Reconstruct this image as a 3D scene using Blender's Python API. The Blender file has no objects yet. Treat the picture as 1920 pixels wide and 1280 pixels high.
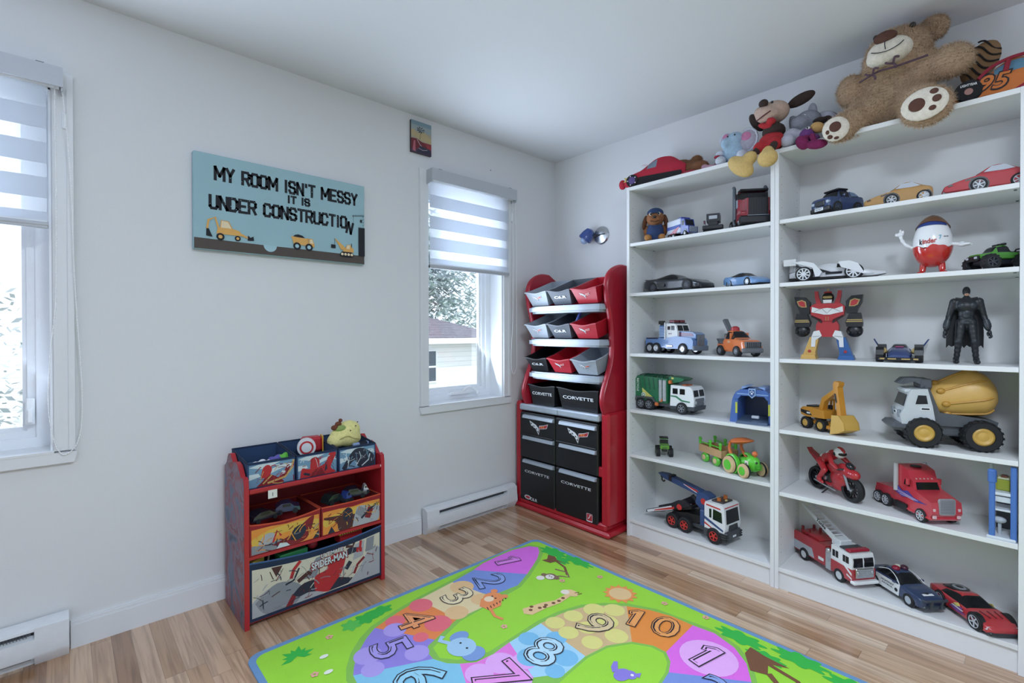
import bpy, bmesh, math, random
from mathutils import Matrix, Vector, Euler
PI = math.pi
random.seed(7)
CEILING_Z = 2.447
SC = bpy.context.scene
COL = SC.collection

# ---------------------------------------------------------------- camera
CF, CYAW, CPIT, CROL = 913.04, .8254, -.0063, -.0018
CLOC = Vector((-2.4112, -.8287, 1.1853))
fw = Vector((math.cos(CYAW)*math.cos(CPIT), math.sin(CYAW)*math.cos(CPIT), math.sin(CPIT)))
rt = Vector((math.sin(CYAW), -math.cos(CYAW), 0))
up = rt.cross(fw)
r2 = rt*math.cos(CROL) + up*math.sin(CROL)
u2 = up*math.cos(CROL) - rt*math.sin(CROL)
cam = bpy.data.objects.new('camera', bpy.data.cameras.new('camera'))
COL.objects.link(cam)
cam.matrix_world = Matrix(((r2.x, u2.x, -fw.x, CLOC.x), (r2.y, u2.y, -fw.y, CLOC.y), (r2.z, u2.z, -fw.z, CLOC.z), (0, 0, 0, 1)))
cam.data.sensor_width = 36
cam.data.lens = 36*CF/1920
cam.data.shift_y = -12.313/1920
cam.data.clip_start = .05
SC.camera = cam

# ---------------------------------------------------------------- sky, sun, exposure
wd = bpy.data.worlds.new('sky'); SC.world = wd; wd.use_nodes = True
bg = wd.node_tree.nodes['Background']
bg.inputs[0].default_value = (.76, .865, 1.0, 1); bg.inputs[1].default_value = 1.9
sl = bpy.data.lights.new('sun', 'SUN'); sl.energy = 3.0; sl.angle = .05; sl.color = (1, .96, .9)
so = bpy.data.objects.new('sun', sl); COL.objects.link(so)
so.rotation_euler = (math.radians(28), 0, math.radians(-15))
# daylight entering at the two windows: area lamps at the panes and at the room side of the blinds
for nm, wx, ww, wy, en in (('daylight_corner_window', -.515, .56, 1.93, 17), ('daylight_left_window', -2.75, .6, 1.93, 10), ('daylight_corner_room', -.5, .56, 1.46, 9), ('daylight_left_room', -2.75, .6, 1.46, 25)):
    al = bpy.data.lights.new(nm, 'AREA'); al.shape = 'RECTANGLE'; al.size = ww; al.size_y = 1.25
    al.energy = en; al.color = (.68, .81, 1)
    ao = bpy.data.objects.new(nm, al); COL.objects.link(ao)
    ao.location = (wx, wy, 1.42); ao.rotation_euler = (math.radians(-112 if wy > 1.7 else -100), 0, 0)
ul = bpy.data.lights.new('uplight_fill', 'AREA'); ul.shape = 'DISK'; ul.size = .6; ul.energy = 22; ul.color = (.72, .85, 1)  # unseen fill aimed upward, added to brighten the ceiling
uo = bpy.data.objects.new('uplight_fill', ul); COL.objects.link(uo); uo.location = (-3.1, -2.2, 1.6); uo.rotation_euler = (PI, 0, 0)
dl = bpy.data.lights.new('downlight_fill', 'AREA'); dl.shape = 'DISK'; dl.size = .5; dl.energy = 49; dl.color = (.76, .87, 1)  # unseen fill facing down, added to lift the floor and lower shelves
do = bpy.data.objects.new('downlight_fill', dl); COL.objects.link(do); do.location = (-1.9, -1.1, CEILING_Z-.05)
SC.view_settings.view_transform = 'Standard'; SC.view_settings.look = 'None'
SC.view_settings.gamma = 1; SC.view_settings.use_curve_mapping = False
SC.view_settings.exposure = -.03

# ---------------------------------------------------------------- materials
def lin(h):
    h = h.lstrip('#')
    return tuple(((c/12.92) if c <= .04045 else ((c+.055)/1.055)**2.4) for c in (int(h[i:i+2], 16)/255 for i in (0, 2, 4))) + (1,)
MATS = {}
def mat(h, rough=.5, metal=0, bump=0, bs=300, coat=0, var=.06, vs=40, trans=0, emit=0, alpha=1):
    """a procedural material: a colour with slight noise variation, optional noise bump"""
    key = (h, rough, metal, bump, bs, coat, var, vs, trans, emit, alpha)
    if key in MATS: return MATS[key]
    m = bpy.data.materials.new('surface_' + h.lstrip('#')); m.use_nodes = True
    nt = m.node_tree; b = nt.nodes['Principled BSDF']
    c = lin(h)
    b.inputs['Roughness'].default_value = rough; b.inputs['Metallic'].default_value = metal
    b.inputs['Coat Weight'].default_value = coat; b.inputs['Transmission Weight'].default_value = trans
    b.inputs['Alpha'].default_value = alpha
    tc = nt.nodes.new('ShaderNodeTexCoord')
    n = nt.nodes.new('ShaderNodeTexNoise'); n.inputs['Scale'].default_value = vs; n.inputs['Detail'].default_value = 3
    nt.links.new(tc.outputs['Object'], n.inputs['Vector'])
    mx = nt.nodes.new('ShaderNodeMix'); mx.data_type = 'RGBA'
    mx.inputs[6].default_value = tuple(max(0, v*(1-var)) for v in c[:3]) + (1,)
    mx.inputs[7].default_value = tuple(min(1, v*(1+var)) for v in c[:3]) + (1,)
    nt.links.new(n.outputs['Fac'], mx.inputs[0]); nt.links.new(mx.outputs[2], b.inputs['Base Color'])
    if bump:
        n2 = nt.nodes.new('ShaderNodeTexNoise'); n2.inputs['Scale'].default_value = bs; n2.inputs['Detail'].default_value = 4
        nt.links.new(tc.outputs['Object'], n2.inputs['Vector'])
        bp = nt.nodes.new('ShaderNodeBump'); bp.inputs['Strength'].default_value = bump; bp.inputs['Distance'].default_value = .004
        nt.links.new(n2.outputs['Fac'], bp.inputs['Height']); nt.links.new(bp.outputs[0], b.inputs['Normal'])
    if emit:
        b.inputs['Emission Color'].default_value = c; b.inputs['Emission Strength'].default_value = emit
    MATS[key] = m
    return m
def pl(h, r=.38): return mat(h, r)                      # moulded plastic
def pt(h): return mat(h, .22, coat=.6, var=.02)         # glossy paint
def cl(h): return mat(h, .9, bump=.25, bs=900)          # cloth
def fu(h): return mat(h, .95, bump=.7, bs=260, var=.22, vs=90)   # plush
BLK = pl('#17181b'); TIRE = mat('#1a1b1e', .7); GLS = mat('#15181d', .12); CHR = mat('#c4c7cb', .25, .9); WHT = pl('#e4e6e8')

# ---------------------------------------------------------------- mesh builder
class MB:
    def __init__(s, m=None):
        s.v = []; s.f = []; s.mi = []; s.mats = []; s.T = Matrix.Identity(4); s.cur = 0
        if m: s.m(m)
    def m(s, m):
        if m not in s.mats: s.mats.append(m)
        s.cur = s.mats.index(m); return s
    def at(s, x=0, y=0, z=0, rx=0, ry=0, rz=0):
        s.T = Matrix.Translation((x, y, z)) @ Euler((rx, ry, rz)).to_matrix().to_4x4(); return s
    def add(s, vs, fs, mi=None):
        b = len(s.v)
        s.v += [tuple(s.T @ Vector(p)) for p in vs]
        for k, f in enumerate(fs):
            s.f.append([b+i for i in f]); s.mi.append(s.cur if mi is None else mi[k])
        return s
    def box(s, x0, x1, y0, y1, z0, z1, b=0):
        if b <= 0:
            vs = [(x, y, z) for x in (x0, x1) for y in (y0, y1) for z in (z0, z1)]
            return s.add(vs, [(0, 1, 3, 2), (4, 6, 7, 5), (0, 4, 5, 1), (2, 3, 7, 6), (0, 2, 6, 4), (1, 5, 7, 3)])
        b = min(b, abs(x1-x0)*.49, abs(y1-y0)*.49, abs(z1-z0)*.49)
        vs = []; ix = {}
        X = (x0, x1); Y = (y0, y1); Z = (z0, z1); sg = (1, -1)
        for i in (0, 1):
            for j in (0, 1):
                for k in (0, 1):
                    p = (X[i], Y[j], Z[k]); o = (sg[i]*b, sg[j]*b, sg[k]*b)
                    for a in (0, 1, 2):   # vertex lying on face a
                        q = [p[t] + (0 if t == a else o[t]) for t in (0, 1, 2)]
                        ix[(i, j, k, a)] = len(vs); vs.append(tuple(q))
        fs = []
        for i in (0, 1):
            fs.append([ix[(i, j, k, 0)] for j, k in ((0, 0), (1, 0), (1, 1), (0, 1))])
            fs.append([ix[(j, i, k, 1)] for j, k in ((0, 0), (1, 0), (1, 1), (0, 1))])
            fs.append([ix[(j, k, i, 2)] for j, k in ((0, 0), (1, 0), (1, 1), (0, 1))])
            for j in (0, 1):
                fs.append([ix[(i, j, 0, 0)], ix[(i, j, 1, 0)], ix[(i, j, 1, 1)], ix[(i, j, 0, 1)]])
                fs.append([ix[(i, 0, j, 0)], ix[(i, 1, j, 0)], ix[(i, 1, j, 2)], ix[(i, 0, j, 2)]])
                fs.append([ix[(0, i, j, 1)], ix[(1, i, j, 1)], ix[(1, i, j, 2)], ix[(0, i, j, 2)]])
                for k in (0, 1): fs.append([ix[(i, j, k, a)] for a in (0, 1, 2)])
        return s.add(vs, fs)
    def rings(s, rs, cap=True, closed=True, mi=None):
        n = len(rs[0]); vs = [p for r in rs for p in r]; fs = []; ms = []
        for i in range(len(rs)-1):
            for j in range(n if closed else n-1):
                k = (j+1) % n
                fs.append((i*n+j, i*n+k, (i+1)*n+k, (i+1)*n+j)); ms.append(mi(i, j) if mi else s.cur)
        if cap:
            fs.append(tuple(range(n))[::-1]); fs.append(tuple((len(rs)-1)*n+j for j in range(n)))
            ms += [s.cur, s.cur]
        return s.add(vs, fs, ms)
    def cyl(s, p0, p1, r0, r1=None, n=20, cap=True):
        r1 = r0 if r1 is None else r1
        p0 = Vector(p0); p1 = Vector(p1); d = (p1-p0).normalized()
        a = d.orthogonal().normalized(); c = d.cross(a)
        return s.rings([[p + (a*math.cos(2*PI*j/n) + c*math.sin(2*PI*j/n))*r for j in range(n)] for p, r in ((p0, r0), (p1, r1))], cap)
    def lathe(s, prof, n=24, p=(0, 0, 0), ax=(0, 0, 1), cap=True):
        d = Vector(ax).normalized(); a = d.orthogonal().normalized(); c = d.cross(a); p = Vector(p)
        return s.rings([[p + d*h + (a*math.cos(2*PI*j/n) + c*math.sin(2*PI*j/n))*max(r, 1e-5) for j in range(n)] for r, h in prof], cap)
    def tube(s, pts, r, n=8, closed=False):
        P = [Vector(p) for p in pts]; L = len(P); rs = []; a = None
        for i in range(L):
            if closed: t = P[(i+1) % L]-P[i-1]
            else: t = P[min(i+1, L-1)]-P[max(i-1, 0)]
            t.normalize()
            a = t.orthogonal().normalized() if a is None else (a - t*a.dot(t)).normalized()
            c = t.cross(a); rr = r[i] if isinstance(r, (list, tuple)) else r
            rs.append([P[i] + (a*math.cos(2*PI*j/n) + c*math.sin(2*PI*j/n))*rr for j in range(n)])
        if closed: rs.append(rs[0])
        return s.rings(rs, not closed)
    def prism(s, poly, o, u, v, w):
        """polygon (list of 2D) in the plane o+u*a+v*b, extruded by the vector w"""
        o, u, v, w = Vector(o), Vector(u), Vector(v), Vector(w); n = len(poly)
        A = [o+u*a+v*b for a, b in poly]
        vs = A+[p+w for p in A]
        fs = [tuple(range(n))[::-1], tuple(range(n, 2*n))]+[(i, (i+1) % n, n+(i+1) % n, n+i) for i in range(n)]
        return s.add(vs, fs)
    def px(s, poly, y0, y1): return s.prism(poly, (0, y0, 0), (1, 0, 0), (0, 0, 1), (0, y1-y0, 0))   # side profile (x,z)
    def py(s, poly, x0, x1): return s.prism(poly, (x0, 0, 0), (0, 1, 0), (0, 0, 1), (x1-x0, 0, 0))   # front profile (y,z)
    def pz(s, poly, z0, z1): return s.prism(poly, (0, 0, z0), (1, 0, 0), (0, 1, 0), (0, 0, z1-z0))
    def ell(s, c, r, rot=(0, 0, 0), n=18, k=11):
        M = Matrix.Translation(c) @ Euler(rot).to_matrix().to_4x4()
        if not hasattr(r, '__len__'): r = (r, r, r)
        rs = []
        for i in range(1, k):
            t = PI*i/k
            rs.append([M @ Vector((r[0]*math.sin(t)*math.cos(2*PI*j/n), r[1]*math.sin(t)*math.sin(2*PI*j/n), -r[2]*math.cos(t))) for j in range(n)])
        b = [M @ Vector((0, 0, -r[2]))]; e = [M @ Vector((0, 0, r[2]))]
        vs = b+[p for q in rs for p in q]+e; fs = []
        for j in range(n):
            fs.append((0, 1+(j+1) % n, 1+j)); L = len(vs)-1; o = 1+(k-2)*n
            fs.append((L, o+j, o+(j+1) % n))
            for i in range(k-2):
                fs.append((1+i*n+j, 1+i*n+(j+1) % n, 1+(i+1)*n+(j+1) % n, 1+(i+1)*n+j))
        return s.add(vs, fs)
    def text(s, body, size, o, u, v, w=0, bold=0, sx=1, shear=0, align='CENTER', fit=None):
        """lettering as thin solid shapes, baseline direction u, up v, centred on o"""
        cu = bpy.data.curves.new('t', 'FONT'); cu.body = body; cu.size = size; cu.align_x = align; cu.align_y = 'CENTER'
        cu.offset = bold*size; cu.shear = shear; cu.resolution_u = 3
        ob = bpy.data.objects.new('t', cu); me = bpy.data.meshes.new_from_object(ob)
        if fit:     # stretch the block of lettering to a width and a height
            X = [p.co.x for p in me.vertices]; Y = [p.co.y for p in me.vertices]
            cx_, cy_ = (max(X)+min(X))/2, (max(Y)+min(Y))/2; fx = fit[0]/(max(X)-min(X)); fy = fit[1]/(max(Y)-min(Y))
            for p in me.vertices: p.co.x = (p.co.x-cx_)*fx; p.co.y = (p.co.y-cy_)*fy
        o, u, v = Vector(o), Vector(u).normalized(), Vector(v).normalized(); nrm = u.cross(v)
        vs = [o+u*(p.co.x*sx)+v*p.co.y+nrm*w for p in me.vertices]
        s.add(vs, [tuple(p.vertices) for p in me.polygons])
        bpy.data.objects.remove(ob); bpy.data.curves.remove(cu); bpy.data.meshes.remove(me)
        return s
    def take(s, me):
        return s.add([p.co for p in me.vertices], [tuple(p.vertices) for p in me.polygons])
    def build(s, name, parent=None, ang=35):
        me = bpy.data.meshes.new(name); me.from_pydata(s.v, [], s.f)
        for m in s.mats: me.materials.append(m)
        me.polygons.foreach_set('material_index', s.mi)
        bm = bmesh.new(); bm.from_mesh(me); bmesh.ops.recalc_face_normals(bm, faces=bm.faces); bm.to_mesh(me); bm.free()
        me.polygons.foreach_set('use_smooth', [True]*len(me.polygons))
        me.set_sharp_from_angle(angle=math.radians(ang)); me.update()
        o = bpy.data.objects.new(name, me); COL.objects.link(o)
        if parent: o.parent = parent
        return o

def tag(o, label, cat, group=None):
    o['label'] = label; o['category'] = cat
    if group: o['group'] = group
    return o
def thing(name, label, cat, loc=(0, 0, 0), rz=0, group=None):
    o = bpy.data.objects.new(name, None); COL.objects.link(o); o.empty_display_size = .05
    o.location = loc; o.rotation_euler = (0, 0, rz)
    return tag(o, label, cat, group)
def solo(name, mb, label, cat, loc=(0, 0, 0), rz=0, group=None):
    o = mb.build(name); o.location = loc; o.rotation_euler = (0, 0, rz)
    return tag(o, label, cat, group)
def struct(name, mb):
    o = mb.build(name); o['kind'] = 'structure'; return o
def copy_tree(o, parent=None):
    c = o.copy(); COL.objects.link(c); c.parent = parent
    for ch in list(o.children): copy_tree(ch, c)
    return c
def blob(parts, voxel, it=8):
    """ellipsoids (centre, radii, rotation) fused into one continuous skin"""
    b = MB()
    for p in parts: b.ell(p[0], p[1], p[2] if len(p) > 2 else (0, 0, 0), 20, 14)
    me = bpy.data.meshes.new('b'); me.from_pydata(b.v, [], b.f)
    o = bpy.data.objects.new('b', me); COL.objects.link(o)
    r = o.modifiers.new('r', 'REMESH'); r.mode = 'VOXEL'; r.voxel_size = voxel
    q = o.modifiers.new('s', 'SMOOTH'); q.iterations = it; q.factor = .5
    dg = bpy.context.evaluated_depsgraph_get()
    out = bpy.data.meshes.new_from_object(o.evaluated_get(dg))
    bpy.data.objects.remove(o); bpy.data.meshes.remove(me)
    return out
def bez(pts, n=8):
    """Catmull-Rom through the points"""
    P = [Vector(p) for p in pts]; out = []
    for i in range(len(P)-1):
        a, b, c, d = P[max(i-1, 0)], P[i], P[i+1], P[min(i+2, len(P)-1)]
        for k in range(n):
            t = k/n
            out.append(.5*((2*b)+(c-a)*t+(2*a-5*b+4*c-d)*t*t+(3*b-a-3*c+d)*t**3))
    return out+[P[-1]]
def circ(cx, cy, r, n=24, ry=None, a0=0):
    return [(cx+r*math.cos(a0+2*PI*i/n), cy+(ry or r)*math.sin(a0+2*PI*i/n)) for i in range(n)]
class Art:
    """flat print: polygons laid over a surface, each layer a hair above the last"""
    def __init__(s, mb, o, u, v, step=.00003):
        s.b = mb; s.o = Vector(o); s.u = Vector(u); s.v = Vector(v); s.n = s.u.cross(s.v).normalized(); s.k = 1; s.st = step
    def P(s, a, c): return s.o+s.u*a+s.v*c+s.n*(s.k*s.st)
    soft = False
    def poly(s, m, pts):
        if s.soft and len(pts) > 4:
            q = bez([(a, c, 0) for a, c in pts+pts[:1]], 5)[:-1]; W, H = s.W, s.H
            pts = [(min(max(p.x, 0), W), min(max(p.y, 0), H)) for p in q]
        s.b.m(m); s.b.add([s.P(a, c) for a, c in pts], [tuple(range(len(pts)))]); s.k += 1; return s
    def dot(s, m, a, c, r, ry=None, n=20): return s.poly(m, circ(a, c, r, n, ry))
    def line(s, m, pts, w):
        s.b.m(m); q = [Vector((a, c)) for a, c in pts]; vs = []
        for i, p in enumerate(q):
            t = (q[min(i+1, len(q)-1)]-q[max(i-1, 0)]).normalized(); nn = Vector((-t.y, t.x))*(w/2)
            vs += [s.P(*(p+nn)), s.P(*(p-nn))]
        s.b.add(vs, [(2*i, 2*i+1, 2*i+3, 2*i+2) for i in range(len(q)-1)]); s.k += 1; return s
    def text(s, m, body, size, a, c, rot=0, bold=.015, sx=1, shear=0, fit=None):
        s.b.m(m); u = s.u.normalized(); v = s.v.normalized()
        uu = u*math.cos(rot)+v*math.sin(rot); vv = v*math.cos(rot)-u*math.sin(rot)
        s.b.text(body, size, s.P(a, c), uu, vv, 0, bold, sx, shear, 'CENTER', fit); s.k += 1; return s
# ================================================================ setting
def nodes(m): return m.node_tree.nodes, m.node_tree.links, m.node_tree.nodes['Principled BSDF']
def math_n(N, L, op, a, b=None):
    n = N.new('ShaderNodeMath'); n.operation = op
    for i, q in enumerate((a, b)):
        if q is None: continue
        if isinstance(q, (int, float)): n.inputs[i].default_value = q
        else: L.new(q, n.inputs[i])
    return n.outputs[0]
def oak():
    m = bpy.data.materials.new('oak_strip_floor'); m.use_nodes = True; N, L, b = nodes(m)
    tc = N.new('ShaderNodeTexCoord'); sp = N.new('ShaderNodeSeparateXYZ'); L.new(tc.outputs['Object'], sp.inputs[0])
    rx = math_n(N, L, 'DIVIDE', sp.outputs[0], .06); row = math_n(N, L, 'FLOOR', rx)
    wn = N.new('ShaderNodeTexWhiteNoise'); wn.noise_dimensions = '1D'; L.new(row, wn.inputs['W'])
    yy = math_n(N, L, 'ADD', math_n(N, L, 'DIVIDE', sp.outputs[1], .78), math_n(N, L, 'MULTIPLY', wn.outputs[0], 17.3))
    idy = math_n(N, L, 'FLOOR', yy)
    cb = N.new('ShaderNodeCombineXYZ'); L.new(row, cb.inputs[0]); L.new(idy, cb.inputs[1])
    w2 = N.new('ShaderNodeTexWhiteNoise'); w2.noise_dimensions = '2D'; L.new(cb.outputs[0], w2.inputs['Vector'])
    rp = N.new('ShaderNodeValToRGB'); e = rp.color_ramp.elements
    e[0].position = 0; e[0].color = lin('#936d51'); e[1].position = 1; e[1].color = lin('#dabfa4')
    for p, c in ((.12, '#a7805f'), (.35, '#bd9776'), (.6, '#ceac8d'), (.85, '#c8a488')):
        q = e.new(p); q.color = lin(c)
    L.new(w2.outputs[0], rp.inputs[0])
    # grain: noise stretched along the boards, shifted per board
    mp = N.new('ShaderNodeCombineXYZ')
    L.new(math_n(N, L, 'MULTIPLY', sp.outputs[0], 60), mp.inputs[0])
    L.new(math_n(N, L, 'ADD', math_n(N, L, 'MULTIPLY', sp.outputs[1], 2.6), math_n(N, L, 'MULTIPLY', w2.outputs[0], 40)), mp.inputs[1])
    L.new(math_n(N, L, 'MULTIPLY', w2.outputs[0], 9), mp.inputs[2])
    ns = N.new('ShaderNodeTexNoise'); ns.inputs['Scale'].default_value = 1; ns.inputs['Detail'].default_value = 5; ns.inputs['Distortion'].default_value = .7
    L.new(mp.outputs[0], ns.inputs['Vector'])
    gr = N.new('ShaderNodeValToRGB'); gr.color_ramp.elements[0].position = .33; gr.color_ramp.elements[0].color = (.42, .36, .32, 1)
    gr.color_ramp.elements[1].position = .56; gr.color_ramp.elements[1].color = (1.05, 1.05, 1.05, 1); L.new(ns.outputs['Fac'], gr.inputs[0])
    mx = N.new('ShaderNodeMix'); mx.data_type = 'RGBA'; mx.blend_type = 'MULTIPLY'; mx.inputs[0].default_value = .6
    L.new(rp.outputs[0], mx.inputs[6]); L.new(gr.outputs[0], mx.inputs[7])
    # seams
    fx = math_n(N, L, 'FRACT', rx); fy = math_n(N, L, 'FRACT', yy)
    s1 = math_n(N, L, 'LESS_THAN', fx, .022); s2 = math_n(N, L, 'LESS_THAN', fy, .0028); sm = math_n(N, L, 'MAXIMUM', s1, s2)
    m2 = N.new('ShaderNodeMix'); m2.data_type = 'RGBA'; L.new(math_n(N, L, 'MULTIPLY', sm, .45), m2.inputs[0])
    L.new(mx.outputs[2], m2.inputs[6]); m2.inputs[7].default_value = lin('#4a3325')
    L.new(m2.outputs[2], b.inputs['Base Color']); b.inputs['Roughness'].default_value = .27
    b.inputs['Coat Weight'].default_value = .9; b.inputs['Coat Roughness'].default_value = .18
    return m
def wallpaint(h):
    return mat(h, .75, bump=.08, bs=140, var=.012, vs=3)
WALL = wallpaint('#dfe0e2'); CEIL = wallpaint('#dcdee2'); TRIM = mat('#e3e5e8', .4, var=.01); VINYL = mat('#eceff3', .3, var=.01)
RX, LY, CZ = .31, 1.644, 2.447
struct('floor', MB(oak()).box(-4.1, RX, -3, LY, -.05, 0))
struct('ceiling', MB(CEIL).box(-4.2, RX+.15, -3.1, LY+.2, CZ, CZ+.1))
struct('wall_right', MB(WALL).box(RX, RX+.15, -3, LY+.2, -.05, CZ))
struct('wall_back', MB(WALL).box(-4.2, RX+.15, -3.1, -3.0, -.05, CZ)); struct('wall_far', MB(WALL).box(-4.2, -4.1, -3.0, LY+.2, -.05, CZ))
W2 = (-.81, -.218, .748, 2.085); W1 = (-3.05, -2.44, .748, 2.085)
w = MB(WALL)
y0, y1 = LY, LY+.2
w.box(-4.1, RX, y0, y1, -.05, .748); w.box(-4.1, RX, y0, y1, 2.085, CZ)
w.box(-4.1, W1[0], y0, y1, .748, 2.085); w.box(W1[1], W2[0], y0, y1, .748, 2.085); w.box(W2[1], RX, y0, y1, .748, 2.085)
w.m(mat('#8a8f96')).cyl((-.32, LY-.003, 2.256), (-.32, LY+.01, 2.256), .004, n=8)
struct('wall_left', w)
b = MB(TRIM)
for x0, x1 in ((-2.395, -.868), (-.15, RX)):
    b.px([(x0, 0), (x1, 0), (x1, .098), (x0, .098)], LY-.012, LY); b.box(x0, x1, LY-.016, LY-.012, 0, .086); b.box(x0, x1, LY-.009, LY, .098, .104)
struct('baseboard_left', b)
b = MB(TRIM); b.box(RX-.012, RX, -3, LY-.017, 0, .098); b.box(RX-.016, RX-.012, -3, LY-.017, 0, .072)
struct('baseboard_right', b)

glass = bpy.data.materials.new('window_glass'); glass.use_nodes = True
N, L, bb = nodes(glass); gtr = N.new('ShaderNodeBsdfTransparent'); gls = N.new('ShaderNodeBsdfGlossy'); gls.inputs['Roughness'].default_value = .02
gmx = N.new('ShaderNodeMixShader'); fr = N.new('ShaderNodeFresnel'); fr.inputs[0].default_value = 1.45
L.new(fr.outputs[0], gmx.inputs[0]); L.new(gtr.outputs[0], gmx.inputs[1]); L.new(gls.outputs[0], gmx.inputs[2]); L.new(gmx.outputs[0], N['Material Output'].inputs[0])
def window(n, W, hand):
    x0, x1, z0, z1 = W
    e = bpy.data.objects.new('window_%d' % n, None); COL.objects.link(e); e['kind'] = 'structure'
    c = MB(TRIM)    # casing round the opening
    for a, d in ((x0-.062, x0-.004), (x1+.004, x1+.062)):
        c.box(a, d, LY-.014, LY, z0, z1+.0039); c.box(a if a < x0 else d-.018, a+.018 if a < x0 else d, LY-.02, LY-.014, z0, z1+.0039)
    c.box(x0-.062, x1+.062, LY-.014, LY, z1+.004, z1+.062)
    c.build('casing', e)
    s = MB(TRIM); s.px([(x0-.066, z0-.006), (x1+.066, z0-.006), (x1+.066, z0-.018), (x1+.058, z0-.046), (x0-.058, z0-.046), (x0-.066, z0-.018)], LY-.02, LY)
    s.box(x0-.004, x1+.004, LY-.022, LY+.14, z0-.006, z0+.002); s.build('stool', e)
    j = MB(VINYL); j.box(x0, x0+.006, LY, LY+.2, z0, z1); j.box(x1-.006, x1, LY, LY+.2, z0, z1); j.box(x0, x1, LY, LY+.2, z1-.006, z1); j.build('jamb', e)
    f = MB(VINYL)
    for k, (i, yA, yB) in enumerate(((.0, .12, .2), (.035, .135, .185), (.06, .15, .175))):
        t = (.04, .03, .018)[k]
        a, d, p, q = x0+i+.006, x1-i-.006, z0+i, z1-i-.006
        f.box(a, a+t, LY+yA, LY+yB, p, q); f.box(d-t, d, LY+yA, LY+yB, p, q); f.box(a+t, d-t, LY+yA, LY+yB, p, p+t); f.box(a+t, d-t, LY+yA, LY+yB, q-t, q)
    f.build('sash', e)
    MB(glass).box(x0+.07, x1-.07, LY+.162, LY+.166, z0+.07, z1-.07).build('pane', e)
    h = MB(mat('#eef0f2', .35)); hx = (x0+x1)/2+.08
    if hand:
        h.px([(hx-.14, z0+.03), (hx+.03, z0+.03), (hx+.02, z0+.055), (hx-.13, z0+.045)], LY+.1, LY+.125)
        h.tube(bez([(hx-.04, LY+.105, z0+.05), (hx-.01, LY+.085, z0+.075), (hx+.03, LY+.075, z0+.06), (hx+.055, LY+.07, z0+.035)]), .008)
        h.ell((hx+.058, LY+.07, z0+.032), .012)
    else:
        h.box(x1-.075, x1-.05, LY+.1, LY+.125, z0+.09, z0+.19, .004); h.box(x1-.07, x1-.055, LY+.085, LY+.1, z0+.1, z0+.15, .003)
    h.build('handle', e)
window(1, W1, False); window(2, W2, True)

# ---- zebra roller blinds: valance, alternating sheer and solid bands, weight bar, bead chain
SHEER = bpy.data.materials.new('sheer_band'); SHEER.use_nodes = True
N, L, bb = nodes(SHEER); t = N.new('ShaderNodeBsdfTransparent'); tl = N.new('ShaderNodeBsdfTranslucent'); tl.inputs[0].default_value = (.9, .92, .95, 1)
vn = N.new('ShaderNodeTexNoise'); vn.inputs['Scale'].default_value = 900
mx = N.new('ShaderNodeMixShader'); mth = math_n(N, L, 'MULTIPLY', vn.outputs['Fac'], .75); L.new(mth, mx.inputs[0]); L.new(t.outputs[0], mx.inputs[1]); L.new(tl.outputs[0], mx.inputs[2]); L.new(mx.outputs[0], N['Material Output'].inputs[0])
BAND = bpy.data.materials.new('solid_band'); BAND.use_nodes = True
N, L, bb = nodes(BAND); tl = N.new('ShaderNodeBsdfTranslucent'); tl.inputs[0].default_value = (.80, .85, .92, 1); df = N.new('ShaderNodeBsdfDiffuse'); df.inputs[0].default_value = (.78, .8, .84, 1)
mx = N.new('ShaderNodeMixShader'); mx.inputs[0].default_value = .5; L.new(tl.outputs[0], mx.inputs[1]); L.new(df.outputs[0], mx.inputs[2]); L.new(mx.outputs[0], N['Material Output'].inputs[0])
ALU = mat('#b9bdc4', .4, .1, var=.01)
def blind(label, x0, x1, loop):
    T = thing('roller_blind', label, 'window blind', (x0, LY, 2.06), 0, 'zebra roller blinds')
    w = x1-x0; yf = -.075
    v = MB(ALU); v.box(0, w, yf, yf+.006, .012, .082); v.box(.0005, w-.0005, yf+.006, -.001, .076, .0815); v.box(.0005, .006, yf+.006, -.001, .0, .076); v.box(w-.006, w-.0005, yf+.006, -.001, 0, .076)
    v.build('valance', T)
    for q in (.06, w-.06): MB(BLK).box(q-.011, q+.011, yf+.001, yf+.014, .0815, .0845).build('clip', T)
    ro = MB(mat('#e8ebf0', .6)); ro.cyl((.01, -.04, .04), (w-.01, -.04, .04), .026); ro.build('roller', T)
    zb = -.472; a, d = .012, w-.045
    sh = MB(SHEER); sh.box(a, d, -.0305, -.03, zb, .03); sh.build('sheer_fabric', T)
    bd = MB(BAND); z = -.062
    for i in range(3): bd.box(a, d, -.0325, -.0315, -.138-.1255*i, -.062-.1255*i)
    bd.box(a, d, -.0325, -.0315, zb+.002, -.438)
    bd.build('solid_fabric', T)
    br = MB(ALU); br.cyl((a-.004, -.031, zb-.012), (d+.004, -.031, zb-.012), .011, n=12); br.box(a-.004, d+.004, -.04, -.022, zb-.026, zb-.006, .003)
    br.m(VINYL).box(a, d, -.036, -.026, zb-.006, zb+.002); br.build('weight_bar', T)
    ch = MB(mat('#f2f3f5', .3)); pts = bez([(w-.022, yf+.02, .01)]+loop+[(w-.002, yf+.02, .01)], 10)
    ch.tube(pts, .0012, 5)
    acc = 0
    for i in range(1, len(pts)):       # the beads
        seg = (pts[i]-pts[i-1]).length; m = max(1, int(seg/.009))
        for q in range(m): ch.ell(pts[i-1].lerp(pts[i], q/m), .0024, n=6, k=4)
    ch.build('bead_chain', T)
    g = MB(VINYL); g.box(w-.004, w+.016, -.02, -.001, -.12, -.06, .003); g.build('chain_guide', T)
    return T
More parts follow.
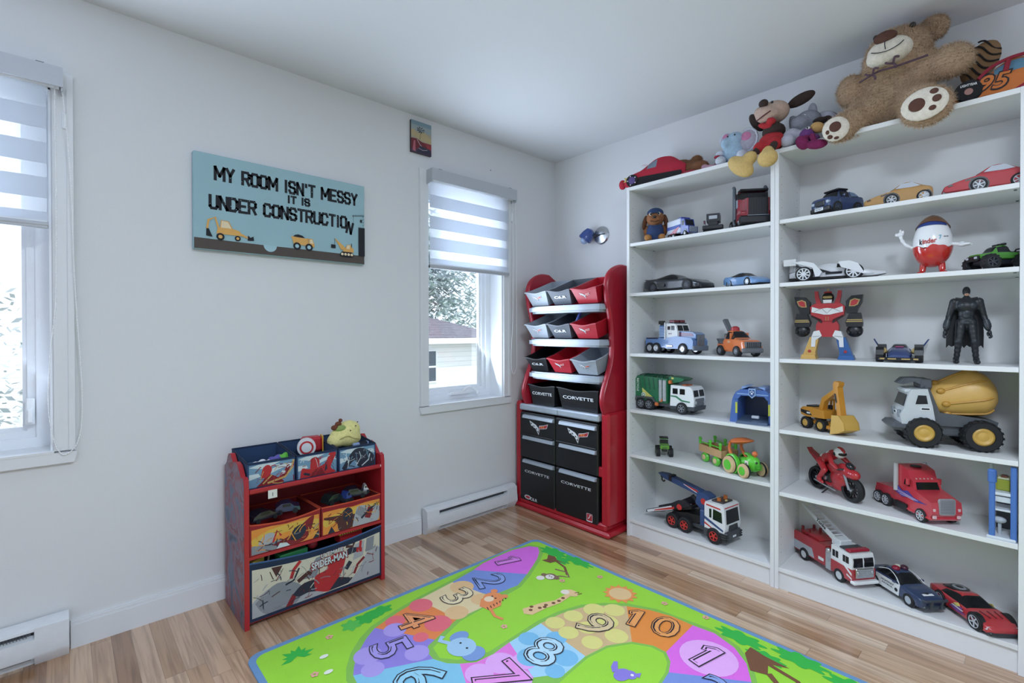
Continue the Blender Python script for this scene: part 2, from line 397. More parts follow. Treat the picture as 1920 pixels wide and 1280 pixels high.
blind('white striped roller blind on the corner window near the small picture', -.828, -.148, [(.655, -.06, -.3), (.662, -.05, -.75), (.658, -.04, -.98), (.66, -.035, -1.1), (.685, -.03, -1.165), (.715, -.03, -1.1), (.71, -.035, -.95), (.705, -.04, -.6), (.697, -.05, -.3)])
blind('white striped roller blind on the left window at the picture edge', -3.08, -2.405, [(.655, -.05, -.4), (.652, -.04, -.75), (.636, -.03, -.95), (.63, -.03, -1.15), (.648, -.03, -1.285), (.675, -.028, -1.325), (.712, -.028, -1.27), (.722, -.03, -1.1), (.704, -.04, -.7), (.694, -.05, -.3)])

# ---- electric baseboard heaters
def heater(label, x0, x1, ends):
    T = thing('baseboard_heater', label, 'heater', (x0, LY-.013, 0), 0, 'white baseboard heaters')
    w = x1-x0; m = mat('#dfe2e6', .4); sl = .1
    b = MB(m)
    b.prism([(0, .0), (-.02, .0), (-.022, .012), (-.022, .022), (0, .03)], (0, 0, 0), (0, 1, 0), (0, 0, 1), (w, 0, 0))
    b.prism([(0, .15), (-.028, .15), (-.05, .137), (-.052, .128), (-.046, .128), (-.027, .14), (0, .14)], (0, 0, 0), (0, 1, 0), (0, 0, 1), (w, 0, 0))
    b.box(0, w, -.006, 0, .03, .14)
    b.build('case', T)
    p = MB(m); p.prism([(-.03, .108), (-.054, .1), (-.06, .05), (-.056, .036), (-.03, .036)], (0, 0, 0), (0, 1, 0), (0, 0, 1), (w, 0, 0)); p.build('front_panel', T)
    g = MB(mat('#6f757c', .5, .4)); g.box(sl, w-sl, -.03, -.006, .105, .14)
    for i in range(int((w-2*sl)/.008)): g.box(sl+i*.008, sl+i*.008+.0015, -.04, -.03, .107, .138)
    g.box(sl, w-sl, -.04, -.006, .026, .04); g.build('heating_fins', T)
    for a, d in ends:
        c = MB(m); c.prism([(0, .0), (-.03, .0), (-.056, .036), (-.06, .05), (-.054, .1), (-.051, .137), (-.028, .15), (0, .15)], (0, 0, 0), (0, 1, 0), (0, 0, 1), (d-a, 0, 0))
        c.T = Matrix.Identity(4)
        c.v = [(x+a+(.0006 if x > 0 else -.0006), y*1.02-.0002, z*1.008) for x, y, z in c.v]
        c.build('end_cap', T)
heater('white baseboard heater below the corner window beside the red toy cabinet', -.862, -.148, ((0, .085), (.63, .714)))
heater('white baseboard heater below the left window at the bottom left corner', -3.3, -2.4, ((0, .085), (.81, .9)))
# ================================================================ bookcases
SHELF = mat('#e3e4e5', .45, var=.01)
def bookcase(label, y0, y1, zs):
    """y0 < y1; zs: tops of the four... loose shelves"""
    T = thing('bookcase', label, 'bookcase', (0, y0, 0), 0, 'white bookcases along the right wall')
    w = y1-y0; D = .29; t = .018
    for a in (.0005, w-t):
        b = MB(SHELF); b.box(0, D, a, a+t-.0005, 0, 2.02, .0008)
        b.m(mat('#8b8d90'))
        yy = a+t if a < .1 else a        # peg holes
        for k in range(50):
            for x in (.035, .245): b.cyl((x, yy-.0004, .16+k*.0355), (x, yy+.0006, .16+k*.0355), .0025, n=6)
        b.build('side_panel', T)
    MB(SHELF).box(0.001, D, t, w-t, 2.0, 2.0195, .0008).build('top_panel', T)
    MB(SHELF).box(.003, D, t, w-t, .082, .1, .0008).build('bottom_panel', T)
    MB(SHELF).box(.014, .03, t, w-t, 0, .082).build('plinth', T)
    k = MB(mat('#dcdcdb', .55, var=.01)); k.box(D-.004, D, t, w-t, .1, 2.0); k.build('back_panel', T)
    for z in zs:
        s = MB(SHELF); s.box(.003, D-.006, t+.001, w-t-.001, z-.018, z, .001)
        s.m(mat('#55585c', .4, .6))
        for q in (t+.012, w-t-.012):
            for x in (.035, .245): s.box(x-.008, x+.008, q-.004, q+.004, z-.0195, z-.0178)
        s.build('shelf', T)
S1, S2, S3, S4, S5A, S5B, S6, STOP = 1.695, 1.407, 1.06, .736, .478, .449, .1, 2.02
bookcase('white bookcase next to the red toy cabinet, with the green tractor', 0, .8, (S1, S2, S3, S4, S5A))
bookcase('white bookcase at the right picture edge, under the big teddy bear', -.8, 0, (S1, S2, S3, S4, S5B))

# ================================================================ things on the walls
# canvas sign
T = thing('canvas_sign', 'wide light blue canvas sign about a messy room with yellow diggers', 'sign', (-2.0, LY-.002, 1.544))
SKY = mat('#9cbec7', .8, bump=.1, bs=700, var=.06, vs=5); EARTH = mat('#544b47', .8, bump=.1, bs=700); INK = mat('#1d2027', .8)
YEL = mat('#e0ac62', .8); YLT = mat('#ecd9b5', .8); CUP = mat('#a9cbd6', .8)
b = MB(SKY); b.box(0, .774, -.03, 0, .0, .416, .003)
A = Art(b, (0, -.0302, 0), (1, 0, 0), (0, 0, 1), .00002)
A.poly(EARTH, [(0.002, .002), (.772, .002), (.772, .045), (.4, .046), (.3, .045), (.002, .048)])
A.poly(CUP, [(.305+.029*math.cos(PI+PI*i/12), .047+.03*math.sin(PI+PI*i/12)) for i in range(13)])
GLY = {'M': [[(0, 0), (0, 1), (.5, .3), (1, 1), (1, 0)]], 'Y': [[(0, 1), (.5, .48), (1, 1)], [(.5, .48), (.5, 0)]], 'R': [[(0, 0), (0, 1), (.8, 1), (1, .85), (1, .6), (.8, .47), (0, .47)], [(.55, .47), (1, 0)]],
 'O': [[(.2, 0), (0, .15), (0, .85), (.2, 1), (.8, 1), (1, .85), (1, .15), (.8, 0), (.2, 0)]], 'I': [[(.5, 0), (.5, 1)]], 'S': [[(1, .78), (.8, 1), (.2, 1), (0, .85), (0, .62), (.2, .53), (.8, .47), (1, .38), (1, .15), (.8, 0), (.2, 0), (0, .22)]],
 'N': [[(0, 0), (0, 1), (1, 0), (1, 1)]], 'T': [[(0, 1), (1, 1)], [(.5, 1), (.5, 0)]], 'E': [[(1, 0), (0, 0), (0, 1), (1, 1)], [(0, .5), (.8, .5)]], 'U': [[(0, 1), (0, .15), (.2, 0), (.8, 0), (1, .15), (1, 1)]],
 'D': [[(0, 0), (0, 1), (.7, 1), (1, .8), (1, .2), (.7, 0), (0, 0)]], 'C': [[(1, .75), (.8, 1), (.2, 1), (0, .85), (0, .15), (.2, 0), (.8, 0), (1, .25)]], "'": [[(.5, 1), (.5, .8)]]}
def stencil(A, m, txt, x0, z0, W, h, sw, rot=0):
    """condensed poster capitals drawn as thick strokes"""
    wid = {'I': .35, "'": .3, ' ': .55, 'M': 1.3}; gap = .42
    u = W/(sum(wid.get(c, 1)+gap for c in txt)-gap); x = 0; k = A.k; cr, sr = math.cos(rot), math.sin(rot)
    for c in txt:
        w = wid.get(c, 1)*u
        for st in GLY.get(c, []):
            for p, q in zip(st, st[1:]):
                P = Vector((x+p[0]*w, p[1]*h)); Q = Vector((x+q[0]*w, q[1]*h)); d = (Q-P).normalized()*sw*.42; n = Vector((-d.y, d.x)).normalized()*sw*.5
                A.k = k+(1 if abs(d.x) > abs(d.y) else 0)
                A.poly(m, [(x0+t.x*cr-t.y*sr, z0+t.x*sr+t.y*cr) for t in (P-d+n, P-d-n, Q+d-n, Q+d+n)])
        x += w+gap*u
    A.k = k+3
stencil(A, INK, "MY ROOM ISN'T MESSY", .082, .309, .648, .054, .012)
stencil(A, INK, 'IT IS', .385, .262, .1, .031, .0095)
stencil(A, INK, 'UNDER CONSTRUCTIO', .062, .182, .61, .054, .012)
stencil(A, INK, 'N', .674, .16, .024, .054, .012, -.22)
sp = random.Random(3)
for k in range(150): A.dot(SKY, .06+sp.random()*.66, .19+sp.random()*.16, .0008+sp.random()*.0012, n=5)
A.o = A.o+Vector((0, 0, -.027))
A.poly(YEL, [(.085, .1), (.09, .128), (.15, .128), (.175, .122), (.19, .1)]); A.line(YEL, [(.093, .125), (.08, .17), (.055, .155), (.05, .118)], .008)
A.poly(INK, [(.047, .118), (.056, .118), (.07, .084), (.046, .086)]); A.poly(YLT, [(.1, .128), (.105, .158), (.13, .156), (.143, .128)])
A.line(YEL, [(.1, .128), (.104, .16), (.132, .158), (.146, .126)], .004)
for x_, r_ in ((.1, .016), (.168, .012)): A.dot(INK, x_, .088, r_); A.dot(YEL, x_, .088, r_*.5)
A.poly(YEL, [(.185, .1), (.215, .09), (.215, .095), (.185, .112)]); A.poly(INK, [(.208, .084), (.235, .086), (.232, .105), (.22, .098), (.21, .108)])
# dump truck
A.poly(INK, [(.405, .128), (.415, .138), (.43, .142), (.45, .138), (.462, .128)]); A.poly(YEL, [(.398, .13), (.47, .126), (.478, .13), (.478, .092), (.41, .092)])
A.poly(YEL, [(.48, .128), (.498, .128), (.508, .104), (.508, .088), (.48, .088)]); A.poly(YLT, [(.486, .124), (.497, .124), (.504, .105), (.486, .105)])
for x_ in (.425, .482): A.dot(INK, x_, .085, .018); A.dot(CUP, x_, .085, .009)
# crane
A.poly(YEL, [(.61, .146), (.614, .146), (.66, .11), (.672, .092), (.645, .092)]); A.line(INK, [(.61, .146), (.61, .115)], .0015); A.poly(INK, [(.592, .096), (.615, .096), (.615, .114), (.592, .114)])
A.poly(YEL, [(.65, .084), (.712, .084), (.71, .105), (.7, .108), (.695, .122), (.675, .12), (.665, .1)]); A.poly(YLT, [(.672, .1), (.69, .1), (.69, .12), (.676, .118)])
A.line(INK, [(.7, .108), (.7, .13)], .003); A.poly(INK, [(.638, .072)]+[(.638+.07*k/8, .06-.004*math.sin(PI*k/8)) for k in range(9)]+[(.712, .072), (.7, .084), (.648, .084)])
for x_ in (.65, .667, .684, .701): A.dot(YLT, x_, .071, .0068)
A.poly(INK, [(.738, .07), (.773, .07), (.773, .22), (.738, .22)]); A.line(INK, [(.705, .275), (.77, .285)], .0025); A.line(INK, [(.71, .275), (.71, .215)], .001)
for k in range(6): A.line(INK, [(.76, .2+k*.015), (.768, .208+k*.015)], .0015); A.line(INK, [(.708+.01*k, .276+.0016*k), (.713+.01*k, .284+.0016*k)], .001)
A.poly(INK, [(.748, .247), (.758, .247), (.758, .262), (.748, .262)])
b.build('canvas', T)

# small picture near the ceiling
b = MB(mat('#2b2430')); b.box(0, .138, -.014, 0, 0, .184, .001)
A = Art(b, (0, -.0142, 0), (1, 0, 0), (0, 0, 1), .00003)
for m_, z0_, z1_ in ((mat('#7d98a3'), .16, .184), (mat('#98a5a6'), .125, .16), (mat('#a9a08a'), .07, .125), (mat('#8a3138'), .05, .07), (mat('#4c3247'), 0, .05)):
    A.poly(m_, [(0, z0_), (.138, z0_), (.138, z1_), (0, z1_)])
A.poly(mat('#b9a77f'), [(0, .1), (0, .128), (.02, .134), (.045, .115), (.07, .122), (.09, .13), (.138, .1), (.138, .07), (.06, .08)])
A.poly(mat('#6d1f2b'), [(0, .08), (.04, .082), (.138, .045), (.138, .03), (0, .02)]); A.poly(mat('#b3626f'), [(.01, .01), (.03, .006), (.028, .07), (.018, .066)])
A.poly(mat('#99333a'), [(.1, .055), (.138, .06), (.138, .02), (.12, .03)]); A.poly(mat('#2a2740'), [(.035, .004), (.136, .004), (.136, .035), (.06, .045)])
for k in range(9):
    t_ = .3+k*.75; A.poly(INK, [(.065, .135), (.065+.028*math.cos(t_), .138+.02*math.sin(t_)), (.066+.024*math.cos(t_+.3), .136+.017*math.sin(t_+.3))])
A.line(INK, [(.066, .135), (.058, .08)], .002); A.line(mat('#cfc3c6'), [(.04, .078), (.06, .05), (.07, .045)], .003); A.line(mat('#cfc3c6'), [(.05, .03), (.08, .022), (.11, .03)], .002)
solo('small_picture', b, 'small colourful picture of a palm and red shapes near the ceiling', 'picture', (-.931, LY-.001, 2.227))

# wall lamp on the right wall
T = thing('wall_lamp', 'chrome round wall lamp with a blue glass shade above the red cabinet', 'lamp', (RX, 1.21, 1.845))
b = MB(CHR); b.lathe([(.062, 0), (.062, .006), (.055, .014), (.03, .02), (.012, .022)], 32, (0, 0, 0), (-1, 0, 0)); b.build('mount_plate', T)
b = MB(mat('#3a3d44', .3, .8)); b.tube([(-.02, 0, 0), (-.035, .03, .0), (-.04, .06, .002)], .006); b.cyl((-.02, -.04, .004), (-.02, .04, .002), .004); b.build('arm', T)
b = MB(mat('#24448c', .12, coat=.8)); b.lathe([(.014, -.055), (.03, -.045), (.042, -.015), (.047, .02), (.046, .03), (.04, .025)], 24, (-.055, .085, 0), (-.3, .45, -.75)); b.build('glass_shade', T)
b = MB(mat('#9fb4d8', .15)); b.ell((-.066, .1, -.028), .026); b.build('bulb', T)

# ================================================================ the view outside
SID = bpy.data.materials.new('white_siding'); SID.use_nodes = True
N, L, bb = nodes(SID); tc = N.new('ShaderNodeTexCoord'); sx = N.new('ShaderNodeSeparateXYZ'); L.new(tc.outputs['Object'], sx.inputs[0])
f_ = math_n(N, L, 'FRACT', math_n(N, L, 'DIVIDE', sx.outputs[2], .13)); r_ = N.new('ShaderNodeValToRGB')
r_.color_ramp.elements[0].position = 0; r_.color_ramp.elements[0].color = (.55, .56, .58, 1); r_.color_ramp.elements[1].position = .14; r_.color_ramp.elements[1].color = (.83, .83, .83, 1)
L.new(f_, r_.inputs[0]); L.new(r_.outputs[0], bb.inputs['Base Color'])
ROOF = mat('#807e88', .9, bump=.5, bs=30, var=.25, vs=9)
T = thing('neighbour_house', 'white sided house with a grey hip roof seen through the corner window', 'house', (0, 10, -3))
MB(SID).box(0, 7.0, 0, 6, 0, 4.0).build('wall', T)
r = MB(ROOF); r.add([(-.3, -.3, 4.0), (7.4, -.3, 4.0), (7.4, 6.3, 4.0), (-.3, 6.3, 4.0), (2.4, 3, 5.1), (4.3, 3, 5.1)], [(0, 1, 5, 4), (1, 2, 5), (2, 3, 4, 5), (3, 0, 4), (0, 1, 2, 3)])
for k in range(26):     # shingle courses
    t_ = k/26; z_ = 4.0+1.1*t_; r.box(-.3+2.7*t_, 7.4-3.1*t_, -.3+3.3*t_-.02, -.3+3.3*t_+.005, z_, z_+.012)
r.build('roof', T)
MB(mat('#f0f1f2', .5)).box(-.3, 7.4, -.34, -.3, 3.88, 4.02).build('eave_gutter', T)
f = MB(mat('#eceef0')).box(4.42, 4.86, -.03, 0, 2.86, 3.72); g = f.build('window_frame', T)
MB(mat('#4b5560', .2)).box(4.46, 4.82, -.035, -.03, 2.9, 3.25).box(4.46, 4.82, -.035, -.03, 3.3, 3.68).build('pane', g)
T = thing('neighbour_house', 'white sided house seen through the left window at the picture edge', 'house', (-9, 7.5, -3))
MB(SID).box(0, 8.5, 0, 5, 0, 7).build('wall', T)
MB(mat('#d9dadb', .5)).box(6.2, 6.3, -.04, 0, 0, 7).build('corner_trim', T)
LEAF = mat('#a3b5b2', .8, var=.3, vs=4); LEAF2 = mat('#b3c0c4', .8, var=.25, vs=4); BARK = mat('#6d6259', .9)  # leaf colours paled to stand in for haze and overexposure
HEDGE = mat('#b4bcbc', .8, var=.25, vs=4)  # glare on the hedge is put into its pale leaf colour
def foliage(mats, n, cs, seed, sz):
    q = random.Random(seed); b = MB(mats[0])
    for i in range(n):
        c, r = q.choice(cs); d = Vector((q.gauss(0, 1), q.gauss(0, 1), q.gauss(0, 1))).normalized()*(q.random()**.4)
        p = Vector(c)+Vector((d.x*r[0], d.y*r[1], d.z*r[2])); a = q.random()*6.28; e = q.random()*6.28; s_ = sz*(.6+.8*q.random())
        u = Vector((math.cos(a), math.sin(a), math.sin(e)*.6))*s_; v = Vector((-math.sin(a), math.cos(a)*math.cos(e), math.sin(e)))*s_*.7
        b.m(mats[i % len(mats)]); b.add([p-u, p-v*.6, p+u, p+v*.6], [(0, 1, 2, 3)])
    return b
T = thing('leafy_tree', 'leafy tree washed pale by haze above the grey roof outside the corner window', 'tree', (8.2, 20, -3))
foliage((LEAF, LEAF2), 9000, [((1, 0, 6.2), (3.4, 1.6, 3.4)), ((4.2, .3, 5.6), (3, 1.6, 3)), ((-.8, .3, 5.6), (2.2, 1.6, 2.2)), ((2.5, -.5, 8.2), (2.4, 1.4, 2))], 5, .17).build('crown', T)
b = MB(BARK); b.cyl((0, 0, 0), (.2, 0, 6), .28, .15, 10); b.build('trunk', T)
hb = foliage((HEDGE, mat('#a3adaf', .8, var=.2, vs=4)), 11000, [((0, 0, 1.9), (2.4, .4, 1.9)), ((-1.6, 0, 1.7), (1.6, .4, 1.9)), ((1.5, .1, 1.6), (1.2, .4, 1.8))], 9, .035)
hb.m(BARK); hb.cyl((-1.2, 0, 0), (-1.2, 0, 1.2), .05); hb.cyl((.7, 0, 0), (.7, 0, 1.2), .05)
solo('garden_hedge', hb, 'hedge washed pale grey by glare outside the left window at the picture edge', 'hedge', (-3.4, 5.6, -2.0))
gm = MB(mat('#8f9a7a', .95, var=.3, vs=1)); gm.box(-30, 30, LY+.25, 60, -3.1, -3.0); g = gm.build('outdoor_ground'); g['kind'] = 'structure'

# ================================================================ play mat
GR = mat('#9fdc3e', .75, bump=.35, bs=420, var=.06, vs=9); GRL = mat('#b4e356', .75, bump=.35, bs=420); GRD = mat('#35b848', .75, bump=.35, bs=420); EDG = mat('#86bf52', .75)
def mm(h): return mat(h, .75, bump=.35, bs=420, var=.04)
T = thing('play_mat', 'bright green number path play mat with a blue border on the floor', 'play mat', (0, 0, 0))
x0, x1, y0, y1 = -1.932, -.43, -.9, 1.122
def rrect(x0, x1, y0, y1, r, n=6):
    o = []
    for cx, cy, a in ((x1-r, y1-r, 0), (x0+r, y1-r, PI/2), (x0+r, y0+r, PI), (x1-r, y0+r, 1.5*PI)): o += [(cx+r*math.cos(a+PI/2*i/n), cy+r*math.sin(a+PI/2*i/n)) for i in range(n+1)]
    return o
b = MB(mm('#6d97c4')); b.pz(rrect(x0, x1, y0, y1, .05), .0005, .006)
A = Art(b, (0, 0, .006), (1, 0, 0), (0, 1, 0), .000015)
A.poly(GR, rrect(x0+.022, x1-.022, y0+.022, y1-.022, .04))
SEG = [('#e06fe0', [(-.92, 1.07), (-.845, 1.092), (-.74, 1.1), (-.628, 1.1), (-.53, 1.072), (-.505, 1.03), (-.541, .985), (-.602, .94), (-.684, .896), (-.756, .86)]),
 ('#7d95d8', [(-1.067, 1.046), (-.92, 1.07), (-.756, .86), (-.86, .815), (-.998, .829), (-1.024, .872)]),
 ('#ead4a6', [(-1.264, 1.023), (-1.067, 1.046), (-1.024, .872), (-1.006, .819), (-1.095, .786), (-1.226, .791)]),
 ('#f08a4c', [(-1.502, .965), (-1.38, 1.0), (-1.264, 1.023), (-1.226, .791), (-1.32, .758), (-1.369, .74)]),
 ('#9685dc', [(-1.684, .767), (-1.66, .811), (-1.616, .871), (-1.554, .929), (-1.502, .965), (-1.369, .74), (-1.407, .727), (-1.43, .699), (-1.435, .652)]),
 ('#86c8e6', [(-1.684, .767), (-1.435, .652), (-1.412, .599), (-1.38, .566), (-1.478, .35), (-1.6, .43), (-1.68, .56), (-1.7, .66)]),
 ('#ec7fdc', [(-1.38, .566), (-1.332, .532), (-1.259, .524), (-1.17, .534), (-1.237, .339), (-1.315, .3), (-1.396, .305), (-1.478, .35)]),
 ('#a9d8f2', [(-1.17, .534), (-.995, .537), (-1.021, .287), (-1.142, .278), (-1.237, .339)]),
 ('#d9b988', [(-.995, .537), (-.879, .525), (-.782, .495), (-.708, .444), (-.636, .371), (-.826, .219), (-.916, .271), (-1.021, .287)]),
 ('#ee9140', [(-.636, .371), (-.59, .29), (-.562, .2), (-.558, .112), (-.785, .1), (-.787, .152), (-.826, .219)]),
 ('#e66fe2', [(-.558, .112), (-.545, .029), (-.576, -.061), (-.633, -.127), (-.714, -.175), (-.875, .038), (-.821, .062), (-.785, .1)]),
 ('#7d95d8', [(-.875, .038), (-.714, -.175), (-.865, -.23), (-1.013, -.25), (-1.02, .02)]),
 ('#a9d8f2', [(-1.02, .02), (-1.013, -.25), (-1.25, -.26), (-1.3, -.03)]), ('#ead4a6', [(-1.3, -.03), (-1.25, -.26), (-1.5, -.22), (-1.6, 0), (-1.45, .06)])]
outl = [(-.92, 1.085), (-.845, 1.107), (-.628, 1.115), (-.515, 1.085), (-.488, 1.03), (-.53, .965), (-.6, .92), (-.756, .838), (-.86, .795), (-1.0, .785), (-1.226, .77), (-1.32, .735), (-1.4, .705), (-1.415, .64), (-1.37, .585), (-1.259, .545), (-.995, .557), (-.88, .545), (-.77, .512), (-.69, .455), (-.615, .38), (-.56, .27), (-.538, .12), (-.525, .03), (-.557, -.07), (-.62, -.142), (-.72, -.2), (-.87, -.25), (-1.05, -.275), (-1.3, -.28), (-1.55, -.23), (-1.72, .2), (-1.73, .5), (-1.712, .76), (-1.685, .82), (-1.64, .885), (-1.575, .945), (-1.51, .985), (-1.38, 1.02), (-1.264, 1.042), (-1.067, 1.065)]
A.poly(EDG, outl)
for h_, p_ in SEG: A.poly(mm(h_), p_)
ISL = [(-1.203, .272), (-1.142, .278), (-1.021, .287), (-.916, .271), (-.826, .219), (-.787, .152), (-.785, .1), (-.821, .062), (-.875, .038), (-.951, .025), (-1.094, -.015), (-1.235, -.042), (-1.4, 0), (-1.5, .15), (-1.42, .28), (-1.3, .29)]
A.poly(EDG, ISL); cxi, cyi = -1.05, .14
A.poly(GR, [(cxi+(x-cxi)*.95, cyi+(y-cyi)*.92) for x, y in ISL])
for h_, ds in (('#f09a6a', ()), ('#e8c08c', [(-1.06, .98, .055), (-1.2, .83, .05), (-1.06, .84, .045)]), ('#ee6f7d', [(-1.28, .98, .05), (-1.42, .95, .04), (-1.3, .82, .055), (-1.4, .79, .03)]), ('#b29fe8', [(-1.6, .83, .05), (-1.45, .9, .045), (-1.62, .75, .04), (-1.46, .72, .045)]),
               ('#e9aef0', [(-1.36, .48, .05), (-1.27, .47, .055), (-1.28, .37, .05), (-1.4, .4, .05), (-1.2, .42, .045)]), ('#7fc0e6', [(-1.1, .5, .04), (-1.02, .43, .04), (-1.17, .42, .05), (-1.08, .33, .045), (-1.16, .31, .035)]), ('#e6dd86', [(-.95, .5, .04), (-.86, .48, .04), (-.76, .45, .045), (-.7, .39, .045), (-.79, .36, .045), (-.88, .39, .04), (-.96, .42, .04), (-.84, .28, .045), (-.94, .32, .04)]), ('#eeb0f2', [(-.7, -.02, .1)]), ('#f2a25a', [])):
    for x, y, r in ds: A.dot(mm(h_), x, y, r, n=24)
# greenery, sun, animals
def cloudy(m_, x, y, r, n=7, sq=1):
    A.poly(m_, [(x+(r+.18*r*math.sin(n*2*PI*i/60))*math.cos(2*PI*i/60), y+sq*(r+.18*r*math.sin(n*2*PI*i/60))*math.sin(2*PI*i/60)) for i in range(60)])
TR = mm('#7a4f36')
cloudy(GRD, -1.5, 1.05, .05, 7, .7); cloudy(GRD, -1.43, 1.06, .05, 6, .6); cloudy(mm('#5cc855'), -1.565, 1.045, .035, 6)
for q in range(8):
    a_ = -.5+q*.55; ux, uy = math.cos(a_), math.sin(a_); L_ = .05+.012*(q % 2)
    A.poly(GRD, [(-1.79, 1.0), (-1.79+ux*L_*.5-uy*.011, 1.0+uy*L_*.5+ux*.011), (-1.79+ux*L_, 1.0+uy*L_), (-1.79+ux*L_*.5+uy*.011, 1.0+uy*L_*.5-ux*.011)])
for x, y, r, sq in ((-.49, .93, .04, 2), (-.475, .78, .03, 3), (-.53, .84, .03, 1.5), (-.5, -.05, .035, 2.4), (-.475, -.25, .035, 2.4), (-.5, -.42, .04, 2), (-.55, -.16, .03, 2)): cloudy(GRD, x, y, r, 8, sq)
A.poly(TR, [(-.53, .93), (-.57, .9), (-.6, .91), (-.59, .86), (-.55, .85), (-.535, .8), (-.54, .86), (-.52, .89)]); A.line(TR, [(-.55, .86), (-.57, .78), (-.62, .72)], .012)
A.poly(TR, [(-.53, -.1), (-.58, -.1), (-.66, -.15), (-.64, -.2), (-.58, -.18), (-.55, -.24), (-.545, -.16)]); A.line(TR, [(-.58, -.18), (-.6, -.28), (-.66, -.36), (-.72, -.4)], .016); A.line(TR, [(-.63, -.2), (-.68, -.26), (-.66, -.32)], .02)
sun_ = mm('#ef9a55'); A.poly(sun_, [(-.574+(.078 if i % 2 else .058)*math.cos(PI*i/13), .447+(.078 if i % 2 else .058)*math.sin(PI*i/13)) for i in range(26)]); A.dot(mm('#e9c58e'), -.574, .447, .05)
MK = mm('#8a6a5a'); A.line(MK, [(-.7, .77), (-.65, .735), (-.63, .7), (-.6, .74), (-.62, .8)], .01); A.dot(MK, -.69, .765, .03); A.dot(mm('#efe6df'), -.695, .765, .022); A.dot(MK, -.7, .8, .014); A.dot(MK, -.68, .735, .014); A.dot(mm('#efe6df'), -.735, .79, .02)
for q in (.758, .772): A.dot(INK, -.69, q, .004, n=8)
GI = mm('#ecc893'); A.poly(GI, [(-1.0, .63), (-.98, .6), (-.9, .595), (-.83, .58), (-.755, .585), (-.745, .61), (-.83, .61), (-.88, .635), (-.98, .66)]); A.dot(GI, -.73, .6, .024, .034); A.dot(mm('#f2e4d4'), -.745, .625, .02)
for x, y in ((-.96, .63), (-.92, .615), (-.885, .612), (-.85, .6), (-.82, .595), (-.79, .598), (-.94, .645), (-.9, .605)): A.dot(TR, x, y, .009, n=7)
for y in (.58, .565): A.line(TR, [(-.72, y+.01), (-.7, y)], .005)
TG = mm('#f0935a'); A.poly(TG, [(-1.1, .8), (-1.09, .745), (-1.03, .74), (-1.0, .77), (-1.01, .83), (-1.06, .84)]); A.dot(TG, -1.015, .81, .045); A.dot(TG, -.975, .85, .016); A.dot(TG, -.97, .785, .016); A.dot(mm('#f5d9b8'), -1.035, .815, .022); A.line(TG, [(-1.08, .75), (-1.1, .7), (-1.09, .66)], .014)
for k in range(7): A.line(INK, [(-1.09+k*.018, .752+.002*k), (-1.082+k*.018, .772)], .004)
for q in (.8, .822): A.dot(INK, -1.01, q, .005, n=8)
EL = mm('#a8cdea'); E2 = mm('#7f9fd6'); A.dot(E2, -1.29, .69, .04, .03); A.dot(E2, -1.31, .575, .045, .04); A.dot(EL, -1.32, .635, .055); A.line(EL, [(-1.34, .68), (-1.36, .72), (-1.335, .735)], .02)
for q in (.615, .655): A.dot(INK, -1.31, q, .005, n=8)
BD = mm('#8f7fd8'); A.dot(BD, -1.005, .14, .035, .026); A.dot(BD, -.985, .12, .022); A.poly(BD, [(-1.0, .16), (-.96, .19), (-.97, .2), (-1.0, .19), (-1.02, .17)]); A.poly(BD, [(-.98, .12), (-.95, .1), (-.975, .09)]); A.dot(mm('#f2f2f2'), -.982, .115, .006, n=8)
PK = mm('#f0a9a0')
for x, y in ((-1.66, 1.03), (-1.12, .62), (-.68, .7), (-.52, .6), (-.5, .27), (-1.78, .86), (-1.8, .75), (-.47, .1)):
    for q in range(5): A.dot(PK, x+.009*math.cos(q*1.256), y+.009*math.sin(q*1.256), .0055, n=8)
for x, y in ((-1.74, .84), (-1.72, .93)): A.dot(mm('#eef0e2'), x, y, .016, .01)
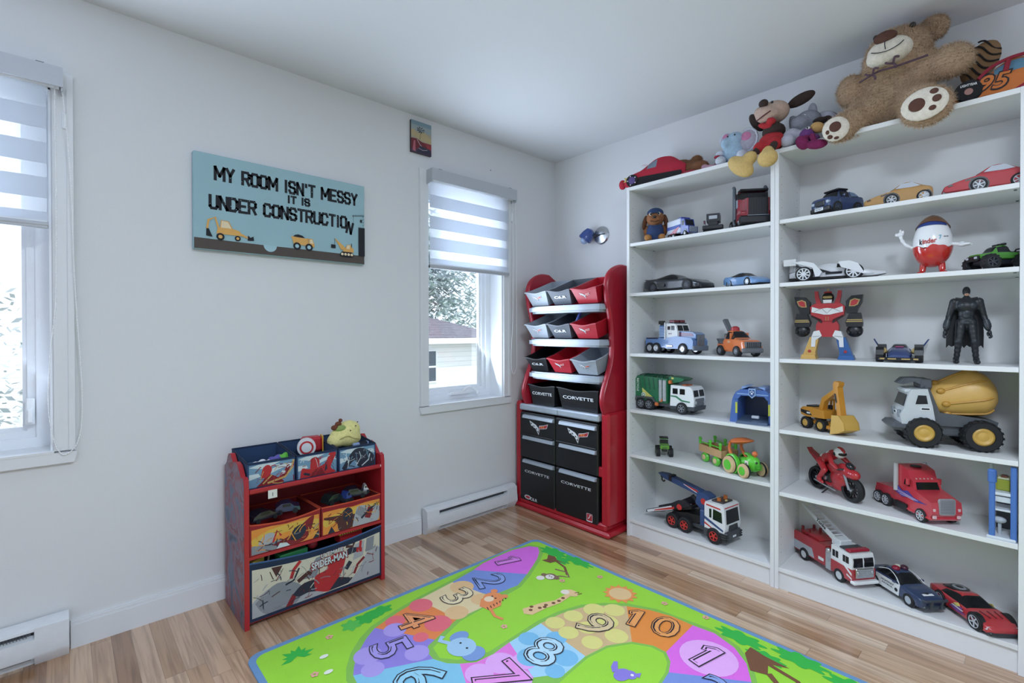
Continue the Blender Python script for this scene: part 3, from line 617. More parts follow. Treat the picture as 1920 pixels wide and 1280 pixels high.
# numbers in outlined, shaded digits (they read with their tops towards the bookcases)
DK = mm('#25202c')
for s_, x, y, deg, h_, m_ in (('1', -.735, 1.02, -19, .2, '#e48ae6'), ('2', -.935, .935, -20, .2, '#8ea5e0'), ('3', -1.13, .925, 2, .2, '#eeddb5'), ('4', -1.365, .905, -10, .2, '#f3a06a'), ('5', -1.525, .81, -9, .2, '#ab9ce6'), ('6', -1.535, .6, -11, .24, '#9cd4ec'), ('7', -1.335, .42, -8, .24, '#ee9ae4'), ('8', -1.12, .405, 14, .22, '#bfe2f5'), ('9', -.85, .386, -14, .22, '#e2c99c'), ('10', -.665, .212, 14, .19, '#f2a45c'), ('1', -.7, -.015, -12, .22, '#eeb0f2'), ('2', -.86, -.1, -12, .2, '#8ea5e0')):
    a = math.radians(deg); u = (math.sin(a), -math.cos(a)); r_ = math.atan2(u[1], u[0])
    ca, sa = math.cos(r_), math.sin(r_)
    def one(m_, x, y, h, g, dx=0):     # a numeral one with a flag, grown by g
        P = [(-.13-g, -.5-g), (.13+g, -.5-g), (.13+g, .5+g), (-.06-g*.4, .5+g), (-.3-g*1.3, .3+g*.2), (-.24-g, .14-g*.8), (-.13-g, .22-g)]
        A.poly(m_, [(x+((a+dx)*ca-c*sa)*h, y+((a+dx)*sa+c*ca)*h) for a, c in P])
    k = h_*.62
    for d, ch in ((0, s_),) if s_ != '10' else ((-.085, '1'), (.035, '0')):
        X, Y = x+d*ca, y+d*sa
        if ch == '1': one(DK, X, Y, k, .045); one(mm(m_), X, Y, k, .012); one(DK, X, Y, k, -.05, -.03); one(mm(m_), X, Y, k, -.065, .0)
        else:
            A.text(DK, ch, h_, X, Y, r_, .03, 1.15); A.text(mm(m_), ch, h_, X, Y, r_, .012, 1.15)
            A.text(DK, ch, h_*.995, X-.006*ca+.001*sa, Y-.006*sa-.001*ca, r_, -.028, 1.15); A.text(mm(m_), ch, h_*.98, X+.001*ca, Y+.001*sa, r_, -.026, 1.15)
b.build('printed_foam', T)
# ================================================================ red toy cabinet in the corner
RED = mat('#a1182b', .3, bump=.06, bs=60, var=.05, vs=6); RED2 = mat('#b01d2c', .28, bump=.06, bs=60, var=.05, vs=6)
SIL = mat('#a9b2bd', .35, .25); DRK = mat('#101115', .42, bump=.08, bs=500); LTG = mat('#9ba3ac', .45); MDG = mat('#4e535c', .45)
T = thing('toy_cabinet', 'tall red plastic toy cabinet with black doors in the room corner', 'toy cabinet', (0, 0, 0))
ya, yb = .835, 1.612
for y0, y1, o in ((ya, ya+.06, 1), (yb-.05, yb, -1)):
    b = MB(RED2); b.box(-.125, .285, y0, y1, .06, .715, .012)
    t = y0 if o > 0 else y1-.085
    b.box(-.1245, -.04, t+.004, t+.081, .34, .40, .006)
    b.build('side_column', T)
b = MB(RED2); b.box(-.145, .29, ya-.012, yb+.006, 0, .035, .012); b.box(-.13, .28, ya+.02, yb-.02, .03, .075, .01); b.build('base', T)
b = MB(RED); b.box(.26, .285, ya+.05, yb-.05, .05, .72); b.box(.25, .28, .87, 1.51, .72, 1.5, .01); b.build('back_panel', T)
PROF = [(.69, -.115), (.745, -.143), (.80, -.15), (.87, -.128), (.975, -.078), (1.06, -.055), (1.13, -.055), (1.2, -.06), (1.28, -.075), (1.37, -.102), (1.455, -.112), (1.52, -.09), (1.562, -.04), (1.585, .03), (1.585, .10)]
pr = bez([(x, 0, z) for z, x in PROF], 5); pr = [(p.x, p.z) for p in pr]+[(.2, 1.53), (.25, 1.45), (.265, 1.2), (.27, .69)]
for y0 in (.855, 1.5):
    b = MB(RED); n = len(pr); cx = .08; cz = 1.12
    def sh(d): return [(x+(cx-x)*d*.6, z+(cz-z)*d*.25) for x, z in pr]
    b.rings([[(x, yy, z) for x, z in sh(d)] for yy, d in ((y0, .08), (y0+.006, .02), (y0+.014, 0), (y0+.022, 0), (y0+.03, .02), (y0+.036, .08))])
    b.build('side_panel', T)
def tray(z):
    b = MB(SIL); pts = []
    for i in range(9): pts.append((-.145+.02*(1-math.sin(PI*i/8)), .892+.608*i/8))
    o = rr = [(-.1, .885), (-.128, .9), (-.142, .935), (-.148, 1.05), (-.15, 1.185), (-.148, 1.32), (-.142, 1.43), (-.128, 1.475), (-.1, 1.497), (.24, 1.497), (.24, .885)]
    b.pz(o, z-.03, z-.004); b.pz([(x*.94+.005, (y-1.19)*.97+1.19) for x, y in o], z-.004, z+.004)
    b.pz([(x*.9+.005, (y-1.19)*.95+1.19) for x, y in o], z-.042, z-.03)
    b.build('shelf_tray', T)
for z in (1.345, 1.135, .92): tray(z)
b = MB(SIL); b.box(-.14, .27, .897, 1.562, .66, .702, .008); b.box(-.146, -.138, 1.215, 1.222, .665, .695, .002); b.build('top_board', T)
WT = mat('#dfe3e8', .5); LRED = mat('#b5303a', .5); LOR = mat('#d9803f', .5)
def flags(A, x, z, s, dark=INK):
    """crossed flag badge: chequered wing and red-orange wing meeting in a point"""
    A.poly(WT, [(x, z-.5*s), (x-.02*s, z+.02*s), (x-.3*s, z+.25*s), (x-1.0*s, z+.5*s), (x-.8*s, z+.12*s), (x-.3*s, z-.08*s)])
    for k in range(6):
        for j in (0, 1):
            if (k+j) % 2: continue
            a_ = x-.86*s+.145*k*s; c_ = z+.36*s-.085*k*s-.13*j*s+.02*s; A.poly(dark, [(a_, c_), (a_+.12*s, c_-.06*s), (a_+.13*s, c_-.17*s), (a_+.02*s, c_-.11*s)])
    A.poly(WT, [(x, z-.5*s), (x+.06*s, z+.22*s), (x+.5*s, z+.3*s), (x+.98*s, z+.45*s), (x+.85*s, z+.1*s), (x+.45*s, z+.02*s), (x+.12*s, z-.02*s)])
    A.poly(LRED, [(x+.01*s, z-.4*s), (x+.09*s, z+.18*s), (x+.5*s, z+.26*s), (x+.92*s, z+.4*s), (x+.82*s, z+.13*s), (x+.45*s, z+.05*s), (x+.1*s, z+.0*s)])
    A.dot(LOR, x+.3*s, z+.14*s, .13*s, .06*s); A.poly(LOR, [(x+.45*s, z+.07*s), (x+.55*s, z+.08*s), (x+.6*s, z+.25*s), (x+.5*s, z+.24*s)])
# doors: y from .905 (right) to 1.56 (left), hinge-side viewed: picture right is -y
mid = 1.242
for (y0, y1) in ((mid+.002, 1.56), (.907, mid-.002)):
    d = MB(DRK); d.box(-.135, -.1, y0, y1, .34, .648, .008); d.box(-.142, -.13, y0+.01, y1-.01, .49, .505, .003)
    u = y1-y0
    A = Art(d, (-.1352, y1, .34), (0, -1, 0), (0, 0, 1)); flags(A, u*.56, .215, .085)
    d1 = d.build('upper_door', T)
    for z in (.615, .475): MB(SIL).prism([(-.134, z-.006), (-.156, z-.002), (-.15, z+.016), (-.134, z+.02)], (0, y0+.008 if y0 < 1 else y0+.002, 0), (1, 0, 0), (0, 0, 1), (0, u-(.055 if y0 < 1 else .045), 0)).build('handle_bar', d1)
    d = MB(DRK); d.box(-.135, -.1, y0, y1, .055, .336, .008)
    A = Art(d, (-.1352, y1, .055), (0, -1, 0), (0, 0, 1))
    A.text(WT, 'CORVETTE', .04, u*.5, .2, 0, .01, fit=(u*.7, .016))
    if y0 > 1.1:
        A.dot(WT, .075, .028, .03, .014); A.dot(LRED, .075, .028, .022, .009); A.text(WT, 'C6.R', .03, .13, .024, 0, .02, fit=(.065, .02))
    else:
        A.poly(WT, rrect(u*.76-.002, u*.76+.042, -.02+.03, .058, .006)); A.poly(LRED, rrect(u*.76, u*.76+.04, .016, .056, .006)); A.line(WT, [(u*.76+.008, .026), (u*.76+.02, .036), (u*.76+.02, .046), (u*.76+.032, .05)], .005)
    d2 = d.build('lower_door', T)
    MB(SIL).prism([(-.134, .312), (-.156, .316), (-.15, .332), (-.134, .336)], (0, y0+.008 if y0 < 1 else y0+.002, 0), (1, 0, 0), (0, 0, 1), (0, u-(.055 if y0 < 1 else .045), 0)).build('handle_bar', d2)
# plastic bins: open tubs with a wavy front lip
def bin_(label, m, y0, y1, z, deep, h, tilt, txt, grp, x=-.12):
    """front at x, back deeper; tilt raises the rear"""
    T = thing('storage_bin', label, 'storage bin', (x, (y0+y1)/2, z), 0, grp)
    T.rotation_euler = (0, -tilt, 0)
    w = (y1-y0)/2-.006; b = MB(m); t = .004
    def ring(z_, k, wob=0):
        f = .02*(1-k); o = []
        N_ = 12
        for i in range(N_+1):      # front edge, right to left
            y = -w+f+2*(w-f)*i/N_; o.append((-.022*k+.012, y, z_+(wob*(.006*math.cos(2*PI*(i/N_)*1.0)) if wob else 0)))
        for i in range(1, 5): o.append((-.022*k+.012+(deep-f)*i/4, w-f, z_+wob*.012*i/4))
        for i in range(1, N_+1): o.append((-.022*k+.012+deep-f, w-f-2*(w-f)*i/N_, z_+wob*.012))
        for i in range(1, 4): o.append((-.022*k+.012+(deep-f)*(1-i/4), -w+f, z_+wob*.012*(1-i/4)))
        return o
    def ins(r, d): 
        return [(min(max(p[0], min(q[0] for q in r)+d), max(q[0] for q in r)-d), max(min(p[1], max(q[1] for q in r)-d), min(q[1] for q in r)+d), p[2]) for p in r]
    def out(r, d):
        cx = sum(q[0] for q in r)/len(r); mx_ = max(q[0] for q in r); mn = min(q[0] for q in r); my = max(q[1] for q in r)
        return [(cx+(p[0]-cx)*(1+2*d/(mx_-mn)), p[1]*(1+d/my), p[2]) for p in r]
    top = ring(h, 1, 1)
    rs = [ring(0, 0), ring(h*.5, .5), [(p[0], p[1], p[2]-.008) for p in top], out([(p[0], p[1], p[2]-.006) for p in top], .005), out(top, .005), top, ins(top, .002), ins(ring(.006, .05), .006)]
    b.rings(rs)
    A = Art(b, (-.0005+.012-.022*.55, w, h*.55), (0, -1, 0), (.022*.5/(h*.55)*-1, 0, 1), .0001)
    A.o = Vector((.0095-.022*.3, w, h*.3)); A.v = Vector((-.022, 0, h)).normalized(); A.n = Vector((-1, 0, -.022/h)).normalized(); A.o += A.n*.0012
    if txt == 'flag': flags(A, w*1.0, h*.25, w*.42, INK)
    elif txt == 'wide': A.text(WT, 'CORVETTE', .04, w*1.0, h*.3, 0, .02, fit=(w*1.5, .02))
    else: A.text(WT, 'C6.R', .04, w, h*.25, 0, .04, fit=(w*1.1, h*.2), shear=.1)
    b.build('tub', T); return T
rows = [(1.352, 'top', (LTG, DRK, RED2)), (1.142, 'middle', (LTG, DRK, RED2)), (.927, 'lower', (DRK, RED2, LTG))]
nmz = {LTG: 'light grey', DRK: 'black', RED2: 'red'}
slots = ((1.487, 1.292), (1.288, 1.098), (1.094, .898))
for z, rn, cs in rows:
    for (y1, y0), c in zip(slots, cs):
        bin_('%s plastic bin on the %s shelf of the red toy cabinet' % (nmz[c], rn), {DRK: MDG if rn != 'lower' else DRK}.get(c, c), y0, y1, z, .27, .095, .30, 'dark' if c is DRK else 'flag', 'tilted bins of the toy cabinet')
bin_('wide black bin on the cabinet top board, the one nearest the window', DRK, 1.247, 1.49, .704, .3, .13, .0, 'wide', 'wide black bins of the toy cabinet', -.115)
bin_('wide black bin on the cabinet top board, the one nearest the bookcase', DRK, .905, 1.232, .704, .3, .13, .0, 'wide', 'wide black bins of the toy cabinet', -.115)
b = MB(mat('#3c4fa0', .4)); b.cyl((0, 0, 0), (.012, -.02, .06), .012, .01, 10); b.cyl((.012, -.02, .06), (.02, -.04, .1), .008, .002, 8)
solo('toy_dart', b, 'small blue toy sticking out of a black bin in the red cabinet', 'toy', (-.05, 1.14, 1.232))

# ================================================================ children's bin rack by the wall
T = thing('toy_rack', 'low red toy rack with printed bins standing by the left wall', 'toy rack', (0, 0, 0))
RK = mat('#a8212b', .4, var=.04, vs=8); RKD = mat('#8a1722', .5); xa, xb = -1.888, -1.28; t = .018
prof = [(1.30, 0), (1.30, .57), (1.306, .598), (1.325, .606), (1.345, .598), (1.36, .612), (1.39, .64), (1.43, .648), (1.47, .64), (1.485, .65), (1.51, .668), (1.54, .664), (1.56, .645), (1.575, .62), (1.61, .6), (1.61, 0)]
PRT = bpy.data.materials.new('faded_print'); PRT.use_nodes = True
N, L, bb = nodes(PRT); tc = N.new('ShaderNodeTexCoord'); ns = N.new('ShaderNodeTexNoise'); ns.inputs['Scale'].default_value = 7; ns.inputs['Detail'].default_value = 3; ns.inputs['Distortion'].default_value = 1.2
L.new(tc.outputs['Object'], ns.inputs[0]); rp = N.new('ShaderNodeValToRGB'); e = rp.color_ramp.elements
e[0].position = .3; e[0].color = lin('#28344f'); e[1].position = .72; e[1].color = lin('#a8434c')
for p, c in ((.42, '#5b6c86'), (.5, '#8a3a48'), (.56, '#7a6f80'), (.64, '#6d2733')): q = e.new(p); q.color = lin(c)
L.new(ns.outputs['Fac'], rp.inputs[0]); L.new(rp.outputs[0], bb.inputs['Base Color']); bb.inputs['Roughness'].default_value = .45
for x in (xa, xb-t):
    b = MB(RK); b.py(prof, x, x+t)
    b.m(PRT); yo = x-.0004 if x == xa else x+t+.0004
    b.add([(yo, 1.302+(y-1.302)*.995 if y > 1.302 else 1.303, z) for y, z in prof], [tuple(range(len(prof)))])
    b.build('side_panel', T)
b = MB(RK); b.prism([(1.312, .534), (1.6, .534), (1.6, .545), (1.312, .545)], (xa+t, 0, 0), (0, 1, 0), (0, 0, 1), (xb-xa-2*t, 0, 0)); b.build('top_shelf', T)
b = MB(RK); b.box(xa+t, xb-t, 1.3, 1.312, .537, .556, .004); b.build('front_rail', T)
b = MB(RK); b.prism([(1.302, .275), (1.6, .24), (1.6, .252), (1.302, .288)], (xa+t, 0, 0), (0, 1, 0), (0, 0, 1), (xb-xa-2*t, 0, 0)); b.build('middle_shelf', T)
MB(RKD).box(xa+t, xb-t, 1.592, 1.602, .0, .62).build('back_panel', T)
MB(RK).box(xa+t, xb-t, 1.32, 1.6, .012, .024).build('bottom_shelf', T)
b = MB(mat('#d9d6cf', .6)); b.box(-1.80, -1.765, 1.2985, 1.2998, .507, .541); b.m(INK); b.box(-1.783, -1.781, 1.298, 1.2985, .515, .53); b.build('paper_tag', T)
MB(WHT).cyl((xb-t-.004, 1.306, .548), (xb-t, 1.306, .548), .006, n=12).build('screw_cap', T)
NAVY = cl('#2c4468'); NAVD = cl('#1d2c46'); ORF = cl('#c14a2f')
def fabric_bin(label, m, trim, x0, x1, yF, yB, z0, zF, zB, sag, grp, tag_=None):
    T = thing('fabric_bin', label, 'fabric bin', ((x0+x1)/2, yF, z0), 0, grp)
    w = (x1-x0)/2; D = yB-yF; b = MB(m)
    hF, hB = zF-z0, zB-z0
    def rg(k, d, drop=0):
        o = []
        for i in range(9): o.append((-w+d+2*(w-d)*i/8, d*.5, (hF-sag*math.sin(PI*i/8))*k+drop))
        for i in range(1, 7): o.append((w-d, d*.5+(D-d)*i/6, (hF+(hB-hF)*i/6)*k+drop))
        for i in range(1, 9): o.append((w-d-2*(w-d)*i/8, D-d*.5, hB*k+drop))
        for i in range(1, 6): o.append((-w+d, D-d*.5-(D-d)*i/6, (hB+(hF-hB)*i/6)*k+drop))
        return o
    b.rings([rg(0, .001), rg(.5, 0), rg(1, 0), rg(1, .004), rg(.04, .005)])
    b.build('body', T)
    e = MB(trim); e.tube(rg(1, .002), .0035, 6, True); e.build('piping', T)
    return T, w, hF
RE = mat('#b02a2e', .8); RE2 = mat('#7d1f26', .8); DKB = mat('#262b3a', .8); SK1 = mat('#6d93ad', .8, var=.12, vs=9); SK2 = mat('#c3d0d4', .8); GO = mat('#c2a15e', .8); ORA = mat('#d98b3c', .8, var=.1, vs=14); CREAM = mat('#c9c2b0', .8, var=.08, vs=14); GRY = mat('#83868d', .8, var=.1, vs=12); GRY2 = mat('#a3a5aa', .8); BRN = mat('#4b2a28', .8); YGO = mat('#d0a94a', .8)
def front(T, w, h, curve=0):
    b = MB(SK1); A = Art(b, (-w+.006, -.0012, .004), (1, 0, 0), (0, 0, 1), .00003); A.W = 2*w-.012; A.H = h-.012; A.soft = True; return b, A
def busy(A, cols, n, seed):
    q = random.Random(seed); W, H = A.W, A.H
    for i in range(n):
        x, z = q.random()*W, q.random()*H*.8+H*.05; a = q.uniform(-.6, 2.2); l = q.uniform(.012, .05); c = q.uniform(-.5, .5); P = []
        for k in range(5):
            P.append((min(max(x, .001), W-.001), min(max(z, .001), H*.86))); x += math.cos(a)*l/4; z += math.sin(a)*l/4; a += c/2
        A.line(q.choice(cols), P, q.uniform(.0012, .004))
def sky(A):
    W, H = A.W, A.H; A.poly(SK1, [(0, 0), (W, 0), (W, H), (0, H)])
    A.poly(SK2, [(0, H*.9), (W*.35, H*.75), (W*.7, H), (W*.2, H)]); A.poly(SK2, [(W*.45, H*.5), (W*.8, H*.7), (W, H*.62), (W*.9, H*.85), (W*.5, H*.72)]); A.poly(SK2, [(0, H*.35), (W*.25, H*.45), (W*.2, H*.6), (0, H*.6)])
top = [(-1.865, -1.678), (-1.672, -1.492), (-1.486, -1.304)]
lab = ['blue fabric bin on the rack top, leftmost, with a red and gold print', 'blue fabric bin in the middle of the rack top, with a red print', 'blue fabric bin on the rack top, rightmost, with a black print']
for i, (x0, x1) in enumerate(top):
    B, w, h = fabric_bin(lab[i], NAVY, NAVD, x0, x1, 1.345, 1.588, .546, .65, .67, .0, 'fabric bins on the rack top')
    f, A = front(B, w, h); sky(A); W, H = A.W, A.H
    if i == 0:      # abstract red and gold swirl
        A.poly(RE2, [(W*.15, 0), (W*.75, 0), (W*.62, H*.3), (W*.4, H*.5), (W*.3, H*.25)]); A.poly(RE, [(W*.25, H*.35), (W*.3, H*.8), (W*.42, H*.92), (W*.5, H*.7), (W*.42, H*.4)])
        A.poly(RE2, [(W*.5, H*.25), (W*.72, H*.35), (W*.84, H*.75), (W*.92, H*.7), (W*.78, H*.18)]); A.line(GO, [(W*.4, H*.1), (W*.8, H*.25), (W*.95, H*.6), (W, H*.98)], .008); A.line(GO, [(W*.3, H*.1), (W*.5, H*.45)], .005); A.dot(SK2, W*.76, H*.48, .008)
    if i == 1:
        A.poly(RE, [(W*.05, 0), (W*.95, 0), (W*.85, H*.3), (W, H*.95), (W*.82, H), (W*.68, H*.5), (W*.3, H*.38), (W*.1, H*.45)]); A.poly(RE2, [(W*.3, 0), (W*.7, 0), (W*.6, H*.35), (W*.4, H*.3)]); A.poly(DKB, [(W*.68, H*.1), (W*.76, H*.25), (W*.72, H*.55)])
        A.poly(RE, [(W*.3, H*.4), (W*.34, H*.82), (W*.46, H*.9), (W*.55, H*.7), (W*.5, H*.35)]); A.line(DKB, [(W*.15, H*.2), (W*.3, H*.1)], .01)
    if i == 2:
        A.poly(DKB, [(W*.05, H*.1), (W*.3, H*.75), (W*.48, H*.98), (W*.72, H*.9), (W*.98, H*.5), (W, 0), (W*.55, 0), (W*.42, H*.4), (W*.15, 0)]); A.line(SK2, [(W*.45, H*.1), (W*.6, H*.5), (W*.55, H*.8)], .003); A.line(SK2, [(W*.62, H*.05), (W*.82, H*.3), (W*.86, H*.6)], .005); A.line(GRY, [(W*.6, H*.4), (W*.75, H*.6)], .003); A.line(GRY, [(W*.6, H*.6), (W*.72, H*.42)], .003)
    busy(A, ((RE, RE2, GO, SK2), (RE, RE2, DKB, SK2), (DKB, GRY, SK2, SK1))[i], 26, i)
    f.build('printed_front', B)
for i, (x0, x1) in enumerate(((-1.868, -1.587), (-1.582, -1.3))):
    B, w, h = fabric_bin(('orange printed fabric bin on the middle rack shelf, the left one', 'orange printed fabric bin on the middle rack shelf, the right one')[i], cl('#8e2026'), ORF, x0, x1, 1.303, 1.585, .289, .413, .40, .014 if i == 0 else .004, 'orange fabric bins of the rack')
    f, A = front(B, w, h-.012); W, H = A.W, A.H; A.poly(ORA, [(0, 0), (W, 0), (W, H), (W*.5, H*.95), (0, H)]); A.poly(YGO, [(W*.05, H*.3), (W*.5, H*.6), (W, H*.35), (W, H*.8), (W*.4, H*.9), (0, H*.6)])
    if i == 0:
        A.poly(GRY, [(0, 0), (W*.6, 0), (W*.4, H*.35), (W*.22, H*.25), (0, H*.35)]); A.poly(GRY2, [(W*.12, H*.5), (W*.2, H*.72), (W*.32, H*.66), (W*.28, H*.3), (W*.1, H*.35)]); A.poly(RE2, [(W*.28, H*.2), (W*.55, H*.42), (W*.85, H*.95), (W*.92, H*.9), (W*.8, H*.1), (W*.5, H*.02)]); A.poly(DKB, [(W*.55, H*.2), (W*.6, H*.6), (W*.72, H*.75), (W*.8, H*.5), (W*.7, H*.15)]); A.line(RE, [(W*.3, H*.3), (W*.36, H*.75), (W*.42, H*.5)], .008); A.poly(DKB, [(W*.9, 0), (W, 0), (W, H*.35)]); A.poly(SK2, [(W*.35, 0), (W*.55, 0), (W*.5, H*.15), (W*.4, H*.2)])
    else:
        A.poly(BRN, [(W*.02, H*.75), (W*.25, H*.7), (W*.4, H*.62), (W*.66, H*.55), (W*.72, H*.35), (W*.5, H*.02), (W*.28, 0), (W*.22, H*.45), (W*.03, H*.65)]); A.dot(DKB, W*.42, H*.65, .024, .03); A.poly(GRY2, [(W*.5, H*.02), (W*.95, 0), (W, H*.65), (W*.9, H*.75), (W*.62, H*.9), (W*.55, H*.6)]); A.poly(GRY, [(W*.62, H*.9), (W*.55, H*.6), (W*.68, H*.3), (W*.74, H*.7)]); A.poly(RE2, [(W*.72, H*.3), (W*.8, H*.85), (W*.88, H*.6), (W*.82, H*.2)]); A.line(DKB, [(W*.66, H*.3), (W*.8, H*.6), (W*.96, H*.85)], .01); A.poly(DKB, [(W*.08, 0), (W*.2, 0), (W*.14, H*.3)])
    busy(A, (BRN, RE2, DKB, GRY, YGO, ORA), 46, 7+i)
    f.build('printed_front', B)
B, w, h = fabric_bin('large blue-edged fabric bin at the rack bottom with a lettered print', NAVD, cl('#3c5a86'), -1.878, -1.29, 1.302, 1.58, .025, .262, .25, .026, 'bottom bin of the rack')
del B['group']
f = MB(CREAM); A = Art(f, (-w+.017, -.0015, .014), (1, 0, 0), (0, 0, 1), .00003); W, H = 2*w-.034, h-.034; A.W, A.H = W, H
tp = [(W*(1-i/8), H-.008-.022*math.sin(PI*i/8)) for i in range(9)]
A.poly(CREAM, [(0, 0), (W, 0)]+tp); A.soft = True
A.poly(GRY2, [(0, 0), (W*.5, 0), (W*.42, H*.2), (W*.18, H*.52), (0, H*.3)]); A.poly(GRY, [(W*.02, H*.28), (W*.17, H*.55), (W*.34, H*.36), (W*.3, 0), (W*.1, 0)]); A.poly(GRY2, [(W*.72, 0), (W, 0), (W, H*.6), (W*.9, H*.62), (W*.82, H*.3)])
A.poly(BRN, [(W*.13, H*.9), (W*.21, H*.88), (W*.165, H*.68)]); A.poly(GRY, [(W*.36, H*.45), (W*.46, H*.82), (W*.52, H*.83), (W*.46, H*.4)]); A.poly(GRY, [(W*.87, H*.6), (W*.88, H*.9), (W*.95, H*.92), (W*.94, H*.62)]); A.poly(GRY2, [(W*.76, H*.5), (W*.78, H*.85), (W*.86, H*.88), (W*.85, H*.55)])
# generic red and dark blue shapes
A.poly(RE2, [(W*.23, 0), (W*.28, .0), (W*.32, H*.22), (W*.28, H*.22)]); A.poly(DKB, [(W*.28, H*.2), (W*.36, H*.36), (W*.48, H*.34), (W*.5, H*.1), (W*.4, H*.14), (W*.33, H*.12)])
A.poly(RE, [(W*.45, H*.12), (W*.45, H*.42), (W*.54, H*.5), (W*.56, H*.72), (W*.63, H*.78), (W*.7, H*.72), (W*.67, H*.36), (W*.6, H*.1), (W*.55, .002)]); A.poly(DKB, [(W*.56, .002), (W*.72, H*.03), (W*.76, H*.12), (W*.64, H*.24)])
A.poly(DKB, [(W*.66, H*.62), (W*.72, H*.8), (W*.8, H*.76), (W*.79, H*.68), (W*.73, H*.66)]); A.poly(RE, [(W*.79, H*.76), (W*.84, H*.74), (W*.84, H*.64), (W*.79, H*.66)]); A.line(RE, [(W*.27, H*.55), (W*.29, H*.72), (W*.34, H*.86)], .014); A.line(DKB, [(W*.23, H*.46), (W*.29, H*.5), (W*.33, H*.72)], .008)
A.line(BRN, [(W*.32, H*.44), (W*.4, H*.56), (W*.42, H*.5)], .018); A.line(RE2, [(W*.77, H*.2), (W*.8, H*.38), (W*.86, H*.5)], .012); A.line(DKB, [(W*.7, H*.36), (W*.74, H*.5)], .02); A.line(RE, [(W*.82, H*.7), (W*.83, H*.9)], .012); A.line(BRN, [(W*.7, H*.86), (W*.76, H*.82), (W*.77, H*.9)], .012)
busy(A, (GRY, GRY2, CREAM, RE2, DKB, BRN), 80, 21)
A.text(RE2, 'ULTIMATE', .03, W*.585, H*.83, .05, .06, fit=(.105, .022)); A.text(RE2, 'SPIDER-MAN', .05, W*.565, H*.675, .06, .09, fit=(.168, .038)); A.text(SK2, 'ULTIMATE', .03, W*.585, H*.832, .05, .02, fit=(.1, .018)); A.text(SK2, 'SPIDER-MAN', .05, W*.565, H*.68, .06, .03, fit=(.16, .032))
f.build('printed_front', B)
# toys peeking out of the bins
G = 'toys in the rack bins'
def toy(name, b, label, cat, loc, rz=0, g=G): return solo(name, b, label, cat, loc, rz, g)
for k, (h_, c_, x, y, z) in enumerate((('#e3e2ea', 'white', -1.80, 1.42, .62), ('#dcdce6', 'pale lilac', -1.768, 1.41, .622), ('#5a51a8', 'violet', -1.735, 1.42, .63), ('#5fb83c', 'bright green', -1.70, 1.43, .632))):
    me = blob([((0, 0, 0), (.026, .02, .016)), ((.015, .008, .01), (.016, .014, .013)), ((-.016, -.004, .008), (.015, .013, .012))], .004)
    toy('small_toy', MB(pl(h_)).take(me), '%s plastic toy lying in the leftmost blue bin' % c_, 'toy', (x, y, z))
b = MB(mat('#3a5a80', .8)); b.box(-.08, .085, -.05, .1, -.02, 0, .006); toy('folded_cloth', b, 'dark blue fill under the toys in the leftmost blue bin', 'cloth', (-1.772, 1.44, .61))
b = MB(WHT); b.cyl((0, -.014, 0), (0, .014, 0), .04, n=28); b.m(mat('#c23036', .4)); b.cyl((0, -.017, 0), (0, -.014, 0), .03, .028, 24); b.m(WHT); b.cyl((0, -.019, 0), (0, -.017, 0), .022, n=20); toy('round_toy', b, 'round white toy sticking up in the middle blue bin', 'toy', (-1.585, 1.47, .655), -.3)
b = MB(mat('#b32630', .4)); b.box(-.045, .045, -.03, .03, -.03, .04, .01); b.m(mat('#d9a23a', .4)); b.box(.045, .05, -.03, .03, -.03, .042); toy('toy_box', b, 'red box with a yellow edge in the middle blue bin', 'toy', (-1.545, 1.52, .65), -.2)
PY = fu('#e6dd94'); me = blob([((0, 0, 0), (.082, .045, .05), (.0, .25, 0)), ((.02, .01, .03), (.06, .045, .045)), ((-.05, 0, -.01), (.045, .04, .035))], .008)
b = MB(PY).take(me)
for p in ((.03, -.038, .052), (.0, -.042, .035), (.045, -.03, .068)): b.m(mat('#6b4a32', .6)); b.ell(p, .0035, n=8, k=5)
b.m(mat('#b8a868', .9)); b.tube(bez([(-.055, -.04, .0), (-.02, -.05, .012), (.015, -.045, -.004), (.05, -.042, -.014)]), .0015, 5)
b.m(mat('#8ba05a', .9)); b.ell((-.035, -.01, .045), (.03, .02, .016)); b.m(mat('#6b3a26', .9)); b.ell((-.06, -.005, .052), (.018, .016, .013)); b.ell((-.04, 0, .066), (.016, .014, .012)); b.ell((-.028, .0, .082), (.009, .01, .009))
toy('yellow_plush', b, 'pale yellow plush sticking out of the rightmost blue bin', 'plush toy', (-1.405, 1.45, .68), .12)
b = MB(mat('#8b9ec4', .5)); b.box(-.04, .04, -.01, .01, -.015, .012, .004); b.m(DKB); b.box(-.01, .03, -.011, .011, .0, .012); toy('small_toy', b, 'blue grey toy at the front of the rightmost blue bin', 'toy', (-1.36, 1.385, .645), .1)
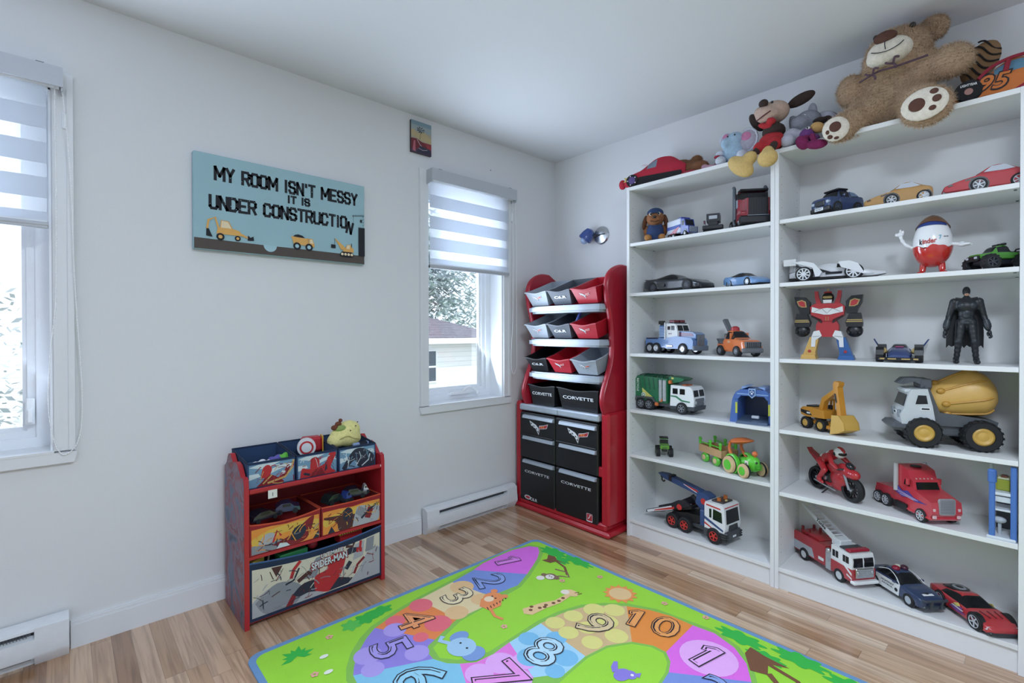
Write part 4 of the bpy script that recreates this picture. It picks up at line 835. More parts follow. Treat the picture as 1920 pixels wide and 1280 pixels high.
for k, (h_, nm, x, y, z, sx, sy, sz) in enumerate((('#1d2230', 'long dark toy car', -1.80, 1.37, .425, .06, .03, .02), ('#232e52', 'dark blue toy car', -1.70, 1.38, .432, .05, .03, .022), ('#1c2a2a', 'dark green toy car', -1.50, 1.37, .425, .05, .028, .022), ('#22283a', 'black toy car', -1.40, 1.37, .43, .055, .03, .022), ('#2c4388', 'bright blue toy car', -1.45, 1.345, .425, .016, .02, .026), ('#c9ccd0', 'pale toy figure', -1.345, 1.37, .435, .012, .02, .02))):
    b = MB(pt(h_)); b.px([(-sx, -sz*.6), (sx, -sz*.6), (sx*.96, sz*.1), (sx*.5, sz*.3), (sx*.2, sz), (-sx*.5, sz), (-sx*.9, sz*.3)], -sy, sy); b.m(GLS); b.box(-sx*.4, sx*.25, -sy-.0005, sy+.0005, sz*.35, sz*.85)
    for q in (-.6, .6): b.m(TIRE); b.cyl((sx*q, -sy-.002, -sz*.6), (sx*q, sy+.002, -sz*.6), sz*.5, n=12)
    toy('toy_car', b, '%s lying in an orange bin of the red rack' % nm, 'toy car', (x, y, z), .25*(-1)**k)
b = MB(mat('#2f7d4a', .5)); b.box(-.06, .06, -.03, .03, -.02, .008, .004); toy('green_block', b, 'green flat toy in the large bottom bin', 'toy', (-1.69, 1.36, .24), .1)
b = MB(mat('#c9b44a', .5)); b.box(-.028, .028, -.02, .02, -.02, .014, .003); toy('yellow_block', b, 'yellow block in the left end of the large bottom bin', 'toy', (-1.835, 1.35, .245), .5)
b = MB(mat('#8f7f6a', .5)); b.cyl((0, 0, -.02), (.03, .05, .09), .004, n=8); toy('toy_rod', b, 'thin grey rod standing in the large bottom bin', 'toy', (-1.79, 1.34, .25))
b = MB(mat('#b3242c', .45)); b.box(-.055, .055, -.03, .03, -.03, .008, .003); b.m(mat('#d4c046', .45)); b.box(-.06, .06, -.032, .032, .008, .026, .003); b.m(INK)
for k in range(10): b.box(-.052+k*.011, -.048+k*.011, -.0325, -.032, .01, .024)
toy('toy_ruler_box', b, 'red box with a yellow ruled lid in the large bottom bin', 'toy', (-1.43, 1.37, .245), .05)
b = MB(mat('#9c2430', .5)).ell((0, 0, 0), (.022, .02, .02)); toy('red_ball', b, 'small dark red ball in the large bottom bin', 'ball', (-1.6, 1.36, .245))
# ================================================================ toy builders
def wheel(T, x, y, r, w, rim=CHR, sp=5, tire=TIRE, tread=0, k=.62, hub=None):
    s = 1 if y > 0 else -1; b = MB(tire)
    pr = [(r*k, -w/2), (r*.9, -w/2), (r*.99, -w*.36), (r, -w*.2), (r, w*.2), (r*.99, w*.36), (r*.9, w/2), (r*k, w/2)]
    b.lathe(pr, 28, (x, y, r), (0, s, 0), False)
    if tread:
        for i in range(tread):
            a = 2*PI*i/tread; c, q = math.cos(a), math.sin(a); e = r*1.0
            for d in (-1, 1): b.T = Matrix.Translation((x, y, r)) @ Matrix.Rotation(-a, 4, 'Y'); b.box(e*.97, e*1.03, min(0, d*w*.46), max(0, d*w*.46), -r*.07+d*r*.04, r*.07+d*r*.04)
        b.T = Matrix.Identity(4)
    b.m(rim)
    if sp == 0: b.lathe([(r*k, -w*.5), (r*k, w*.42), (r*k*.8, w*.5), (r*k*.5, w*.42), (r*.18, w*.46), (0, w*.5)], 28, (x, y, r), (0, s, 0))
    else:
        b.lathe([(r*k, w*.5), (r*k*.92, w*.52), (r*k*.86, w*.4)], 28, (x, y, r), (0, s, 0), False)
        for i in range(sp):
            b.T = Matrix.Translation((x, y, r)) @ Matrix.Rotation(2*PI*i/sp+.3, 4, 'Y'); b.box(0, r*k*.9, s*w*.36 if s > 0 else -w*.48, w*.48 if s > 0 else -w*.36, -r*.075, r*.075)
        b.T = Matrix.Identity(4); b.cyl((x, y+s*w*.3, r), (x, y+s*w*.5, r), r*.16, n=14)
        b.m(hub or BLK); b.cyl((x, y-s*w*.4, r), (x, y+s*w*.34, r), r*k*.99, n=28)
    return b.build('wheel', T)
def axles(T, xs, hw, r, w, **q):
    for x in xs:
        for s in (-1, 1): wheel(T, x, s*hw, r, w, **q)
def carbody(T, st, body, glass=GLS, side=(), top=(), under=BLK, name='body', tops=None):
    """a lofted shell: stations (x, z bottom, z shoulder, z top, half width, half roof width)"""
    P = []
    n = 4
    for i in range(len(st)-1):
        a, p, c, d = st[max(i-1, 0)], st[i], st[i+1], st[min(i+2, len(st)-1)]
        for k in range(n):
            t = k/n
            P.append([.5*((2*B)+(C-A)*t+(2*A-5*B+4*C-D)*t*t+(3*B-A-3*C+D)*t**3) for A, B, C, D in zip(a, p, c, d)])
    P.append(list(st[-1])); b = MB(body); b.m(glass); b.m(under)
    if tops: b.m(tops)
    rs = []
    for x, zb, zs, zt, ws, wt in P:
        h = [(ws*.82, zb), (ws*.98, zb+.14*(zs-zb)), (ws, zb+.55*(zs-zb)), (ws*.985, zb+.85*(zs-zb)), (ws*.93, zs), (wt, zs+.82*(zt-zs)), (wt*.85, zs+.96*(zt-zs)), (wt*.5, zt)]
        rs.append([(x, -y, z) for y, z in h]+[(x, y, z) for y, z in h[::-1]])
    def mi(i, j):
        g = i//n
        if j == 15: return 2
        if g in side and j in (4, 10): return 1
        if g in top and j in (5, 6, 7, 8, 9): return 1
        if tops and j in (5, 6, 7, 8, 9): return 3
        return 0
    b.cur = 0
    b.rings(rs, True, True, mi); return b
def arch(b, x, y, z, r, m, w=.003):
    """a dark wheel opening on the flank"""
    s = 1 if y > 0 else -1
    b.m(m); b.cyl((x, y-s*.012, z), (x, y+s*w, z), r, n=26)
def put(T, x, y, z, deg): T.location = (x, y, z); T.rotation_euler = (0, 0, math.radians(deg)); return T
NIL = (0, 0, 0)

# ---------------------------------------------------------------- left bookcase, from the top shelf down
T = put(thing('plush_dog', 'brown plush puppy in a blue cap sitting on the top shelf corner', 'plush toy', NIL), .09, .668, S1, 208)
BR = fu('#8a5a38'); BR2 = fu('#5b3622'); TANF = fu('#b07c48'); BLU = cl('#2b3f68')
MB(BR).take(blob([((0, 0, .06), (.042, .045, .06)), ((.012, 0, .135), (.05, .05, .045)), ((.05, 0, .12), (.026, .036, .026)), ((-.01, .05, .07), (.018, .018, .035)), ((-.01, -.05, .07), (.018, .018, .035))], .006)).build('body', T)
b = MB(BLU); b.lathe([(.046, .012), (.0495, .045), (.047, .078), (.038, .1), (.026, .106)], 24, NIL, (0, 0, 1), False); b.build('vest', T)
b = MB(BLU); b.ell((-.002, 0, .168), (.046, .046, .03)); b.ell((.042, 0, .162), (.026, .03, .007)); b.build('cap', T)
for s in (-1, 1):
    b = MB(BR2); b.ell((.0, s*.058, .118), (.02, .013, .042), (s*.2, 0, 0)); b.build('ear', T)
    MB(TANF).take(blob([((.03, s*.034, .022), (.034, .02, .021)), ((.062, s*.04, .02), (.017, .019, .02))], .006)).build('leg', T)
    b = MB(pl('#e8e4dc')); b.ell((.055, s*.022, .153), (.006, .008, .009)); b.m(BLK).ell((.0595, s*.021, .152), (.004, .006, .007)); b.build('eye', T)
b = MB(BLK); b.ell((.077, 0, .131), (.006, .011, .007)); b.tube(bez([(.068, -.024, .112), (.076, -.008, .106), (.076, .008, .106), (.068, .024, .112)]), .0015, 5); b.build('nose', T)

def smalltruck():
    T = put(thing('toy_truck', 'small blue and white toy truck beside the plush puppy', 'toy truck', NIL), .085, .5, S1, -112)
    B = pt('#3a4d9c'); b = MB(pl('#cfd5e2')); b.box(-.085, .028, -.035, .035, .026, .103, .004); b.m(pl('#3e57a8')); b.box(-.083, .026, -.0356, .0356, .052, .07); b.m(pt('#b3364a')); b.px([(-.06, .026), (-.01, .026), (.02, .06), (-.02, .05)], -.0362, .0362); b.m(B); b.box(.0, .03, -.03, .03, .1, .11, .003); b.build('cargo_box', T)
    b = MB(B); b.px([(.028, .016), (.085, .016), (.085, .05), (.062, .056), (.052, .096), (.028, .1)], -.032, .032); b.m(pl('#8e97a8')); b.box(.083, .09, -.026, .026, .018, .048, .003)
    for k in range(4): b.box(.088, .0915, -.027, .027, .021+k*.008, .0245+k*.008)
    b.m(GLS); b.prism([(-.026, 0), (.026, 0), (.024, .03), (-.024, .03)], (.0612, 0, .061), (0, 1, 0), (-.25, 0, 1), (.001, 0, 0)); b.box(.034, .052, -.0325, .0325, .062, .086); b.m(pl('#9aa2b2')); b.box(.05, .075, -.036, .036, .02, .036, .003); b.build('cab', T)
    axles(T, (-.062, -.03, .062), .031, .015, .014, sp=0); return T
smalltruck()
T = put(thing('toy_truck', 'small black toy truck between the blue truck and the big red truck', 'toy truck', NIL), .09, .328, S1, -160)
b = MB(pl('#1d1e25')); b.box(-.06, .055, -.045, .045, .012, .032, .003); b.box(.03, .06, -.05, .05, .014, .036, .004); b.box(-.01, .028, -.024, .024, .032, .062, .003); b.build('chassis', T)
b = MB(pl('#23252d')); b.px([(-.045, .06), (.028, .06), (.03, .1), (-.035, .1), (-.045, .085)], -.032, .032); b.m(pl('#b6bcc6')); b.box(.0285, .031, -.02, .02, .072, .09, .001); b.build('cab', T)
b = MB(mat('#7b5460', .5)); b.cyl((-.01, -.042, .03), (-.015, -.046, .075), .005); b.m(pl('#a9adb6')); b.box(-.03, -.0, -.05, -.036, .03, .055, .003); b.build('hook', T)
axles(T, (-.04, .03), .04, .013, .014, sp=0)

T = put(thing('toy_truck', 'large red and black toy truck at the right end of the top shelf', 'toy truck', NIL), .135, .155, S1, -142)
RM = pt('#8e2433'); DKR = pl('#1a1b20')
b = MB(DKR); b.box(-.1, .1, -.06, .06, .018, .05, .005); b.box(.085, .112, -.085, .085, .012, .05, .006); b.build('chassis', T)
b = MB(RM); b.box(-.09, .02, -.068, .068, .045, .19, .008); b.px([(.015, .045), (.1, .05), (.103, .135), (.02, .145)], -.052, .052); b.m(GLS); b.box(.019, .0215, -.058, .058, .148, .182, .001); b.m(DKR); b.box(.0, .045, -.066, .066, .184, .196, .003); b.m(pl('#98a3ae'))
b.box(-.045, .012, -.0695, .0695, .11, .155, .002); b.m(GLS); b.box(-.005, .0205, -.0698, .0698, .15, .18); b.build('cab', T)
b = MB(DKR); b.box(.1, .107, -.044, .044, .05, .137, .004)
for k in range(14): b.box(.107, .109, -.04+k*.006, -.0375+k*.006, .053, .134)
b.m(pl('#8c95a0')); b.box(.1005, .1065, -.048, .048, .05, .053); b.build('grille', T)
for s in (-1, 1):
    b = MB(RM); b.px([(.03, .03), (.045, .07), (.08, .08), (.105, .07), (.108, .05)], *sorted((s*.053, s*.082))); b.m(pl('#d0d6da')); b.box(.1, .106, *sorted((s*.06, s*.078)), .054, .066, .002); b.build('fender', T)
    b = MB(pl('#5d6570', .3)); b.cyl((-.02, s*.075, .03), (-.02, s*.075, .2), .009, n=14); b.tube(bez([(-.02, s*.075, .2), (-.022, s*.075, .213), (-.032, s*.075, .222)]), .0085, 12); b.build('exhaust_stack', T)
axles(T, (-.075, -.02, .065), .066, .03, .026, sp=0)

T = put(thing('toy_car', 'black model sports car, the largest on the second shelf', 'toy car', NIL), .15, .555, S2, -100)
def wedge(T, L, W, H, body, zc=.0, **q):
    """low mid-engined sports car"""
    l = L/2; w = W/2
    st = [(l, H*.2, H*.34, H*.36, w*.62, w*.5), (l*.93, H*.14, H*.42, H*.45, w*.86, w*.66), (l*.6, H*.12, H*.64, H*.66, w*.98, w*.72), (l*.3, H*.12, H*.66, H*.69, w*.95, w*.7), (-l*.02, H*.12, H*.68, H*.985, w*.93, w*.56), (-l*.22, H*.12, H*.7, H, w*.95, w*.55), (-l*.55, H*.14, H*.76, H*.88, w, w*.58), (-l*.85, H*.18, H*.78, H*.8, w*.97, w*.66), (-l, H*.26, H*.72, H*.74, w*.88, w*.7)]
    b = carbody(T, st, body, side=(3, 4, 5), top=(3,), **q); return b, l, w
BKP = mat('#22242b', .3, coat=.4, var=.02); b, l, w = wedge(T, .37, .168, .1, BKP)
for s in (-1, 1):
    for x in (.115, -.115): arch(b, x, s*.0775, .031, .033, BLK, .004)
    b.m(BLK); b.prism([(-.075, .03), (-.035, .03), (-.03, .045), (-.06, .058), (-.085, .05)], (0, s*.0825, 0), (1, 0, 0), (0, 0, 1), (0, s*.0022, 0)); b.m(pl('#a9b6c6')); b.prism([(.158, .036), (.172, .033), (.168, .038), (.15, .042)], (0, s*.068, 0), (1, 0, 0), (0, 0, 1), (0, s*.012, 0))
b.m(BLK); b.box(.176, .187, -.06, .06, .012, .028, .003); b.m(pl('#3a3d44')); b.px([(-.16, .075), (-.186, .078), (-.186, .082), (-.16, .08)], -.07, .07); b.build('body', T)
axles(T, (.115, -.115), .0725, .031, .026, rim=pl('#4a4d55', .3), sp=10)
T = put(thing('toy_car', 'light blue model sports car at the right end of the second shelf', 'toy car', NIL), .125, .172, S2, -120)
b, l, w = wedge(T, .235, .112, .074, pt('#6c95c4'))
for s in (-1, 1):
    for x in (.066, -.066): arch(b, x, s*.047, .0235, .025, BLK, .004)
    b.m(pl('#cdd9e6')); b.tube(bez([(-.02, s*.053, .05), (-.045, s*.0535, .045), (-.05, s*.0535, .03), (-.03, s*.0535, .016)]), .0016, 5); b.m(pt('#2f4674')); b.prism([(-.1, .02), (-.05, .016), (-.052, .045), (-.08, .05)], (0, s*.0515, 0), (1, 0, 0), (0, 0, 1), (0, s*.0015, 0))
    b.m(BLK); b.prism([(s*.018, .012), (s*.042, .014), (s*.042, .024), (s*.018, .022)], (.1025, 0, 0), (0, 1, 0), (0, 0, 1), (.003, 0, 0))
b.m(pl('#27406e')); b.prism(circ(0, .02, .011, 16, .009), (.106, 0, 0), (0, 1, 0), (0, 0, 1), (.0025, 0, 0)); b.build('body', T)
axles(T, (.066, -.066), .0465, .0225, .018, rim=CHR, sp=7)

# ---- third shelf: blue heavy tow truck
T = put(thing('toy_truck', 'blue and white toy tow truck with a red roof light on the third shelf', 'toy truck', NIL), .145, .575, S3, -103)
BT = pt('#5f81b4'); PU = pt('#6d3a5c')
b = MB(BT); b.px([(-.17, .035), (-.02, .035), (-.02, .085), (-.065, .09), (-.17, .09)], -.056, .056); b.box(-.07, -.02, -.055, .055, .09, .16, .005)
for k in range(7): b.m(pl('#9fb2cf')); b.box(-.0705, -.0195, -.0556, .0556, .095+k*.0085, .0985+k*.0085)
b.m(pl('#1f2a44')); b.box(-.165, -.075, -.057, .057, .082, .09, .001); b.build('bed', T)
b = MB(BT); b.px([(-.02, .03), (.17, .03), (.172, .075), (.16, .09), (.06, .1), (-.02, .09)], -.058, .058); b.px([(.045, .09), (.172, .085), (.172, .11), (.15, .122), (.05, .128)], -.036, .036)
b.m(PU); b.px([(.05, .1), (.16, .1), (.15, .116), (.055, .122)], -.0368, .0368); b.m(pl('#6b7482')); b.box(.165, .18, -.06, .06, .022, .05, .004); b.build('hood', T)
b = MB(WHT); b.px([(-.02, .085), (.062, .085), (.062, .125), (.048, .168), (-.02, .172)], -.052, .052); b.m(GLS)
b.prism([(-.044, 0), (-.003, 0), (-.003, .03), (-.041, .03)], (.0605, 0, .13), (0, 1, 0), (-.32, 0, 1), (.0015, 0, 0)); b.prism([(.003, 0), (.044, 0), (.041, .03), (.003, .03)], (.0605, 0, .13), (0, 1, 0), (-.32, 0, 1), (.0015, 0, 0))
b.box(-.008, .012, -.0525, .0525, .135, .155); b.box(.018, .042, -.0525, .0525, .133, .158); b.m(PU); b.box(.0, .008, -.0528, .0528, .11, .117); b.box(.014, .021, -.0528, .0528, .11, .117); b.build('cab', T)
b = MB(pl('#5b6068', .3)); b.box(.172, .178, -.03, .03, .045, .108, .003)
for k in range(7): b.m(CHR); b.box(.178, .1795, -.026+k*.0078, -.023+k*.0078, .05, .104)
b.build('grille', T)
b = MB(pl('#6f2a34', .25)); b.box(-.005, .035, -.045, -.006, .174, .19, .004); b.box(-.005, .035, .006, .045, .174, .19, .004); b.m(pl('#4a4f58')); b.box(-.008, .038, -.05, .05, .168, .175); b.build('roof_light', T)
b = MB(pl('#2b2a25')); b.tube([(-.045, 0, .12), (-.095, 0, .178)], .014, 8); b.box(-.112, -.085, -.016, .016, .168, .188, .003); b.m(pl('#9a7f2a')); b.box(-.1, -.08, -.0165, .0165, .15, .156); b.m(BLK); b.tube(bez([(-.105, 0, .168), (-.112, 0, .15), (-.1, 0, .142), (-.096, 0, .15)]), .003, 6); b.build('crane_arm', T)
for s in (-1, 1):
    b = MB(CHR); b.cyl((-.022, s*.056, .08), (-.022, s*.056, .176), .006, n=12); b.build('exhaust_stack', T); b = MB(CHR); b.box(-.01, .035, *sorted((s*.056, s*.062)), .038, .052, .003); b.build('fuel_tank', T)
axles(T, (-.135, -.085, .105), .054, .031, .024, rim=CHR, sp=0)
# ---- orange tow truck
T = put(thing('toy_truck', 'orange toy tow truck with a grey hook arm on the third shelf', 'toy truck', NIL), .12, .21, S3, -124)
OR = pt('#d2713a'); GY = pl('#63666b')
st = [(.115, .03, .055, .058, .048, .04), (.1, .022, .075, .08, .052, .042), (.05, .022, .082, .088, .052, .042), (.03, .022, .085, .094, .052, .042), (-.0, .022, .086, .126, .05, .034), (-.045, .022, .086, .128, .05, .034), (-.06, .024, .08, .084, .05, .034)]
b = carbody(T, st, OR, side=(3, 4), top=(3,)); b.m(OR); b.box(-.0, .006, -.0515, .0515, .085, .118, .001)
b.box(-.115, -.05, -.05, .05, .03, .062, .005); b.m(pl('#c9956a')); b.box(-.02, .0, -.0525, .0525, .066, .08, .002); b.build('body', T)
b = MB(GY); b.box(.095, .122, -.054, .054, .02, .045, .006); b.box(.1, .12, -.045, .045, .045, .075, .005)
for k in range(7): b.m(BLK); b.box(.1195, .121, -.036+k*.011, -.031+k*.011, .048, .072)
b.build('bumper', T)
b = MB(GY); b.box(-.115, -.055, -.047, .047, .062, .072, .003); b.box(-.07, -.055, -.04, .04, .062, .115, .004); b.px([(-.112, .05), (-.15, .085), (-.14, .088), (-.105, .062)], -.032, .032); b.build('tow_bed', T)
b = MB(GY); b.prism([(-.06, .1), (-.045, .095), (-.112, .192), (-.126, .184)], (0, -.012, 0), (1, 0, 0), (0, 0, 1), (0, .024, 0)); b.m(BLK); b.cyl((-.118, 0, .18), (-.1, 0, .14), .002, n=6); b.build('crane_arm', T)
b = MB(pl('#a52730', .2)); b.lathe([(.022, .126), (.02, .145), (.01, .152), (0, .153)], 18, (-.03, 0, 0)); b.m(GY); b.box(-.055, -.008, -.028, .028, .122, .128, .002); b.build('roof_light', T)
axles(T, (-.078, .062), .049, .027, .024, rim=GY, sp=0)

# ---- fourth shelf: garbage truck
T = put(thing('toy_truck', 'green and white toy garbage truck on the fourth shelf', 'toy truck', NIL), .115, .598, S4, -93)
GN = mat('#1c6a45', .35, var=.05); GN2 = pl('#14513a'); LIM = pl('#c9c46a')
b = MB(GN); pf = [(-.19, .075), (-.195, .12), (-.185, .17), (-.165, .195), (-.06, .19), (.03, .185), (.03, .05), (-.18, .05)]
b.px(pf, -.06, .06)
for k in range(6):
    x = -.155+k*.03; b.m(GN2); b.tube(bez([(x+.012, -.0605, .12), (x+.006, -.0605, .165), (x, -.055, .195), (x, 0, .2), (x, .055, .195), (x+.006, .0605, .165), (x+.012, .0605, .12)]), .0028, 6)
for s in (-1, 1):
    b.m(LIM); b.prism([(-.135, .125), (-.055, .07), (-.13, .07)], (0, s*.0605, 0), (1, 0, 0), (0, 0, 1), (0, s*.001, 0)); b.m(pl('#d5ded6')); b.prism(circ(-.125, .085, .014), (0, s*.0615, 0), (1, 0, 0), (0, 0, 1), (0, s*.0006, 0)); b.m(GN2); b.tube([(-.125+.008*math.cos(a*.63), s*.0624, .085+.008*math.sin(a*.63)) for a in range(10)], .0016, 4, True)
    b.m(pl('#d5ded6')); b.T = Matrix.Identity(4); b.text('RECYCLE', .02, (-.165, s*.0608, .14), (0, 0, -s*-1), (s*-1, 0, 0) if s < 0 else (1, 0, 0), .0, .02, fit=(.075, .014))
b.build('container', T)
b = MB(GN); b.px([(.03, .165), (.06, .165), (.11, .178), (.125, .19), (.1, .196), (.03, .2)], -.045, .045); b.m(LIM); b.box(.045, .06, -.0455, .0455, .186, .196); b.build('roof_tank', T)
for x in (-.012, .013):
    for s in (-1, 1):
        b = MB(pl('#aeb3b7', .3)); b.cyl((x, s*.062, .062), (x, s*.062, .178), .0095, n=14)
        for k in range(14): b.lathe([(.0095, 0), (.0108, .002), (.0095, .004)], 12, (x, s*.062, .066+k*.008), (0, 0, 1), False)
        b.build('ribbed_pipe', T)
b = MB(WHT); b.px([(.045, .035), (.185, .04), (.188, .09), (.178, .14), (.165, .152), (.05, .155)], -.058, .058); b.m(pl('#3f4247')); b.px([(.045, .025), (.188, .025), (.192, .048), (.045, .04)], -.06, .06)
b.m(GLS)
for s in (-1, 1):
    for x0 in (.062, .105): b.prism([(x0, .108), (x0+.03, .108), (x0+.03, .138), (x0, .138)], (0, s*.058, 0), (1, 0, 0), (0, 0, 1), (0, s*.001, 0))
    b.prism([(s*.006, 0), (s*.052, 0), (s*.05, .034), (s*.006, .034)], (.1855, 0, .1), (0, 1, 0), (-.19, 0, 1), (.0015, 0, 0))
    b.m(pl('#2f7d56')); b.prism([(.05, .098), (.085, .098), (.12, .078), (.165, .074), (.165, .068), (.115, .07), (.08, .09), (.05, .092)], (0, s*.0583, 0), (1, 0, 0), (0, 0, 1), (0, s*.0008, 0)); b.m(GLS)
b.m(pl('#6c6f74')); b.box(.183, .192, -.045, .045, .05, .09, .004); b.m(pl('#b9bcc0')); b.box(.19, .1935, -.05, -.036, .062, .078, .002); b.box(.19, .1935, .036, .05, .062, .078, .002); b.m(pl('#b05a3a')); b.box(.1, .13, -.03, .03, .152, .16, .003); b.build('cab', T)
b = MB(pl('#d2703a')); b.box(.035, .05, -.062, -.03, .16, .18, .003); b.box(-.02, .0, -.068, -.058, .055, .075, .003); b.box(-.05, -.03, -.066, -.05, .03, .05, .003); b.build('orange_fitting', T)
b = MB(pl('#4a4d50')); b.box(-.19, .05, -.045, .045, .03, .055)
for s in (-1, 1): b.px([(-.185, .05), (-.175, .075), (-.06, .078), (-.04, .05), (-.055, .05), (-.065, .066), (-.165, .066), (-.17, .05)], *sorted((s*.05, s*.066)))
b.build('chassis', T)
axles(T, (-.142, -.088, .118), .054, .033, .026, rim=pl('#7d8187', .3), sp=6)

# ---- blue rescue garage
T = put(thing('toy_garage', 'blue arched toy garage with a shield badge on the fourth shelf', 'toy garage', NIL), .13, .127, S4, -172); GX = .7
BG = pl('#4a6bae'); BG2 = pl('#3a558f'); YG = pl('#c4c84a')
for s in (-1, 1):
    b = MB(BG); b.py([(s*.15, 0), (s*.1, 0), (s*.1, .04), (s*.095, .125), (s*.12, .14), (s*.135, .11)], -.08, .08); b.m(YG); b.box(.0805, .083, *sorted((s*.098, s*.112)), .045, .1, .002); b.v = [(x, y*GX, z) for x, y, z in b.v]; b.build('side_pillar', T)
b = MB(BG); b.py([(-.12, .115), (-.11, .15), (-.08, .165), (.08, .165), (.11, .15), (.12, .115), (.09, .12), (.075, .135), (-.075, .135), (-.09, .12)], -.08, .085); b.m(pl('#8aa6d6')); b.box(.084, .087, -.1, .1, .14, .146, .001); b.py([(-.075, .165), (-.03, .178), (-.075, .178)], -.06, .07); b.py([(.075, .165), (.03, .178), (.075, .178)], -.06, .07); b.v = [(x, y*GX, z) for x, y, z in b.v]; b.build('arch_roof', T)
b = MB(pl('#9db9e0')); b.py([(0, .125), (.022, .14), (.022, .172), (-.022, .172), (-.022, .14)], .086, .094); b.m(BG2); b.py([(0, .131), (.017, .143), (.017, .167), (-.017, .167), (-.017, .143)], .094, .096); b.m(pl('#d4dbe6'))
for y, z in ((-.009, .156), (0, .161), (.009, .156)): b.ell((.096, y, z), (.002, .0035, .0035), n=8, k=5)
b.ell((.096, 0, .148), (.002, .007, .005), n=10, k=5); b.v = [(x, y*GX, z) for x, y, z in b.v]; b.build('shield_badge', T)
b = MB(pl('#31415f')); b.box(-.08, -.074, -.1, .1, 0, .14); b.v = [(x, y*GX, z) for x, y, z in b.v]; b.build('back_wall', T)
b = MB(pl('#55657c')); b.px([(-.08, .0), (.11, 0), (.1, .012), (-.08, .022)], -.099, .099); b.m(pl('#cfd6de')); b.box(.03, .05, -.02, .03, .02, .035, .004); b.v = [(x, y*GX, z) for x, y, z in b.v]; b.build('ramp_floor', T)

# ---- fifth shelf: jeep, tractor with trailer
T = put(thing('toy_car', 'small bright green toy off-roader with black tyres on the fifth shelf', 'toy car', NIL), .12, .63, S5A, -145)
LG = pt('#5f9a35'); b = MB(LG); b.px([(-.045, .045), (.048, .045), (.048, .062), (.01, .068), (-.045, .07)], -.024, .024); b.box(.046, .05, -.022, .022, .044, .058, .002); b.m(BLK); b.box(.0, .008, -.022, .022, .068, .09, .001)
for q in range(5): b.box(.05, .0508, -.012+q*.0055, -.0095+q*.0055, .046, .056)
b.build('body', T)
b = MB(LG); b.px([(-.042, .068), (.006, .068), (.0, .095), (-.04, .095)], -.022, .022); b.m(GLS); b.box(-.033, -.008, -.0226, .0226, .074, .09); b.prism([(-.018, 0), (.018, 0), (.016, .018), (-.016, .018)], (.0052, 0, .073), (0, 1, 0), (-.2, 0, 1), (.0012, 0, 0)); b.build('cab', T)
b = MB(BLK); b.box(-.044, .004, -.024, .024, .094, .1, .002); b.box(-.04, .045, -.014, .014, .028, .046, .003); b.build('chassis', T)
axles(T, (-.032, .034), .035, .024, .022, rim=LG, sp=0, tread=12)
T = put(thing('toy_tractor', 'bright green and orange toy tractor towing a wooden trailer', 'toy tractor', NIL), .078, .168, S5A, -118)
TG_ = pl('#5fc43c', .32); TO = pl('#d97440', .35); WD = mat('#c79f72', .6, var=.12, vs=30); WD2 = mat('#d3b48a', .6, var=.1, vs=30)
MB(TG_).take(blob([((.06, 0, .07), (.04, .03, .034)), ((.055, 0, .055), (.048, .028, .03)), ((.015, 0, .06), (.04, .03, .025))], .004, 4)).build('hood', T)
b = MB(pl('#2f3a2a')); b.ell((.1, -.012, .078), (.004, .006, .006), n=8, k=5); b.build('eye', T); b = MB(pl('#2f3a2a')); b.ell((.1, .012, .078), (.004, .006, .006), n=8, k=5); b.build('eye', T); b = MB(pl('#4fae34'))
for k in range(4): b.box(.094, .103, -.02, .02, .042+k*.007, .045+k*.007, .001)
b.build('front_grille', T); b = MB(pl('#e8e6d8')); b.box(.045, .065, -.0325, -.027, .06, .08); b.m(INK); b.box(.05, .06, -.033, -.0325, .066, .07); b.build('side_sticker', T)
b = MB(pl('#3f9a2c')); b.box(-.045, .02, -.03, .03, .06, .075, .008); b.build('seat', T)
for s in (-1, 1):
    b = MB(TG_); b.lathe([(.042, 0), (.05, .004), (.05, .018), (.042, .022)], 20, (-.03, s*.032, .045), (0, s, 0), False); b.build('fender', T)
b = MB(TO); b.take(blob([((-.012, 0, .158), (.06, .056, .011), (0, -.22, 0)), ((-.025, 0, .158), (.05, .05, .017), (0, -.22, 0))], .004, 6)); b.build('canopy', T)
for s in (-1, 1):
    b = MB(TO); b.tube(bez([(-.055, s*.034, .148), (-.06, s*.036, .115), (-.04, s*.038, .085), (-.01, s*.042, .06), (.0, s*.044, .045)]), .0075, 8); b.ell((.0, s*.046, .04), .01); b.build('canopy_post', T)
b = MB(TO); b.cyl((.075, .0, .09), (.075, 0, .112), .005, n=8); b.ell((.075, 0, .115), .013); b.build('knob', T)
def wwheel(x, y, r, w, c):
    s = 1 if y > 0 else -1; b = MB(WD2); b.lathe([(r*.9, -w/2), (r, -w*.3), (r, w*.3), (r*.92, w/2), (r*.6, w*.55)], 26, (x, y, r), (0, s, 0)); b.m(c); b.lathe([(r*.62, w*.5), (r*.6, w*.62), (r*.2, w*.66), (0, w*.66)], 22, (x, y, r), (0, s, 0)); b.m(BLK); b.lathe([(r*1.0, -w*.5), (r*1.03, -w*.42), (r*1.03, -w*.1), (r*1.0, 0)], 26, (x, y, r), (0, s, 0), False); b.build('wheel', T)
for s in (-1, 1): wwheel(-.03, s*.058, .042, .026, TG_); wwheel(.062, s*.052, .034, .022, TG_)
b = MB(WD); b.box(-.29, -.1, -.045, .045, .05, .056); b.box(-.29, -.1, -.05, -.044, .05, .09, .002); b.box(-.29, -.1, .044, .05, .05, .09, .002); b.box(-.29, -.284, -.05, .05, .05, .09, .002); b.box(-.106, -.1, -.05, .05, .05, .09, .002); b.m(BLK); b.box(-.1, -.05, -.006, .006, .05, .056); b.build('trailer_box', T)
